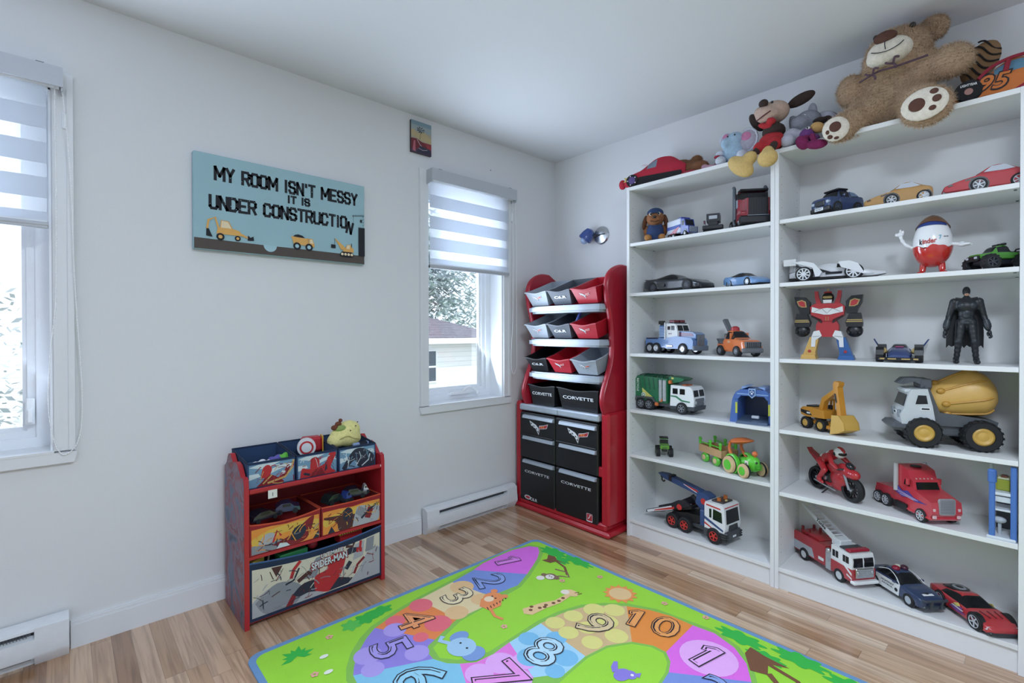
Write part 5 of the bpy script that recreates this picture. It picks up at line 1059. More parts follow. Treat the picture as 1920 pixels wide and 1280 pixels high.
for s in (-1, 1):
    b = MB(TG_); b.box(-.285, -.105, *sorted((s*.044, s*.05)), .1, .106, .002)
    for x in (-.28, -.195, -.115): b.box(x-.008, x+.008, *sorted((s*.042, s*.052)), .09, .122, .004); b.ell((x, s*.047, .12), (.012, .008, .01), n=10, k=6)
    b.build('trailer_rail', T)
for x in (-.24, -.15):
    for s in (-1, 1): b = MB(TG_); b.lathe([(.0, -.012), (.022, -.01), (.027, 0), (.022, .01), (0, .014)], 22, (x, s*.042, .027), (0, s, 0)); b.m(WD2); b.lathe([(.014, .0122), (.01, .0155), (0, .016)], 16, (x, s*.042, .027), (0, s, 0)); b.build('trailer_wheel', T)

# ---- bottom shelf: crane truck with a lowered ramp
T = put(thing('toy_truck', 'white and navy toy crane truck with a lowered ramp on the bottom shelf', 'toy truck', NIL), .112, .4, S6, -98)
NV = pl('#39507e'); DG = pl('#44474d'); RDH = pl('#c93a35'); BKB = pl('#1c1d21')
b = MB(WHT); b.px([(.06, .07), (.17, .07), (.178, .1), (.168, .2), (.155, .208), (.065, .205), (.06, .19)], -.068, .068); b.m(pl('#1b1d22'))
b.prism([(-.056, 0), (.056, 0), (.052, .068), (-.052, .068)], (.1755, 0, .115), (0, 1, 0), (-.1, 0, 1), (.0025, 0, 0)); b.m(pl('#33363b')); b.prism([(-.04, 0), (.04, 0), (.036, .026), (-.036, .026)], (.178, 0, .08), (0, 1, 0), (-.05, 0, 1), (.003, 0, 0))
for s in (-1, 1):
    b.m(GLS); b.prism([(.108, .125), (.16, .118), (.156, .17), (.11, .178)], (0, s*.068, 0), (1, 0, 0), (0, 0, 1), (0, s*.0012, 0)); b.prism([(.088, .13), (.1, .13), (.1, .175), (.088, .175)], (0, s*.068, 0), (1, 0, 0), (0, 0, 1), (0, s*.0012, 0))
    b.m(NV); b.prism([(.06, .13), (.165, .085), (.165, .075), (.06, .115)], (0, s*.0682, 0), (1, 0, 0), (0, 0, 1), (0, s*.0008, 0)); b.m(RDH); b.prism([(.07, .195), (.15, .19), (.15, .183), (.07, .188)], (0, s*.0682, 0), (1, 0, 0), (0, 0, 1), (0, s*.0008, 0)); b.prism([(.06, .1), (.1, .082), (.1, .077), (.06, .09)], (0, s*.0682, 0), (1, 0, 0), (0, 0, 1), (0, s*.0008, 0))
b.m(RDH); b.box(.168, .1705, -.06, .06, .192, .196); b.build('cab', T)
b = MB(DG); b.box(.05, .185, -.07, .07, .03, .075, .008); b.box(-.16, .06, -.045, .045, .04, .065, .004); b.m(pl('#d8dade')); b.box(.184, .187, -.014, .014, .045, .055, .001); b.m(BKB)
for s in (-1, 1):
    for k in range(3): b.box(.14, .1862, *sorted((s*.048, s*.0702)), .036+k*.012, .042+k*.012)
b.build('bumper_and_chassis', T)
b = MB(pl('#3b3330')); b.box(.085, .15, -.045, .045, .206, .216, .003); b.m(pl('#b0602f', .25)); b.lathe([(.011, 0), (.01, .016), (0, .019)], 14, (.12, .025, .216)); b.lathe([(.011, 0), (.01, .014), (0, .017)], 14, (.12, -.032, .216)); b.m(pl('#d0c080')); b.box(.14, .148, -.012, .0, .216, .222); b.build('roof_light', T)
b = MB(NV); b.box(.025, .056, -.062, .062, .065, .15, .006); b.px([(-.02, .165), (.02, .135), (.062, .16), (.062, .215), (.03, .228), (-.01, .225)], -.03, .03); b.px([(.0, .08), (.05, .08), (.045, .19), (.02, .19)], -.025, .025); b.m(BKB); b.tube([(-.06, 0, .19), (.04, 0, .09)], .009, 8); b.m(RDH)
for s in (-1, 1): b.prism(circ(.028, .185, .016, 18), (0, s*.03, 0), (1, 0, 0), (0, 0, 1), (0, s*.001, 0))
b.build('crane_base', T)
b = MB(NV); b.prism([(.02, .2), (.0, .232), (-.22, .27), (-.275, .266), (-.23, .242)], (0, -.02, 0), (1, 0, 0), (0, 0, 1), (0, .04, 0)); b.m(RDH)
for s in (-1, 1): b.prism([(.0, .222), (-.02, .232), (-.1, .245), (-.05, .225)], (0, s*.0203, 0), (1, 0, 0), (0, 0, 1), (0, s*.0008, 0)); b.m(WHT); b.prism([(.0, .21), (-.1, .242), (-.1, .245), (.0, .214)], (0, s*.0206, 0), (1, 0, 0), (0, 0, 1), (0, s*.001, 0)); b.m(RDH)
b.m(BKB); b.box(-.2, -.18, -.022, .022, .238, .27); b.build('crane_boom', T)
b = MB(BKB); b.px([(-.25, .258), (-.267, .258), (-.264, .24), (-.254, .24)], -.008, .008); b.tube(bez([(-.259, 0, .242), (-.262, 0, .226), (-.25, 0, .218), (-.242, 0, .226)]), .004, 8); b.build('hook', T)
b = MB(BKB)
for s in (-1, 1):
    b.m(pl('#23252c')); b.prism([(-.03, .15), (-.06, .17), (-.11, .158), (-.2, .1), (-.325, .045), (-.325, .03), (-.2, .07), (-.1, .12)], (0, s*.05, 0), (1, 0, 0), (0, 0, 1), (0, s*.012, 0)); b.m(RDH); b.prism(circ(-.098, .125, .016, 16), (0, s*.0622, 0), (1, 0, 0), (0, 0, 1), (0, s*.001, 0)); b.m(WHT); b.prism([(-.14, .098), (-.315, .034), (-.32, .045), (-.15, .118)], (0, s*.0622, 0), (1, 0, 0), (0, 0, 1), (0, s*.0008, 0)); b.m(RDH); b.prism([(-.13, .105), (-.27, .055), (-.26, .064), (-.13, .118)], (0, s*.0631, 0), (1, 0, 0), (0, 0, 1), (0, s*.0008, 0))
b.m(BKB); b.prism([(-.03, .145), (-.1, .115), (-.325, .034), (-.325, .028), (-.1, .105), (-.03, .13)], (0, -.05, 0), (1, 0, 0), (0, 0, 1), (0, .1, 0)); b.build('loading_ramp', T)
b = MB(BKB); b.px([(-.165, .06), (-.02, .06), (.02, .075), (.02, .11), (-.06, .105), (-.15, .085)], -.05, .05); b.build('bed', T)
axles(T, (-.14, -.06, .115), .06, .041, .03, rim=RDH, sp=5, k=.58)
# ---------------------------------------------------------------- right bookcase, from its top shelf down
T = put(thing('toy_truck', 'dark blue toy rescue truck at the left end of its shelf', 'toy truck', NIL), .1, -.222, S1, 150)
DB = pt('#2c3f68')
st = [(.09, .03, .058, .062, .046, .036), (.082, .016, .066, .07, .05, .04), (.045, .014, .068, .074, .052, .042), (.03, .014, .07, .1, .05, .036), (-.015, .014, .07, .103, .05, .036), (-.03, .014, .07, .076, .05, .038), (-.08, .014, .072, .076, .05, .04), (-.09, .02, .06, .064, .047, .04)]
b = carbody(T, st, DB, side=(3,), top=(2,)); b.m(BLK); b.box(.08, .096, -.05, .05, .01, .03, .004); b.box(-.02, .035, -.038, .038, .102, .11, .003); b.m(pl('#dfe3e8')); b.box(.0955, .0975, -.022, .022, .014, .027, .001); b.m(INK); b.text('GD07', .01, (.0977, 0, .0205), (0, 1, 0), (0, 0, 1), 0, .02, fit=(.034, .007)); b.m(pl('#15171c')); b.box(.087, .094, -.024, .024, .034, .058, .003); b.m(pl('#aebccb'))
for s in (-1, 1): b.box(.085, .0935, *sorted((s*.03, s*.045)), .042, .055, .003); b.m(DB); b.box(.02, .028, *sorted((s*.05, s*.062)), .07, .08, .002); b.m(pl('#aebccb'))
b.m(pl('#6d7f9c')); b.px([(-.03, .074), (-.02, .094), (-.045, .09), (-.07, .076)], -.042, .042); b.build('body', T)
axles(T, (.05, -.055), .042, .025, .022, rim=pl('#3c424c'), sp=6)

def woodcar(label, h, loc, deg, k=1):
    """one-piece solid toy coupe with open window holes"""
    T = put(thing('toy_car', label, 'toy car', NIL, 0, 'solid one-colour coupes on the top shelf'), *loc, deg); T.scale = (k, k, k)
    m = mat(h, .6, bump=.12, bs=500, var=.05); l = .118
    st = [(l, .018, .028, .03, .036, .03), (l*.93, .01, .036, .038, .043, .034), (l*.55, .008, .05, .053, .049, .038), (l*.22, .008, .06, .063, .05, .036), (-l*.1, .008, .064, .092, .05, .031), (-l*.4, .008, .066, .096, .05, .03), (-l*.72, .008, .067, .076, .05, .034), (-l*.95, .012, .06, .064, .046, .036), (-l, .02, .05, .052, .043, .034)]
    hole = pl('#6a5f58' if h == '#b98f58' else '#6b3a38')
    b = carbody(T, st, m, glass=m, side=(), top=()); b.m(pl('#c9ccd2'))
    for s in (-1, 1):
        b.m(pl('#aab0ba')); b.prism([(l*.06, .069), (-l*.12, .088), (-l*.42, .09), (-l*.66, .072), (-l*.4, .069)], (0, s*.043, 0), (1, 0, 0), (0, -s*-.0, 1), (0, s*.0022, 0))
        b.m(pl('#3c2f28')); b.prism([(l*.28, .046), (l*.48, .043), (l*.5, .048), (l*.3, .054)], (0, s*.0465, 0), (1, 0, 0), (0, 0, 1), (0, s*.003, 0)); b.prism([(l*.78, .032), (l*.9, .03), (l*.9, .035), (l*.8, .039)], (0, s*.043, 0), (1, 0, 0), (0, 0, 1), (0, s*.004, 0))
        arch(b, .02, s*.0465, .026, .029, BLK, .0035); arch(b, -.088, s*.0445, .026, .028, BLK, .0035)
    b.m(hole); b.prism([(-.027, 0), (.027, 0), (.022, .036), (-.022, .036)], (.022, 0, .0655), (0, 1, 0), (-1.15, 0, .75), (.002, 0, .002)); b.build('body', T)
    for x in (.02, -.088):
        for s in (-1, 1): wheel(T, x, s*.043, .025, .018, rim=pl('#c2c6cc'), sp=6, k=.7, hub=pl('#b4b8be'))
woodcar('tan solid toy coupe beside the dark blue rescue truck', '#b98f58', (.11, -.43, S1), 100, .93)
woodcar('red solid toy coupe at the right end of its shelf', '#b8444a', (.095, -.687, S1), 101, .97)

T = put(thing('toy_car', 'white open-wheel toy race car with black wheels on the egg figure shelf', 'toy car', NIL), .12, -.2, S2, -83)
WP = pt('#dcdee2')
st = [(.19, .022, .03, .032, .012, .008), (.15, .014, .036, .04, .034, .024), (.1, .012, .046, .054, .044, .03), (.06, .012, .054, .064, .046, .03), (.02, .012, .058, .078, .044, .026), (-.03, .012, .058, .08, .042, .024), (-.08, .014, .056, .062, .04, .024), (-.14, .018, .05, .054, .03, .02), (-.165, .022, .044, .046, .026, .018)]
b = carbody(T, st, WP, side=(3,), top=(3,)); b.m(BLK); b.box(-.165, .1, -.05, .05, .008, .02, .004); b.px([(.0, .04), (-.1, .04), (-.13, .056), (-.05, .06)], -.0465, .0465); b.build('body', T)
for s in (-1, 1):
    b = MB(WP); b.prism([(.155, .02), (.12, .03), (.1, .066), (.07, .08), (.03, .078), (.04, .055), (.12, .02)], (0, s*.06, 0), (1, 0, 0), (0, 0, 1), (0, s*.022, 0)); b.build('front_fender', T)
    b = MB(WP); b.prism([(-.04, .02), (-.03, .04), (-.06, .08), (-.1, .092), (-.15, .09), (-.12, .08), (-.065, .06), (-.055, .02)], (0, s*.055, 0), (1, 0, 0), (0, 0, 1), (0, s*.026, 0)); b.m(INK); b.box(-.02, .04, *sorted((s*.0475, s*.049)), .03, .04, .001); b.build('rear_fender', T)
b = MB(WP); b.box(-.175, -.14, -.075, .075, .088, .093, .002)
for s in (-1, 1): b.box(-.18, -.13, *sorted((s*.073, s*.077)), .075, .105, .001); b.box(-.165, -.15, *sorted((s*.02, s*.024)), .05, .09, .001)
b.build('rear_wing', T)
axles(T, (.085, -.1), .066, .034, .03, rim=pl('#d9dce0'), sp=9, k=.78)
# egg-shaped figure (blank face): white upper half, red glossy lower half, cap, arms, legs
T = put(thing('egg_figure', 'red and white egg shaped figure with a brown cap and raised arm', 'toy figure', NIL), .12, -.54, S2, 180)
def eggr(z): 
    t = (z-.03)/.203; return .0625*math.sqrt(max(0, 1-(2*t-1)**2))*(1.1-.24*t)
GR_ = mat('#c02f28', .12, coat=.8, var=.03); GW = mat('#e9e9ec', .15, coat=.6, var=.01)
b = MB(GW); Z = [.09+(.142)*i/20 for i in range(21)]; b.lathe([(max(eggr(z), .0005), z) for z in Z], 40); 
b.m(pl('#b2302c')); q = Vector((0, -1, 0))
b.build('upper_shell', T)
b = MB(GR_); n = 48; rs = []
for i in range(14):
    r_ = []
    for j in range(n):
        a = 2*PI*j/n; zt = .108+.006*math.sin(5*a)+.004*math.sin(9*a+1); z = .031+(zt-.031)*i/13; rr = max(eggr(z), .001)*1.012+.0006
        r_.append((rr*math.cos(a), rr*math.sin(a), z))
    rs.append(r_)
b.rings(rs); b.build('lower_shell', T)
def wrap(b, body, size, z, a0, fit, m, col=None):
    b.m(m); k = len(b.v); b.text(body, size, (0, 0, 0), (1, 0, 0), (0, 1, 0), 0, .03, fit=fit)
    for i in range(k, len(b.v)):
        x, y, _ = b.v[i]; zz = z+y+x*.06; rr = eggr(zz)*1.004+.0012; a = a0+x/rr; b.v[i] = (rr*math.cos(a), rr*math.sin(a), zz)
b = MB(INK); wrap(b, 'k', .03, .1275, -.47, (.011, .022), INK); wrap(b, 'inder', .03, .1285, -.03, (.044, .02), pl('#b3302a')); wrap(b, '7', .03, .14, .5, (.009, .016), pl('#6fa9c0')); wrap(b, 'new toys', .01, .142, .82, (.018, .006), INK); b.build('printed_lettering', T)
b = MB(mat('#6a4630', .3, coat=.3)); rs = []
for i in range(9):
    z = .205+.0295*i/8; rr = .003; rs.append([])
    for j in range(30):
        a = 2*PI*j/30; zz = z-(1-i/8)*(.02-.02*math.cos(a)); rr = max(eggr(min(zz, .2329)), .002)+.004*(1-i/9); rs[-1].append((rr*math.cos(a), rr*math.sin(a), zz+.002))
b.rings(rs); b.build('cap', T)
b = MB(mat('#2b3f80', .3)); rs = []
for z0_, z1_, e in ((.164, .176, .0),): 
    for i in range(6):
        rs.append([]); 
        for j in range(21):
            a = -1.15+2.3*j/20; z = .185+.019*i/5+.006*math.cos(a*1.2); rr = eggr(z)+.002; rs[-1].append((rr*math.cos(a), rr*math.sin(a), z))
b.rings(rs, False, False); b.build('cap_band', T)
b = MB(GW); b.tube(bez([(.01, -.05, .108), (.015, -.078, .125), (.012, -.094, .15), (.01, -.098, .168)]), [.006+.001*math.sin(i) for i in range(25)], 10); b.take(blob([((.01, -.099, .172), (.009, .011, .01)), ((.01, -.108, .17), (.005, .009, .005)), ((.01, -.099, .184), (.004, .004, .011)), ((.01, -.09, .181), (.004, .004, .008)), ((.01, -.112, .176), (.004, .005, .004))], .002, 4)); b.build('arm', T)
b = MB(GW); b.tube(bez([(.01, .05, .115), (.018, .07, .112), (.02, .08, .108)]), .0065, 10); b.take(blob([((.022, .09, .106), (.012, .015, .008)), ((.03, .1, .107), (.006, .014, .005)), ((.022, .106, .104), (.005, .012, .005)), ((.02, .088, .114), (.005, .01, .005))], .002, 4)); b.build('arm', T)
for s in (-1, 1):
    b = MB(GR_); b.tube(bez([(0, s*.026, .062), (0, s*.029, .03), (.004, s*.031, .012)]), [.012-.00012*i for i in range(17)], 12); b.take(blob([((.012, s*.034, .008), (.022, .014, .0085)), ((.004, s*.032, .012), (.012, .012, .01))], .003, 3)); b.build('leg', T)

T = put(thing('toy_truck', 'small green and black toy monster truck beside the egg figure', 'toy truck', NIL), .125, -.722, S2, 126); T.scale = (.92, .92, .95)
b = MB(pt('#4d8f34')); st = [(.08, .046, .06, .064, .034, .026), (.04, .042, .066, .07, .037, .028), (.02, .042, .068, .092, .036, .026), (-.015, .042, .068, .095, .036, .026), (-.03, .042, .066, .07, .036, .028), (-.085, .046, .066, .068, .035, .03)]
b = carbody(T, st, pt('#4d8f34'), side=(2, 3), top=(1,)); b.m(BLK); b.box(-.085, -.03, -.03, .03, .066, .07)
for k in (-.022, 0, .022): b.m(BLK); b.box(-.012, .0, k-.009, k+.009, .096, .104, .002)
b.m(BLK); b.box(.075, .09, -.032, .032, .038, .058, .004); b.m(pl('#b9bfc6')); b.box(.088, .0915, -.03, -.016, .046, .054, .001); b.box(.088, .0915, .016, .03, .046, .054, .001); b.build('body', T)
b = MB(pl('#22252a')); b.box(-.07, .07, -.025, .025, .026, .046, .004); b.cyl((.055, -.05, .03), (.055, .05, .03), .007); b.cyl((-.055, -.05, .03), (-.055, .05, .03), .007); b.tube([(-.075, -.03, .07), (-.085, -.03, .085), (-.085, .03, .085), (-.075, .03, .07)], .003, 6); b.m(pl('#7b746c')); b.px([(-.03, .03), (-.05, .065), (-.06, .065), (-.04, .03)], -.036, .036); b.build('chassis', T)
axles(T, (.055, -.055), .05, .03, .028, rim=pl('#3b3f44'), sp=6, tread=14)

# robot figure: red chest, black arms, yellow and blue legs
T = put(thing('toy_robot', 'large red toy robot with black arms and yellow and blue legs', 'toy robot', NIL), .14, -.178, S3, 188)
RR = pl('#b02f35', .3); KB = pl('#1d1e22', .35); GD = pl('#b39a62', .35); WB = pl('#dedfe1', .3); YL = pl('#d2a95c'); BL_ = pl('#2f5f9c')
b = MB(RR); b.py([(-.062, .195), (-.066, .235), (-.05, .25), (.05, .25), (.066, .235), (.062, .195), (.03, .172), (-.03, .172)], -.03, .034); b.py([(-.042, .118), (-.044, .15), (-.035, .172), (.035, .172), (.044, .15), (.042, .118), (.02, .1), (-.02, .1)], -.025, .028)
b.m(WB); b.py([(-.06, .212), (-.058, .236), (-.03, .226), (0, .23), (.03, .226), (.058, .236), (.06, .212), (.03, .205), (.012, .2), (-.012, .2), (-.03, .205)], .034, .038); b.m(KB); b.py([(-.06, .19), (-.062, .2), (-.02, .178), (-.02, .162)], .0282, .034); b.py([(.06, .19), (.062, .2), (.02, .178), (.02, .162)], .0282, .034); b.m(GD); b.box(.028, .0345, -.006, -.003, .172, .192, .001); b.box(.028, .0345, .003, .006, .172, .192, .001)
b.m(KB); b.tube([(.0385, -.05, .213), (.0385, -.02, .228), (.0385, 0, .206), (.0385, .02, .228), (.0385, .05, .213)], .0008, 4); b.build('torso', T)
b = MB(KB); b.take(blob([((0, 0, .277), (.022, .024, .027))], .005, 3)); b.m(WB); b.py([(-.015, .252), (-.017, .267), (.017, .267), (.015, .252)], .012, .026); b.m(GD); b.box(.016, .025, -.018, .018, .273, .284, .003); b.m(RR); b.box(-.01, .012, -.016, .016, .296, .305, .004); b.m(GD); b.cyl((0, 0, .3), (0, 0, .318), .0035, n=10); b.build('head', T)
for s in (-1, 1):
    b = MB(RR); hp = [(s*.024, .25), (s*.044, .25), (s*.05, .28), (s*.052, .308), (s*.038, .308), (s*.034, .28)]; b.py(hp, -.012, .012); b.build('head_fin', T)
    b = MB(KB); b.py([(s*.07, .205), (s*.068, .258), (s*.088, .282), (s*.13, .285), (s*.126, .252), (s*.112, .225), (s*.108, .204)], -.02, .024); b.m(GD); b.py([(s*.08, .235), (s*.084, .262), (s*.1, .27), (s*.12, .264), (s*.112, .242), (s*.1, .235)], .024, .027); b.m(RR); b.py([(s*.085, .238), (s*.088, .258), (s*.1, .265), (s*.115, .26), (s*.108, .244), (s*.098, .239)], .027, .0285); b.build('shoulder_plate', T)
    b = MB(KB); b.py([(s*.066, .165), (s*.08, .206), (s*.122, .206), (s*.13, .16), (s*.128, .145), (s*.072, .145)], -.022, .024); b.take(blob([((.002, s*.1, .128), (.027, .032, .03))], .006, 3)); b.m(GD); b.py([(s*.069, .166), (s*.0735, .178), (s*.127, .178), (s*.129, .166)], .024, .0265); b.m(KB); b.py([(s*.0705, .171), (s*.0715, .174), (s*.1275, .174), (s*.128, .171)], .0265, .027)
    for k in range(4): b.box(.018, .028, s*.1-.026+k*.013, s*.1-.015+k*.013, .112, .128, .003)
    b.box(.012, .026, *sorted((s*.07, s*.08)), .118, .134, .004); b.build('arm', T)
    LG_ = YL if s < 0 else BL_
    b = MB(LG_); b.py([(s*.034, .09), (s*.066, .1), (s*.09, .03), (s*.1, .0), (s*.042, .0), (s*.046, .03)], -.03, .03); b.py([(s*.04, .0), (s*.102, .0), (s*.096, .02), (s*.046, .02)], -.03, .05); b.m(RR); b.prism(circ(s*.068, .035, .006, 14), (.03, 0, 0), (0, 1, 0), (0, 0, 1), (.004, 0, 0)); b.m(WB); b.py([(s*.02, .105), (s*.03, .13), (s*.052, .125), (s*.06, .1), (s*.062, .055), (s*.046, .055), (s*.044, .085)], -.02, .034); b.m(KB); b.tube([(.0345, s*.028, .104), (.0345, s*.056, .1)], .0008, 4); b.build('leg', T)

T = put(thing('toy_car', 'low dark blue and black toy car between the robot and the black figure', 'toy car', NIL), .13, -.437, S3, -173)
NB = pt('#2c4274'); KP = pl('#1b1c20')
st = [(.095, .012, .026, .03, .034, .026), (.06, .01, .04, .046, .04, .028), (.02, .01, .046, .058, .04, .026), (-.02, .01, .05, .072, .038, .022), (-.05, .01, .05, .066, .038, .022), (-.09, .014, .05, .056, .036, .024)]
b = carbody(T, st, NB, side=(), top=(2,)); b.m(KP); b.box(.06, .1, -.065, .065, .006, .02, .004); b.m(GD); b.box(.1, .1025, -.035, -.008, .012, .017); b.box(.1, .1025, .008, .035, .012, .017); b.box(.1, .1025, -.06, -.045, .012, .018); b.box(.1, .1025, .045, .06, .012, .018); b.m(pl('#97476a')); b.box(.0, .02, -.014, .014, .058, .064, .002); b.build('body', T)
for s in (-1, 1):
    b = MB(NB); b.prism([(-.06, .05), (-.095, .085), (-.11, .092), (-.085, .062), (-.08, .045)], (0, s*.034, 0), (1, 0, 0), (0, s*.6, 1), (0, s*.006, 0)); b.build('tail_fin', T)
    b = MB(GD); b.lathe([(.01, 0), (.012, .02), (.008, .024)], 14, (.045, s*.046, .042), (1, s*.3, .3)); b.build('side_jet', T)
    b = MB(KP); b.px([(.04, .03), (.045, .056), (.07, .062), (.09, .05), (.095, .03), (.08, .044), (.055, .044)], *sorted((s*.048, s*.074))); b.build('fender', T); b = MB(KP); b.px([(-.09, .03), (-.085, .062), (-.06, .07), (-.035, .062), (-.03, .03), (-.045, .05), (-.075, .05)], *sorted((s*.046, s*.076))); b.build('fender', T)
axles(T, (.065, -.06), .062, .025, .026, rim=GD, sp=6)

# dark figure in a cape and smooth hood
T = put(thing('action_figure', 'tall black caped toy figure standing at the right end of the shelf', 'toy figure', NIL), .135, -.638, S3, 190); T.scale = (1, .82, 1)
SU = mat('#1e2127', .42, bump=.15, bs=200); SU2 = mat('#2b3037', .4, bump=.1, bs=300)
chest = [((0, 0, .165), (.02, .028, .022)), ((.002, 0, .19), (.02, .03, .025)), ((.004, 0, .22), (.026, .04, .026)), ((0, 0, .238), (.02, .042, .014)), ((0, 0, .25), (.013, .014, .014))]
limb = []
for s in (-1, 1):
    def seg(p, q, r0, r1, n=5):
        for i in range(n):
            t = i/(n-1); limb.append((tuple(Vector(p).lerp(Vector(q), t)), (r0+(r1-r0)*t,)*3))
    seg((0, s*.044, .236), (-.004, s*.06, .18), .0165, .0125); seg((-.004, s*.06, .18), (.012, s*.072, .135), .013, .011)
    seg((0, s*.018, .155), (.008, s*.027, .085), .021, .0165); seg((.008, s*.027, .085), (-.002, s*.034, .015), .0155, .0115)
b = MB(SU).take(blob(chest+limb, .004, 4)); b.build('body', T)
b = MB(SU2); b.take(blob([((.018, -.017, .222), (.012, .018, .015)), ((.018, .017, .222), (.012, .018, .015)), ((.017, 0, .195), (.008, .016, .014)), ((.016, 0, .18), (.008, .014, .01))], .004, 3)); b.build('chest_plate', T)
b = MB(SU); b.take(blob([((0, 0, .277), (.016, .0145, .019)), ((.006, 0, .27), (.012, .012, .013))], .003, 3)); b.build('hood', T)
b = MB(mat('#b98d76', .5)); b.ell((.0125, 0, .2645), (.0065, .009, .0062)); b.m(mat('#8a5a4a', .5)); b.box(.0185, .0192, -.004, .004, .2625, .2633); b.build('chin', T)
b = MB(mat('#15161a', .6)); rs = []
for i in range(12):
    t = i/11; z = .243-.185*t; w = .032+.034*math.sin(min(1, t*1.4)*PI/2); rs.append([(-.022-.03*t-.012*math.cos(PI*(j/14*2-1)*1.5)*t, w*(j/14*2-1), z+(.012*abs(math.sin(j*1.35)) if i == 11 else 0)) for j in range(15)])
b.rings(rs, False, False); b.rings([[(p[0]-.002, p[1], p[2]) for p in r] for r in rs], False, False); b.tube([(-.02, -.034, .243), (.0, -.036, .25), (.008, 0, .244), (.0, .036, .25), (-.02, .034, .243)], .005, 8); b.build('cape', T)
for s in (-1, 1):
    b = MB(SU); b.take(blob([((.012, s*.036, .008), (.026, .0125, .0085)), ((-.002, s*.035, .016), (.013, .012, .014))], .003, 3)); b.build('boot', T)
    b = MB(SU); b.take(blob([((.016, s*.076, .118), (.009, .0085, .012))], .003, 2))
    for k in range(4): b.tube(bez([(.01+.006*k, s*.079, .114), (.012+.006*k, s*.081, .104), (.012+.006*k, s*.074, .1)]), .0036, 6)
    b.tube(bez([(.018, s*.07, .12), (.026, s*.068, .113), (.028, s*.072, .106)]), .0036, 6); b.build('hand', T)
    b = MB(SU2); b.lathe([(.0125, 0), (.0145, .012), (.0125, .03)], 14, (.011, s*.072, .137), (-.2, -s*.25, 1), False); b.build('gauntlet', T)
b = MB(SU2); b.lathe([(.031, -.006), (.033, 0), (.031, .006)], 26, (0, 0, .158), (0, 0, 1), False); b.v = [(x*.72, y, z) for x, y, z in b.v]; b.box(.02, .027, -.009, .009, .152, .164, .002); b.build('belt', T)

# ---- excavator and cement mixer
T = put(thing('toy_excavator', 'yellow toy wheeled excavator with its bucket down', 'toy excavator', NIL), .135, -.162, S4, -122)
CY = mat('#c98a2e', .38, var=.04); CY2 = mat('#c9a04e', .38, var=.04)
b = MB(CY); b.box(-.075, .07, -.026, .026, .022, .042, .006); b.box(.05, .085, -.04, .04, .016, .032, .004); b.build('undercarriage', T)
b = MB(CY); b.px([(-.085, .062), (-.09, .085), (-.075, .098), (-.02, .102), (.0, .098), (.045, .095), (.05, .06), (-.06, .055)], -.042, .042); b.m(BLK); b.box(-.07, -.02, -.03, .03, .099, .106, .003); b.prism([(-.086, .072), (-.05, .064), (-.02, .064), (-.035, .082), (-.086, .085)], (0, -.0425, 0), (1, 0, 0), (0, 0, 1), (0, .085, 0)); b.m(WHT); b.box(-.05, -.03, -.0432, .0432, .07, .077); b.build('body', T)
b = MB(CY)
for x, z in ((.0, .0), (.045, .0)):
    for y in (.012, .04): b.box(x-.003, x+.003, y-.003, y+.003, .095, .14)
b.box(-.005, .052, .006, .045, .138, .145, .003); b.m(BLK); b.box(.005, .025, .016, .034, .095, .115, .003); b.build('cab', T)
b = MB(CY); b.prism([(.0, .09), (.02, .085), (.035, .135), (.098, .185), (.09, .2), (.02, .15)], (0, -.028, 0), (1, 0, 0), (0, 0, 1), (0, .024, 0)); b.build('boom', T)
b = MB(CY); b.prism([(.082, .185), (.082, .222), (.09, .232), (.112, .228), (.112, .215), (.105, .205), (.122, .1), (.125, .075), (.105, .075), (.095, .15)], (0, -.03, 0), (1, 0, 0), (0, 0, 1), (0, .028, 0)); b.m(BLK); b.prism([(.088, .178), (.098, .178), (.105, .14), (.098, .138)], (0, -.0305, 0), (1, 0, 0), (0, 0, 1), (0, .0002, 0)); b.build('stick', T)
b = MB(CY2); b.rings([[(x, y, z) for x, z in ((.098, .085), (.135, .088), (.16, .06), (.165, .03), (.13, .012), (.09, .0), (.098, .03), (.13, .04), (.142, .06), (.13, .075))] for y in (-.052, .022)]); b.prism([(.098, .085), (.135, .088), (.16, .06), (.165, .03), (.09, .0)], (0, -.053, 0), (1, 0, 0), (0, 0, 1), (0, .003, 0)); b.prism([(.098, .085), (.135, .088), (.16, .06), (.165, .03), (.09, .0)], (0, .02, 0), (1, 0, 0), (0, 0, 1), (0, .003, 0)); b.build('bucket', T)
axles(T, (-.055, .03), .036, .027, .026, rim=CY2, sp=0, tread=16)

T = put(thing('toy_mixer_truck', 'big toy cement mixer truck with a yellow drum and grey cab', 'toy truck', NIL), .135, -.575, S4, 112)
CG = mat('#c3c8cd', .4, var=.03); CD = pl('#50545a'); YD = mat('#cda35a', .42, var=.05)
b = MB(CG); b.px([(.045, .09), (.15, .085), (.155, .12), (.142, .15), (.128, .205), (.12, .222), (.07, .225), (.055, .16)], -.072, .072); b.box(.1, .138, -.06, .06, .205, .222, .006)
b.build('cab', T)
b = MB(GLS)
for s in (-1, 1): b.m(GLS); b.prism([(.07, .168), (.108, .165), (.1, .2), (.075, .2)], (0, s*.072, 0), (1, 0, 0), (0, 0, 1), (0, s*.0015, 0)); b.m(WHT); b.prism([(.062, .142), (.092, .142), (.092, .154), (.062, .154)], (0, s*.072, 0), (1, 0, 0), (0, 0, 1), (0, s*.0015, 0)); b.m(INK); b.prism([(.065, .145), (.089, .145), (.089, .151), (.065, .151)], (0, s*.0735, 0), (1, 0, 0), (0, 0, 1), (0, s*.0005, 0))
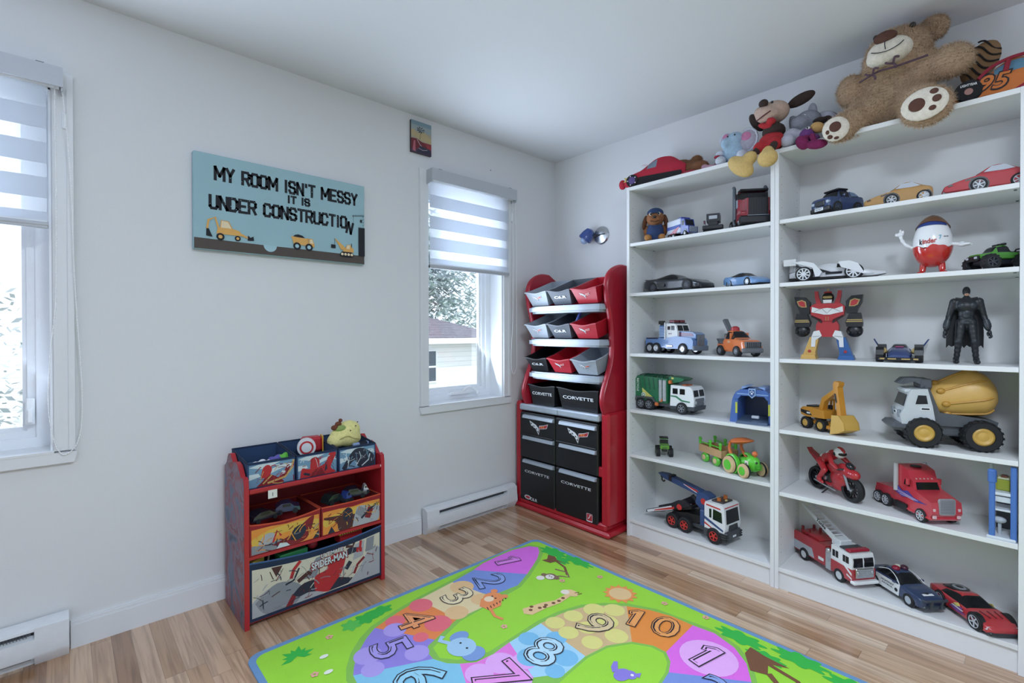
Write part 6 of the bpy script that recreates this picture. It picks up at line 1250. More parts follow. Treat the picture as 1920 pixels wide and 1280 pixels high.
b.m(GLS); b.prism([(-.06, 0), (.06, 0), (.055, .045), (-.055, .045)], (.1425, 0, .155), (0, 1, 0), (-.28, 0, 1), (.002, 0, 0)); b.m(pl('#8d98a3')); b.prism(rrect(.028, .056, .108, .138, .008), (.1535, 0, 0), (0, 1, 0), (0, 0, 1), (.003, 0, 0)); b.prism(rrect(-.056, -.028, .108, .138, .008), (.1535, 0, 0), (0, 1, 0), (0, 0, 1), (.003, 0, 0)); b.m(WHT); b.prism(rrect(-.015, .015, .118, .132, .005), (.1535, 0, 0), (0, 1, 0), (0, 0, 1), (.003, 0, 0)); b.m(INK); b.prism(rrect(-.011, .011, .121, .129, .003), (.1565, 0, 0), (0, 1, 0), (0, 0, 1), (.0005, 0, 0)); b.build('cab_window', T)
b = MB(CD); b.box(.125, .185, -.082, .082, .06, .088, .012); b.box(-.15, .14, -.045, .045, .045, .09, .006); b.px([(.05, .085), (-.135, .085), (-.14, .11), (-.11, .118), (.03, .135), (.06, .225), (.075, .235), (.06, .09)], -.06, .06); b.build('chassis', T)
b = MB(CD); b.px([(.06, .235), (.085, .265), (.13, .262), (.15, .24), (.14, .238), (.105, .25), (.075, .235)], -.045, .045); b.box(.05, .085, -.05, .05, .225, .262, .004)
for q in (-.02, .005, .03): b.m(pl('#5d636b')); b.px([(.085, .266), (.13, .264), (.15, .242), (.145, .24), (.125, .256), (.085, .26)], q-.006, q+.006)
b.build('hopper', T)
b = MB(YD); ax = Vector((-.86, 0, .24)).normalized(); p0 = Vector((.045, 0, .175))
prof = [(.01, .0), (.055, .002), (.062, .02), (.07, .05), (.082, .095), (.09, .135), (.088, .15), (.08, .165), (.06, .185), (.03, .198), (0, .2)]
rs = []
n = 32; aa = Vector((0, 1, 0)); cc = ax.cross(aa)
for r_, h_ in prof:
    rs.append([p0+ax*h_+(aa*math.cos(2*PI*j/n)+cc*math.sin(2*PI*j/n))*r_*(1+.012*(j % 8 < 4)) for j in range(n)])
b.rings(rs); b.m(pl('#b98a3a'))
for k in range(8):
    a = 2*PI*k/8+.2; d = aa*math.cos(a)+cc*math.sin(a); b.tube([p0+ax*h_+d*(r_+.001) for r_, h_ in prof[2:8]], .004, 6)
    b.T = Matrix.Identity(4); q = p0+ax*.03+d*.066; b.ell(q, (.014, .012, .012), n=10, k=6)
b.build('drum', T)
axles(T, (.085, -.088), .068, .057, .05, rim=CY2, sp=0, tread=18, k=.58)

# ---- motorcycle with rider
MT = put(thing('toy_motorcycle', 'red toy sport motorcycle at the left end of its shelf', 'toy motorcycle', NIL), .145, -.205, S5B, -126)
MR = pt('#b3262f')
def bwheel(x, r, w):
    b = MB(TIRE); b.lathe([(r*.7, -w*.4), (r*.9, -w/2), (r, 0), (r*.9, w/2), (r*.7, w*.4)], 32, (x, 0, r), (0, 1, 0), False); b.m(BLK); b.lathe([(r*.72, -w*.3), (r*.66, -w*.32), (r*.66, w*.32), (r*.72, w*.3)], 32, (x, 0, r), (0, 1, 0), False)
    for i in range(10): b.T = Matrix.Translation((x, 0, r)) @ Matrix.Rotation(2*PI*i/10, 4, 'Y'); b.box(0, r*.68, -w*.12, w*.12, -r*.05, r*.05)
    b.T = Matrix.Identity(4); b.m(CHR); b.cyl((x, -w*.4, r), (x, w*.4, r), r*.14); b.build('wheel', MT)
bwheel(.1, .053, .03); bwheel(-.095, .053, .036)
b = MB(MR).take(blob([((.07, 0, .125), (.05, .026, .026), (0, .35, 0)), ((.105, 0, .118), (.028, .022, .022)), ((.03, 0, .085), (.05, .028, .045), (0, -.3, 0)), ((.0, 0, .12), (.045, .025, .022)), ((.025, 0, .045), (.035, .022, .02)), ((-.02, 0, .045), (.04, .018, .016))], .0045, 4)); b.build('fairing', MT)
b = MB(MR); b.px([(-.05, .125), (-.1, .15), (-.15, .17), (-.16, .178), (-.14, .155), (-.08, .115)], -.014, .014); b.build('tail', MT)
b = MB(pl('#22252a', .2)); b.take(blob([((.085, 0, .15), (.02, .016, .014), (0, .6, 0))], .003, 3)); b.build('windscreen', MT)
b = MB(BLK); b.box(-.06, .0, -.022, .022, .05, .1, .008); b.tube([(-.03, 0, .06), (-.095, 0, .053)], .01); b.box(-.1, -.03, -.016, .016, .098, .12, .006); b.m(CHR); b.cyl((-.03, -.026, .07), (-.03, .026, .07), .011); b.tube([(-.1, -.02, .042), (-.02, -.028, .036), (.04, -.026, .03)], .004, 8); b.m(BLK); b.tube([(-.01, -.02, .03), (-.03, -.04, .0)], .003, 6); b.build('engine', MT)
for s in (-1, 1):
    b = MB(pl('#8d9299', .3)); b.tube([(.07, s*.018, .12), (.1, s*.019, .053)], .005, 8); b.build('fork', MT)
    b = MB(BLK); b.tube([(.075, s*.018, .135), (.06, s*.045, .132)], .004, 8); b.build('handlebar', MT)
T = put(thing('toy_rider', 'toy rider in white and red leaning over the red motorcycle', 'toy figure', NIL), .145, -.205, S5B, -126)
lb = []
def sg(p, q, r0, r1, n=6):
    for i in range(n): t = i/(n-1); lb.append((tuple(Vector(p).lerp(Vector(q), t)), (r0+(r1-r0)*t,)*3))
sg((-.075, 0, .142), (-.01, 0, .178), .021, .023)
for s in (-1, 1): sg((-.005, s*.024, .18), (.028, s*.04, .15), .012, .01); sg((.028, s*.04, .15), (.058, s*.042, .136), .01, .008); sg((-.07, s*.018, .138), (-.018, s*.036, .108), .016, .013); sg((-.018, s*.036, .108), (-.055, s*.036, .062), .013, .01); sg((-.055, s*.036, .055), (-.03, s*.038, .05), .009, .008)
b = MB(MR).take(blob(lb, .0035, 3)); b.build('body', T)
b = MB(WHT).take(blob([((-.06, 0, .156), (.03, .02, .018), (0, -.5, 0)), ((-.025, 0, .178), (.026, .02, .016), (0, -.5, 0))], .0035, 3)); b.build('jacket_back', T)
b = MB(WHT); b.ell((.028, 0, .195), (.027, .022, .024)); b.m(BLK); b.ell((.041, 0, .193), (.016, .0195, .011)); b.m(MR); b.ell((.035, 0, .208), (.022, .012, .012), (0, .4, 0)); b.m(INK); b.ell((.02, -.02, .19), (.008, .003, .008)); b.build('helmet', T)

# ---- red semi truck
T = put(thing('toy_truck', 'pink-red toy semi truck with a silver grille and purple flames', 'toy truck', NIL), .125, -.492, S5B, -134)
SR = pt('#c23a46')
b = MB(SR); b.px([(.02, .03), (.13, .022), (.145, .05), (.14, .09), (.055, .115), (.02, .115)], -.056, .056); b.px([(-.04, .04), (.025, .04), (.06, .11), (.047, .145), (.035, .153), (.025, .18), (-.01, .192), (-.04, .192)], -.052, .052); b.px([(-.16, .045), (-.15, .08), (-.06, .085), (-.04, .07), (-.04, .04)], -.05, .05); b.box(-.07, -.04, -.03, .03, .08, .095, .004); b.box(-.035, .14, -.062, .062, .02, .035, .008)
b.m(GLS); b.prism([(-.044, 0), (.044, 0), (.041, .03), (-.041, .03)], (.0585, 0, .109), (0, 1, 0), (-.36, 0, 1), (.003, 0, .001)); b.m(pl('#7d2a38'))
for s in (-1, 1):
    b.m(GLS); b.prism([(.005, .12), (.035, .118), (.03, .14), (.01, .142)], (0, s*.052, 0), (1, 0, 0), (0, 0, 1), (0, s*.0012, 0)); VP = pl('#4a3f8c'); b.m(VP); b.prism([(-.03, .112), (.0, .092), (.03, .1), (.06, .082), (.12, .075), (.07, .068), (.03, .074), (.0, .068), (-.035, .08)], (0, s*.0563, 0), (1, 0, 0), (0, 0, 1), (0, s*.0008, 0)); b.m(pl('#c9b5cf'))
    for q in range(3): b.tube([(-.03+.01*q, s*.0575, .09-.007*q), (.02, s*.0575, .084-.004*q), (.08-.01*q, s*.0575, .076-.002*q)], .001, 4)
    b.m(pl('#d9b9bd')); b.box(.139, .1465, *sorted((s*.038, s*.052)), .03, .042, .002); b.box(.137, .1445, *sorted((s*.04, s*.052)), .056, .068, .002)
b.m(BLK); b.ell((-.005, 0, .19), (.02, .022, .003)); b.m(pl('#c9a0a0'))
for k in range(5): b.ell((.038, -.03+k*.015, .15), (.004, .004, .003), n=8, k=5)
b.m(BLK); b.prism([(-.03, .02), (.03, .02), (.03, .045), (-.03, .045)], (0, -.0625, 0), (1, 0, 0), (0, 0, 1), (0, .125, 0)); b.build('body', T)
b = MB(pl('#9a9ba0', .3)); b.prism(rrect(-.03, .03, .045, .105, .008), (.139, 0, 0), (0, 1, 0), (0, 0, 1), (.007, 0, 0)); b.m(pl('#77797f', .3))
for k in range(9): b.box(.146, .1472, -.026, .026, .05+k*.006, .0525+k*.006)
b.build('grille', T)
for s in (-1, 1):
    b = MB(pl('#b5b2b5', .3)); b.cyl((-.03, s*.058, .085), (-.03, s*.058, .19), .0085, n=14); b.lathe([(.0085, .19), (.007, .197), (0, .197)], 14, (-.03, s*.058, 0)); b.build('exhaust_stack', T)
    b = MB(SR); b.box(.03, .042, *sorted((s*.056, s*.068)), .125, .15, .003); b.build('mirror', T)
for x in (-.13, -.085, .095):
    for s in (-1, 1): wheel(T, x, s*.053, .026, .018, rim=pl('#b9bcc2', .3), sp=7, k=.72)

# ---- blue and white tower playset, mostly hidden by the bookcase side
T = put(thing('toy_tower', 'blue and white toy tower playset at the right end of its shelf', 'toy playset', NIL), .1, -.742, S5B, 180)
BW = pl('#4a72b8'); WW = pl('#d3d9e0')
for y in (-.026, .028): MB(BW).box(.07, .086, y-.008, y+.008, 0, .225 if y < 0 else .262, .003).build('front_post', T)
for y in (-.034, .03): MB(WW).box(-.07, -.055, y-.005, y+.005, 0, .24, .002).build('rear_post', T)
b = MB(BW); b.cyl((.078, -.026, .2), (.078, -.026, .238), .012, n=16); b.ell((.078, -.026, .239), (.012, .012, .007)); b.build('post_cap', T)
MB(WW).box(-.07, .082, -.02, .022, .155, .166, .002).build('floor_deck', T); MB(WW).box(.06, .075, -.02, .022, .13, .15, .002).build('deck_rail', T); MB(WW).box(-.07, .082, -.02, .022, .1, .107, .002).build('floor_deck', T); MB(WW).box(-.07, .09, -.04, .034, 0, .01, .002).build('base_plate', T)
b = MB(pl('#9aa23a')); b.box(-.03, .05, -.018, .02, .166, .205, .004); b.m(pl('#c9c9a8')); b.box(.0, .05, -.014, .018, .205, .214, .003); b.m(pl('#6b3d33')); b.box(.02, .051, -.005, .012, .214, .22, .002); b.build('lift_car', T)
MB(pl('#2d3038')).box(-.04, .0, -.02, .022, .107, .152, .002).box(-.04, -.03, -.02, .022, .01, .108).build('back_panel', T)
b = MB(pl('#b9c0c8')); b.ell((.045, -.008, .06), (.016, .018, .012)); b.cyl((.045, -.008, .01), (.045, -.008, .06), .005); b.build('swing_arm', T)

# ---- bottom shelf: fire engine, police car, red sports car
T = put(thing('toy_truck', 'red and white toy fire engine with a raised ladder', 'toy truck', NIL), .158, -.19, S6, -124)
FR = pt('#a8262f'); SLV = pl('#a9adb4', .28)
b = MB(FR); b.px([(-.178, .03), (-.18, .11), (-.165, .12), (.02, .118), (.02, .03)], -.05, .05); b.px([(-.15, .12), (-.03, .12), (-.05, .13), (-.14, .132)], -.035, .035); b.m(pl('#8b8f96')); 
for s in (-1, 1): b.m(SLV); b.prism([(-.176, .035), (-.176, .075), (-.06, .075), (-.045, .035)], (0, s*.05, 0), (1, 0, 0), (0, 0, 1), (0, s*.0015, 0)); b.m(WHT); b.box(-.02, .01, *sorted((s*.05, s*.0515)), .045, .058)
b.m(pl('#7c1c24'))
for x, y in ((-.14, -.03), (-.14, .03), (-.1, -.03), (-.1, .03)): b.cyl((x, y, .12), (x, y, .148), .006, n=10)
b.build('body', T)
b = MB(SLV); b.box(.02, .055, -.052, .052, .022, .105, .003); b.m(CHR); b.cyl((.04, -.053, .07), (.04, .053, .07), .008); b.ell((.036, -.05, .108), (.012, .01, .012), n=12, k=8); b.build('pump_panel', T)
b = MB(WHT); b.px([(.055, .08), (.165, .08), (.167, .115), (.158, .143), (.058, .146)], -.054, .054); b.m(FR); b.px([(.055, .03), (.168, .03), (.17, .082), (.055, .082)], -.0545, .0545); b.m(GLS)
for s in (-1, 1):
    b.m(GLS)
    for x0, x1 in ((.065, .078), (.082, .095), (.12, .132), (.135, .15)): b.prism([(x0, .1), (x1, .1), (x1, .128), (x0, .128)], (0, s*.054, 0), (1, 0, 0), (0, 0, 1), (0, s*.0012, 0))
    b.prism([(s*.004, 0), (s*.048, 0), (s*.046, .036), (s*.004, .036)], (.1662, 0, .092), (0, 1, 0), (-.075, 0, 1), (.0035, 0, .0)); b.m(WHT); b.prism([(.06, .088), (.12, .088), (.165, .056), (.165, .066), (.125, .094), (.06, .094)], (0, s*.0546, 0), (1, 0, 0), (0, 0, 1), (0, s*.001, 0)); b.prism([(.14, .05), (.166, .04), (.166, .046), (.14, .056)], (0, s*.0546, 0), (1, 0, 0), (0, 0, 1), (0, s*.001, 0))
b.m(CHR); b.box(.168, .176, -.042, .042, .048, .088, .003)
for k in range(6): b.m(SLV); b.box(.176, .178, -.04, .04, .051+k*.006, .054+k*.006)
b.m(WHT); b.box(.16, .185, -.06, .06, .024, .038, .004); b.m(CHR); b.ell((.178, -.034, .072), (.003, .007, .007), n=12, k=6); b.ell((.178, .034, .072), (.003, .007, .007), n=12, k=6); b.build('cab', T)
b = MB(pl('#9a1f35', .2)); b.box(.125, .15, -.05, .05, .145, .157, .004); b.m(pl('#33363c')); b.box(.09, .122, -.045, .045, .144, .153, .003); b.build('roof_light', T)
for s in (-1, 1):
    b = MB(pl('#d5d9dd')); b.prism([(.075, .142), (.06, .167), (-.145, .255), (-.15, .245), (.05, .144)], (0, s*.024, 0), (1, 0, 0), (0, 0, 1), (0, s*.004, 0))
    if s < 0: b.m(INK); b.text('Tonka', .03, (-.03, -.0284, .2), (.92, 0, -.395), (.395, 0, .92), 0, .03, fit=(.06, .017))
    b.build('ladder_rail', T)
b = MB(pl('#d5d9dd'))
for k in range(10): x = .05-.02*k; b.cyl((x, -.024, .163+.43*(.05-x)), (x, .024, .163+.43*(.05-x)), .003, n=8)
b.box(.03, .08, -.03, .03, .135, .167, .004); b.build('ladder_rungs', T)
axles(T, (-.105, .1), .047, .028, .02, rim=pl('#c3c6ca', .3), sp=0)

T = put(thing('toy_car', 'navy and white toy police car beside the fire engine', 'toy car', NIL), .125, -.455, S6, -129); T.scale = (1.06, 1.06, 1.08)
PN = pt('#2c3c5e')
st = [(.125, .022, .036, .038, .034, .026), (.115, .014, .048, .05, .046, .034), (.075, .012, .056, .06, .051, .036), (.04, .012, .06, .064, .051, .036), (.005, .012, .062, .09, .05, .03), (-.05, .012, .063, .091, .05, .03), (-.085, .012, .062, .068, .049, .034), (-.12, .016, .058, .062, .046, .036), (-.125, .022, .05, .052, .044, .034)]
b = carbody(T, st, PN, side=(3, 4, 5), top=(3, 5)); 
for s in (-1, 1):
    b.m(WHT); b.prism([(-.075, .016), (.03, .016), (.036, .058), (-.075, .058)], (0, s*.0498, 0), (1, 0, 0), (0, 0, 1), (0, s*.0018, 0)); b.m(INK); b.text('HIGHWAY', .012, (-.02, s*.0519, .045), (-s*-1, 0, 0) if s > 0 else (1, 0, 0), (0, 0, 1), 0, .03, fit=(.06, .008)); b.text('PATROL', .012, (-.02, s*.0519, .034), (1, 0, 0), (0, 0, 1), 0, .03, fit=(.05, .007)); b.prism(circ(.02, .034, .007, 14), (0, s*.0516, 0), (1, 0, 0), (0, 0, 1), (0, s*.0006, 0))
    for x in (.072, -.082): arch(b, x, s*.046, .023, .026, BLK, .0035)
    b.m(WHT); b.tube(bez([(.036, s*.0515, .058), (.01, s*.043, .078), (-.03, s*.036, .088), (-.07, s*.043, .076)]), .0016, 5)
b.m(WHT); b.prism([(.072, -.02), (.105, -.02), (.105, .02), (.072, .02)], (0, 0, .0672), (1, 0, -.12), (0, 1, 0), (0, 0, -.01)); b.m(INK); b.prism(circ(.088, 0, .011, 18), (0, 0, .0678), (1, 0, -.12), (0, 1, 0), (0, 0, -.005))
b.m(pl('#3a4048')); b.tube([(.127, -.045, .05), (.136, -.04, .05), (.136, .04, .05), (.127, .045, .05)], .004, 8); b.tube([(.132, -.02, .02), (.138, -.02, .05)], .004, 8); b.tube([(.132, .02, .02), (.138, .02, .05)], .004, 8); b.box(.118, .13, -.042, .042, .014, .028, .004)
for s in (-1, 1): b.m(PN); b.box(.01, .024, *sorted((s*.05, s*.062)), .06, .068, .003)
b.build('body', T)
b = MB(pl('#8a2138', .2)); b.ell((-.02, -.016, .096), (.014, .014, .01)); b.m(pl('#d8d8c0', .2)); b.ell((-.032, 0, .097), (.01, .012, .007)); b.m(pl('#4a2436', .2)); b.ell((-.02, .018, .096), (.014, .014, .01)); b.build('roof_light', T)
axles(T, (.072, -.082), .0445, .023, .017, rim=pl('#a9b2bd', .3), sp=0)

T = put(thing('toy_car', 'red toy sports car with silver wheels, rightmost on the bottom shelf', 'toy car', NIL), .12, -.66, S6, -137)
RC = pt('#b5353b'); b, l, w = wedge(T, .27, .122, .082, RC)
for s in (-1, 1):
    for x in (.08, -.078): arch(b, x, s*.0545, .029, .032, BLK, .005)
    b.m(pl('#7a4a8c')); b.prism([(-.03, .03), (.0, .05), (.03, .046), (.02, .034), (.04, .028), (.005, .024)], (0, s*.0588, 0), (1, 0, 0), (0, 0, 1), (0, s*.0025, 0)); b.m(pl('#d2c46a')); b.prism([(-.01, .05), (.01, .058), (.02, .05), (.005, .044)], (0, s*.0592, 0), (1, 0, 0), (0, 0, 1), (0, s*.0028, 0)); b.m(pl('#c9ccd2')); b.prism([(-.02, .04), (.03, .036), (.034, .039), (-.01, .044)], (0, s*.0596, 0), (1, 0, 0), (0, 0, 1), (0, s*.003, 0))
    b.m(pl('#cfc7c9')); b.prism([(s*.03, .03), (s*.055, .026), (s*.05, .036), (s*.032, .037)], (.118, 0, 0), (0, 1, 0), (0, 0, 1), (.0075, 0, 0))
b.m(pl('#2c2e33')); b.box(.108, .138, -.052, .052, .008, .022, .005); b.px([(-.05, .0815), (-.1, .075), (-.1, .071), (-.05, .076)], -.03, .03); b.ell((-.06, 0, .081), (.032, .03, .004)); b.m(pl('#8d9096')); b.ell((-.06, 0, .0825), (.024, .022, .004)); b.m(pl('#2c2e33')); b.ell((-.06, 0, .0835), (.017, .015, .004)); b.m(pl('#5a1f26'))
for q in (-.02, .0, .02): b.tube([(.1, q, .054), (.06, q*1.3, .058)], .0015, 5)
b.build('body', T)
axles(T, (.08, -.078), .052, .029, .022, rim=pl('#b9bdc4', .3), sp=5, k=.74)
# ================================================================ soft toys on top of the bookcases
def fuzz(b, me, n, ln, m, seed=1):
    """short strands over a skin so that plush shows a fuzzy outline"""
    q = random.Random(seed); ps = me.polygons; vs = me.vertices; b.m(m); V = []; F = []
    ar = [p.area for p in ps]; idx = q.choices(range(len(ps)), ar, k=n)
    for i in idx:
        p = ps[i]; w = [q.random() for _ in p.vertices]; t = sum(w); c = Vector((0, 0, 0))
        for a, k in zip(w, p.vertices): c += vs[k].co*(a/t)
        d = (p.normal+Vector((q.uniform(-.8, .8), q.uniform(-.8, .8), q.uniform(-1, .5)))).normalized()*ln*(.6+.8*q.random()); s = d.orthogonal().normalized()*.0009
        k = len(V); V += [c-s, c+s, c+d]; F.append((k, k+1, k+2))
    b.add(V, F)
TD = fu('#b0957a'); TDL = mat('#bfa488', .95, var=.2, vs=60); CRM = fu('#ded5c6'); PAD = fu('#5a3a30')
T = thing('teddy_bear', 'big light brown teddy bear slumped on top of the right bookcase', 'plush toy', (.1, -.42, STOP))
def rel(p, o=(.1, -.42, STOP)): return tuple(a-c for a, c in zip(p, o))
body = [((.13, -.405, 2.15), (.1, .135, .13)), ((.12, -.41, 2.2), (.09, .12, .09)), ((.09, -.435, 2.315), (.105, .112, .09), (0, .25, .1)), ((.06, -.425, 2.28), (.09, .105, .07)),
        ((.09, -.275, 2.215), (.055, .055, .07)), ((.1, -.32, 2.22), (.05, .06, .055)), ((.07, -.53, 2.215), (.055, .07, .06)), ((.05, -.6, 2.2), (.058, .07, .062)),
        ((.09, -.34, 2.1), (.085, .075, .075)), ((.03, -.295, 2.06), (.07, .06, .06)), ((-.02, -.262, 2.03), (.05, .058, .058)), ((.07, -.49, 2.09), (.09, .075, .07)), ((.0, -.53, 2.04), (.07, .07, .065)), ((-.05, -.54, 2.02), (.05, .083, .074))]
body = [(rel(p[0]),)+tuple(p[1:]) for p in body]
me = blob(body, .012, 6); b = MB(TD).take(me); fuzz(b, me, 22000, .013, TDL, 2); b.build('body', T)
for p, r in (((.13, -.54, 2.385), (.03, .05, .05)), ((.2, -.36, 2.35), (.03, .045, .045))):
    me = blob([(rel(p), r)], .008, 3); b = MB(TD).take(me); fuzz(b, me, 1600, .011, TDL, 3); b.build('ear', T)
b = MB(CRM).take(blob([(rel((-.015, -.425, 2.285)), (.055, .075, .05), (0, .3, 0)), (rel((-.03, -.4, 2.265)), (.04, .05, .035))], .008, 4)); b.build('muzzle', T)
b = MB(PAD); b.ell(rel((-.055, -.418, 2.327)), (.022, .038, .024), (0, .5, 0)); b.build('nose', T)
b = MB(INK); b.tube([rel(p) for p in bez([(-.073, -.42, 2.304), (-.077, -.42, 2.29), (-.073, -.422, 2.272)])], .0016, 5); b.tube([rel(p) for p in bez([(-.064, -.375, 2.28), (-.076, -.4, 2.266), (-.074, -.43, 2.264), (-.068, -.46, 2.275), (-.056, -.475, 2.292)])], .0016, 5); b.build('mouth', T)
for y in (-.375, -.49): b = MB(BLK); b.ell(rel((.022, y, 2.374)), .011); b.build('eye', T)
b = MB(cl('#5a4450')); b.tube([rel(p) for p in bez([(.02, -.32, 2.215), (-.03, -.39, 2.213), (-.035, -.45, 2.21), (-.01, -.54, 2.225)])], .004, 6)
for y, z in ((-.44, 2.225), (-.375, 2.205)):
    for k in range(3): b.tube([rel(p) for p in bez([(-.035, y, z), (-.045, y+.015*math.cos(k*2), z+.02*math.sin(k*2)), (-.04, y+.026*math.cos(k*2+.4), z+.024*math.sin(k*2+.4))])], .004, 5)
b.build('ribbon', T)
def sole(c, ry, rz, tilt, spots):
    c = Vector(rel(c)); b = MB(CRM); b.ell(c, (.018, ry, rz), (0, 0, tilt)); o = b.build('paw_pad', T); R_ = Euler((0, 0, tilt)).to_matrix(); b = None
    for y, z, a, d in spots:
        x = -.018*math.sqrt(max(0, 1-(y/ry)**2-(z/rz)**2)); q = MB(PAD); q.ell(c+R_ @ Vector((x, y, z)), (.004, a, d), (0, 0, tilt)); q.build('paw_spot', o)
sole((-.066, -.256, 2.018), .048, .05, .15, [(.0, .004, .021, .021), (.027, -.012, .007, .009), (.018, -.032, .01, .009), (-.004, -.04, .009, .006)])
sole((-.092, -.54, 2.015), .07, .058, -.08, [(.018, -.002, .025, .024), (-.03, .032, .013, .011), (-.038, .004, .014, .013), (-.026, -.026, .011, .009)])
b = MB(mat('#8a6a4a', .9)); b.ell((0, 0, 0), (.028, .052, .082), (.45, 0, 0)); b.m(mat('#231e1c', .9))
for k in range(6):
    t = -.06+.024*k; w_ = .052*math.sqrt(1-(t/.09)**2); R_ = Euler((.45, 0, 0)).to_matrix(); b.tube([R_ @ Vector((-.029*math.sqrt(max(.05, 1-(t/.082)**2-(y/.06)**2)), y, t+.012*math.sin(y*60))) for y in [w_*(-1+2*i/10) for i in range(11)]], .0035, 5)
solo('striped_soft_toy', b, 'brown and black striped soft toy behind the arm of the teddy bear', 'plush toy', (.2, -.67, STOP+.2), 0)

def softcar(T, L, W, H, m, mats, side=(3, 4, 5)):
    l, w = L/2, W/2; n = 26
    st = [(l, .02, H*.28, H*.3, w*.8, w*.6), (l*.85, .006, H*.42, H*.45, w*.95, w*.7), (l*.45, .004, H*.55, H*.6, w, w*.72), (l*.2, .004, H*.58, H*.82, w, w*.6), (-l*.1, .004, H*.6, H, w, w*.58), (-l*.5, .004, H*.62, H*.97, w, w*.6), (-l*.8, .006, H*.62, H*.72, w*.96, w*.7), (-l, .03, H*.5, H*.54, w*.85, w*.65)]
    b = carbody(T, st, m, glass=mats[0], side=side, top=(2,), under=mats[1]); return b, l, w
OG = cl('#c4713a'); WB_ = cl('#5f88a0'); CRD = cl('#8e2436'); CBK = cl('#1c1c20')
T = put(thing('plush_car', 'orange plush race car with number 95 beside the teddy bear', 'plush toy', NIL), .11, -.735, STOP, 97)
b, l, w = softcar(T, .27, .14, .135, OG, (WB_, cl('#5a5e66')))
b.m(CRD); b.tube(bez([(.07, .072, .075), (.03, .06, .115), (-.03, .05, .135), (-.09, .055, .125), (-.12, .07, .08)]), .006, 6); b.tube([(-.0, .072, .08), (-.01, .05, .13)], .008, 6); b.prism([(-.02, .012), (-.1, .06), (-.125, .05), (-.125, .012)], (0, .0675, 0), (1, 0, 0), (0, 0, 1), (0, .004, 0))
A = Art(b, (.075, .0722, .02), (-1, 0, 0), (0, 0, 1), .0008)
A.text(INK, '95', .07, .048, .034, 0, .055, fit=(.094, .066), shear=.3); A.text(OG, '95', .07, .0475, .0345, 0, .012, fit=(.082, .054), shear=.3)
b.build('body', T)
b = MB(CBK); b.lathe([(.0, -.012), (.036, -.012), (.04, 0), (.036, .012), (.0, .014)], 26, (.095, .068, .042), (0, 1, 0)); b.m(WHT); b.text('LIGHTYEAR', .02, (.095, .0832, .06), (-1, 0, 0), (0, 0, 1), 0, .02, fit=(.045, .009)); b.m(pl('#8d5a50')); b.prism(circ(.095, .036, .012, 16), (0, .0825, 0), (1, 0, 0), (0, 0, 1), (0, .001, 0)); b.build('wheel', T)

# puppy plush with long dark ears, red trousers and yellow boots
T = put(thing('plush_puppy', 'plush puppy with long dark ears, red trousers and yellow boots', 'plush toy', NIL), .06, .03, STOP, 0)
o = (.06, .03, STOP); r = lambda p: rel(p, o)
PKF = fu('#c0a596'); BKF = mat('#3a2c28', .95, bump=.7, bs=260, var=.08, vs=90); RDF = fu('#b02a30'); YLF = fu('#cfb071')
MB(PKF).take(blob([(r((.055, .025, 2.215)), (.058, .07, .052)), (r((.015, .04, 2.205)), (.045, .06, .032), (.35, 0, 0)), (r((.02, .05, 2.185)), (.035, .045, .022), (.35, 0, 0))], .008, 5)).build('head', T)
b = MB(BKF); b.ell(r((.1, .118, 2.21)), (.022, .024, .055), (-.55, 0, 0)); b.build('ear', T)
b = MB(BKF); b.ell(r((.1, -.078, 2.256)), (.022, .06, .026), (-.25, 0, 0)); b.build('ear', T)
b = MB(BKF); b.ell(r((-.012, .045, 2.243)), (.017, .021, .019)); b.build('nose', T)
for y in (.02, .055): b = MB(BLK); b.ell(r((.01, y-.005, 2.244)), (.006, .006, .009)); b.build('eye', T)
b = MB(mat('#5a2c30', .8)); b.tube([r(p) for p in bez([(-.012, .075, 2.172), (-.028, .045, 2.178), (-.022, .01, 2.196)])], .003, 6); b.build('mouth', T)
MB(RDF).take(blob([(r((.01, .045, 2.145)), (.02, .035, .013), (.4, 0, 0)), (r((.0, .015, 2.158)), (.018, .022, .014), (.4, 0, 0))], .005, 3)).build('scarf', T)
MB(BKF).take(blob([(r((.06, .025, 2.125)), (.042, .052, .042)), (r((.03, .02, 2.13)), (.03, .045, .03))], .008, 4)).build('body', T)
MB(RDF).take(blob([(r((.045, .028, 2.075)), (.05, .06, .045)), (r((.0, .06, 2.045)), (.035, .035, .03)), (r((.0, .0, 2.05)), (.035, .032, .03))], .008, 4)).build('trousers', T)
for p, q in (((-.02, .07, 2.03), (-.05, .1, 1.99)), ((-.02, -.005, 2.04), (-.06, -.005, 2.0))): b = MB(BKF); b.tube([r(p), r(q)], .016, 10); b.build('leg', T)
MB(YLF).take(blob([(r((-.07, .125, 1.958)), (.037, .072, .04), (.75, 0, 0)), (r((-.06, .085, 1.992)), (.03, .032, .03))], .008, 4)).build('boot', T)
MB(YLF).take(blob([(r((-.075, .004, 1.965)), (.036, .044, .04)), (r((-.065, .005, 1.998)), (.027, .025, .025))], .008, 4)).build('boot', T)

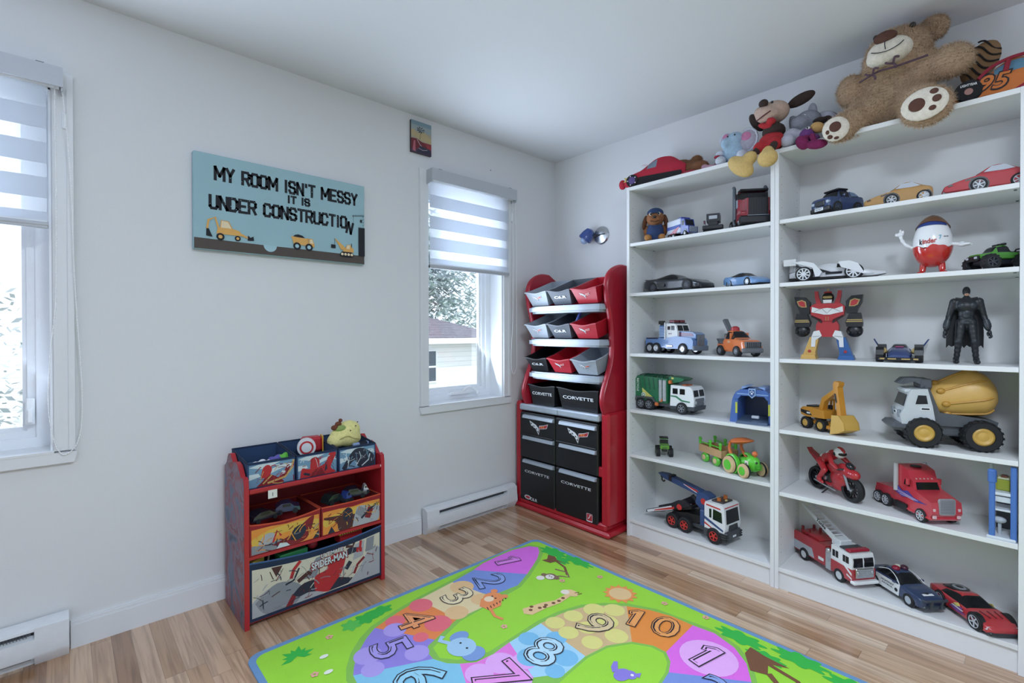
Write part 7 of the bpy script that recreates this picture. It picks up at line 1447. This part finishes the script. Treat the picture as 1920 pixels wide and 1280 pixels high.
# blue elephant
T = put(thing('plush_elephant', 'pale blue plush elephant with pink-lined grey ears', 'plush toy', NIL), .06, .21, STOP, 0); o2 = (.06, .21, STOP)
PB = fu('#9fb9cf'); PW = fu('#c2c8d4'); PG = fu('#a9a5b3'); PPK = fu('#c07a9c'); q = lambda p: rel(p, o2)
MB(PB).take(blob([(q((.065, .21, 2.075)), (.045, .055, .052)), (q((.06, .205, 2.14)), (.042, .045, .038)), (q((.025, .24, 2.12)), (.02, .02, .03))], .008, 5)).build('body', T)
b = MB(PW).take(blob([(q((.05, .275, 2.085)), (.02, .025, .018))], .006, 3)); b.m(CRD); b.ell(q((.03, .282, 2.068)), (.012, .016, .008)); b.build('trunk', T)
for p, rr_, t in (((.055, .145, 2.118), (.014, .048, .055), .3), ((.085, .258, 2.155), (.012, .03, .036), -.3)):
    b = MB(PG); b.ell(q(p), rr_, (t, 0, 0)); b.m(PW); e = Vector(q(p)); b.tube([e+Euler((t, 0, 0)).to_matrix() @ Vector((0, rr_[1]*math.cos(a*.45), rr_[2]*math.sin(a*.45))) for a in range(14)], .007, 6, True); b.m(PPK); b.ell(q((p[0]-.012, p[1], p[2]+.018)), (.004, rr_[1]*.5, rr_[2]*.4), (t, 0, 0)); b.build('ear', T)
for p in ((.025, .262, 2.042), (.02, .155, 2.045)): MB(PW).take(blob([(q(p), (.03, .026, .023))], .006, 3)).build('foot', T)
for y in (.19, .225): b = MB(BLK); b.ell(q((.02, y, 2.152)), .004, n=8, k=6); b.build('eye', T)
me = blob([((0, 0, .012), (.02, .03, .012)), ((.0, .03, .018), (.014, .018, .016)), ((.01, -.03, .014), (.014, .02, .014))], .005, 3); b = MB(fu('#b58d9c')).take(me)
solo('small_soft_toy', b, 'small dusty pink soft toy lying left of the blue elephant', 'plush toy', (.045, .325, STOP))

# red plush car over the end of the left bookcase
T = put(thing('plush_car', 'red plush car with a yellow star badge at the bookcase end', 'plush toy', NIL), .105, .665, STOP, 100)
PR = cl('#b0253a'); b, l, w = softcar(T, .36, .145, .15, PR, (cl('#7d8a9a'), CBK), (3,))
YS = cl('#c9bb74'); b.m(CBK); b.prism([(.1, .004), (.08, .05), (-.16, .045), (-.17, .004)], (0, w-.004, 0), (1, 0, 0), (0, 0, 1), (0, .006, 0))
b.m(YS); b.prism([(.15+.026*(1 if i % 2 else .5)*math.cos(i*.63)*1.2, .05+.024*(1 if i % 2 else .5)*math.sin(i*.63)) for i in range(10)], (0, w*.9, 0), (1, .0, 0), (0, -.1, 1), (0, .006, 0)); b.m(cl('#d8c2c8'))
for x, z, a in ((.0, .075, .03), (-.06, .08, .024), (.05, .11, .02)): b.prism([(x-a, z), (x+a, z+.006), (x+a*.4, z+.012), (x-a*.7, z+.008)], (0, w*.99, 0), (1, 0, 0), (0, -.15, 1), (0, .004, 0))
b.build('body', T)
for x, rr_ in ((.12, .034), ):
    b = MB(CBK); b.lathe([(rr_, -.01), (rr_*1.05, 0), (rr_, .012), (rr_*.6, .013)], 24, (x, w*.93, .036), (0, 1, 0)); b.m(cl('#5a4a80')); b.lathe([(rr_*.6, .013), (0, .015)], 20, (x, w*.93, .036), (0, 1, 0)); b.m(cl('#cfc9d6'))
    for k in range(5): a = k*1.256; b.ell((x+rr_*.75*math.cos(a), w*.93+.014, .036+rr_*.75*math.sin(a)), (.004, .002, .004), n=8, k=5)
    b.build('wheel', T)
b = MB(PR); b.take(blob([((.19, .05, .03), (.022, .02, .03))], .006, 3)); b.build('bumper_flap', T)
T = put(thing('plush_bear', 'dark brown plush bear lying behind the red plush car', 'plush toy', NIL), .16, .52, STOP, 0); o3 = (.16, .52, STOP); q = lambda p: rel(p, o3)
BRB = fu('#7d5236'); me = blob([(q((.245, .6, 2.105)), (.055, .11, .08)), (q((.245, .69, 2.165)), (.05, .055, .05)), (q((.22, .5, 2.12)), (.055, .06, .035), (.25, 0, 0)), (q((.13, .48, 2.07)), (.05, .08, .045)), (q((.1, .405, 2.06)), (.04, .05, .04)), (q((.17, .46, 2.13)), (.03, .035, .03))], .01, 4); b = MB(BRB).take(me); fuzz(b, me, 5000, .008, mat('#8a5d3f', .95), 4); b.build('body', T)
b = MB(BRB); b.ell(q((.24, .735, 2.205)), (.018, .024, .024)); b.build('ear', T)
b = MB(cl('#9c3040')); b.take(blob([(q((.06, .45, 2.035)), (.02, .05, .014))], .006, 3)); b.build('red_ribbon', T)

# grey donkey and purple doll between the puppy and the teddy
T = put(thing('plush_donkey', 'grey plush donkey leaning behind the dark-eared puppy', 'plush toy', NIL), .1, -.09, STOP, 0); o4 = (.1, -.09, STOP); q = lambda p: rel(p, o4)
DGF = fu('#8d8f9a'); DLF = fu('#b5b4c2')
MB(DGF).take(blob([(q((.14, -.095, 2.165)), (.05, .055, .045)), (q((.1, -.07, 2.145)), (.04, .042, .035)), (q((.14, -.08, 2.08)), (.06, .06, .06)), (q((.12, -.035, 2.17)), (.016, .016, .035))], .008, 4)).build('body', T)
MB(DLF).take(blob([(q((.05, -.055, 2.075)), (.035, .04, .04)), (q((.015, -.05, 2.05)), (.03, .032, .03)), (q((.07, -.1, 2.07)), (.035, .05, .03))], .008, 4)).build('leg', T)
for p, rr_, t in (((.17, -.165, 2.17), (.02, .045, .024), .4), ((.19, -.1, 2.22), (.016, .02, .04), 0)): b = MB(DLF); b.ell(q(p), rr_, (t, 0, 0)); b.build('ear', T)
b = MB(BKF).take(blob([(q((.12, -.15, 2.14)), (.03, .03, .014)), (q((.13, -.175, 2.145)), (.02, .02, .012))], .005, 3)); b.build('mane', T)
b = MB(WHT); b.ell(q((.095, -.095, 2.172)), (.006, .008, .008)); b.m(BLK); b.ell(q((.09, -.094, 2.171)), (.003, .004, .005), n=8, k=6); b.build('eye', T)
T = put(thing('plush_doll', 'small purple and magenta soft doll tucked under the teddy bear foot', 'plush toy', NIL), .03, -.15, STOP, 0); o5 = (.03, -.15, STOP); q = lambda p: rel(p, o5)
PUF = fu('#6a3a78'); MGF = fu('#7a1f52')
MB(PUF).take(blob([(q((.02, -.125, 2.055)), (.03, .03, .03)), (q((.03, -.14, 2.035)), (.03, .035, .02))], .006, 3)).build('body', T)
b = MB(fu('#c29a62')); b.ell(q((.03, -.165, 2.08)), (.026, .03, .022), (.5, 0, 0)); b.build('head', T)
b = MB(WHT); b.ell(q((.002, -.135, 2.078)), (.006, .009, .006)); b.m(BLK); b.ell(q((-.003, -.134, 2.078)), (.003, .004, .004), n=8, k=6); b.build('eye', T)
b = MB(MGF); b.ell(q((-.022, -.12, 2.012)), (.022, .024, .034), (-.5, 0, 0)); b.build('leg', T)
b = MB(MGF); b.ell(q((-.022, -.175, 1.99)), (.022, .042, .02), (.15, 0, 0)); b.build('leg', T)
b = MB(MGF); b.tube([q((.0, -.13, 2.04)), q((-.018, -.122, 2.02))], .012, 8); b.tube([q((.0, -.15, 2.04)), q((-.018, -.165, 2.005))], .012, 8); b.build('hip', T)
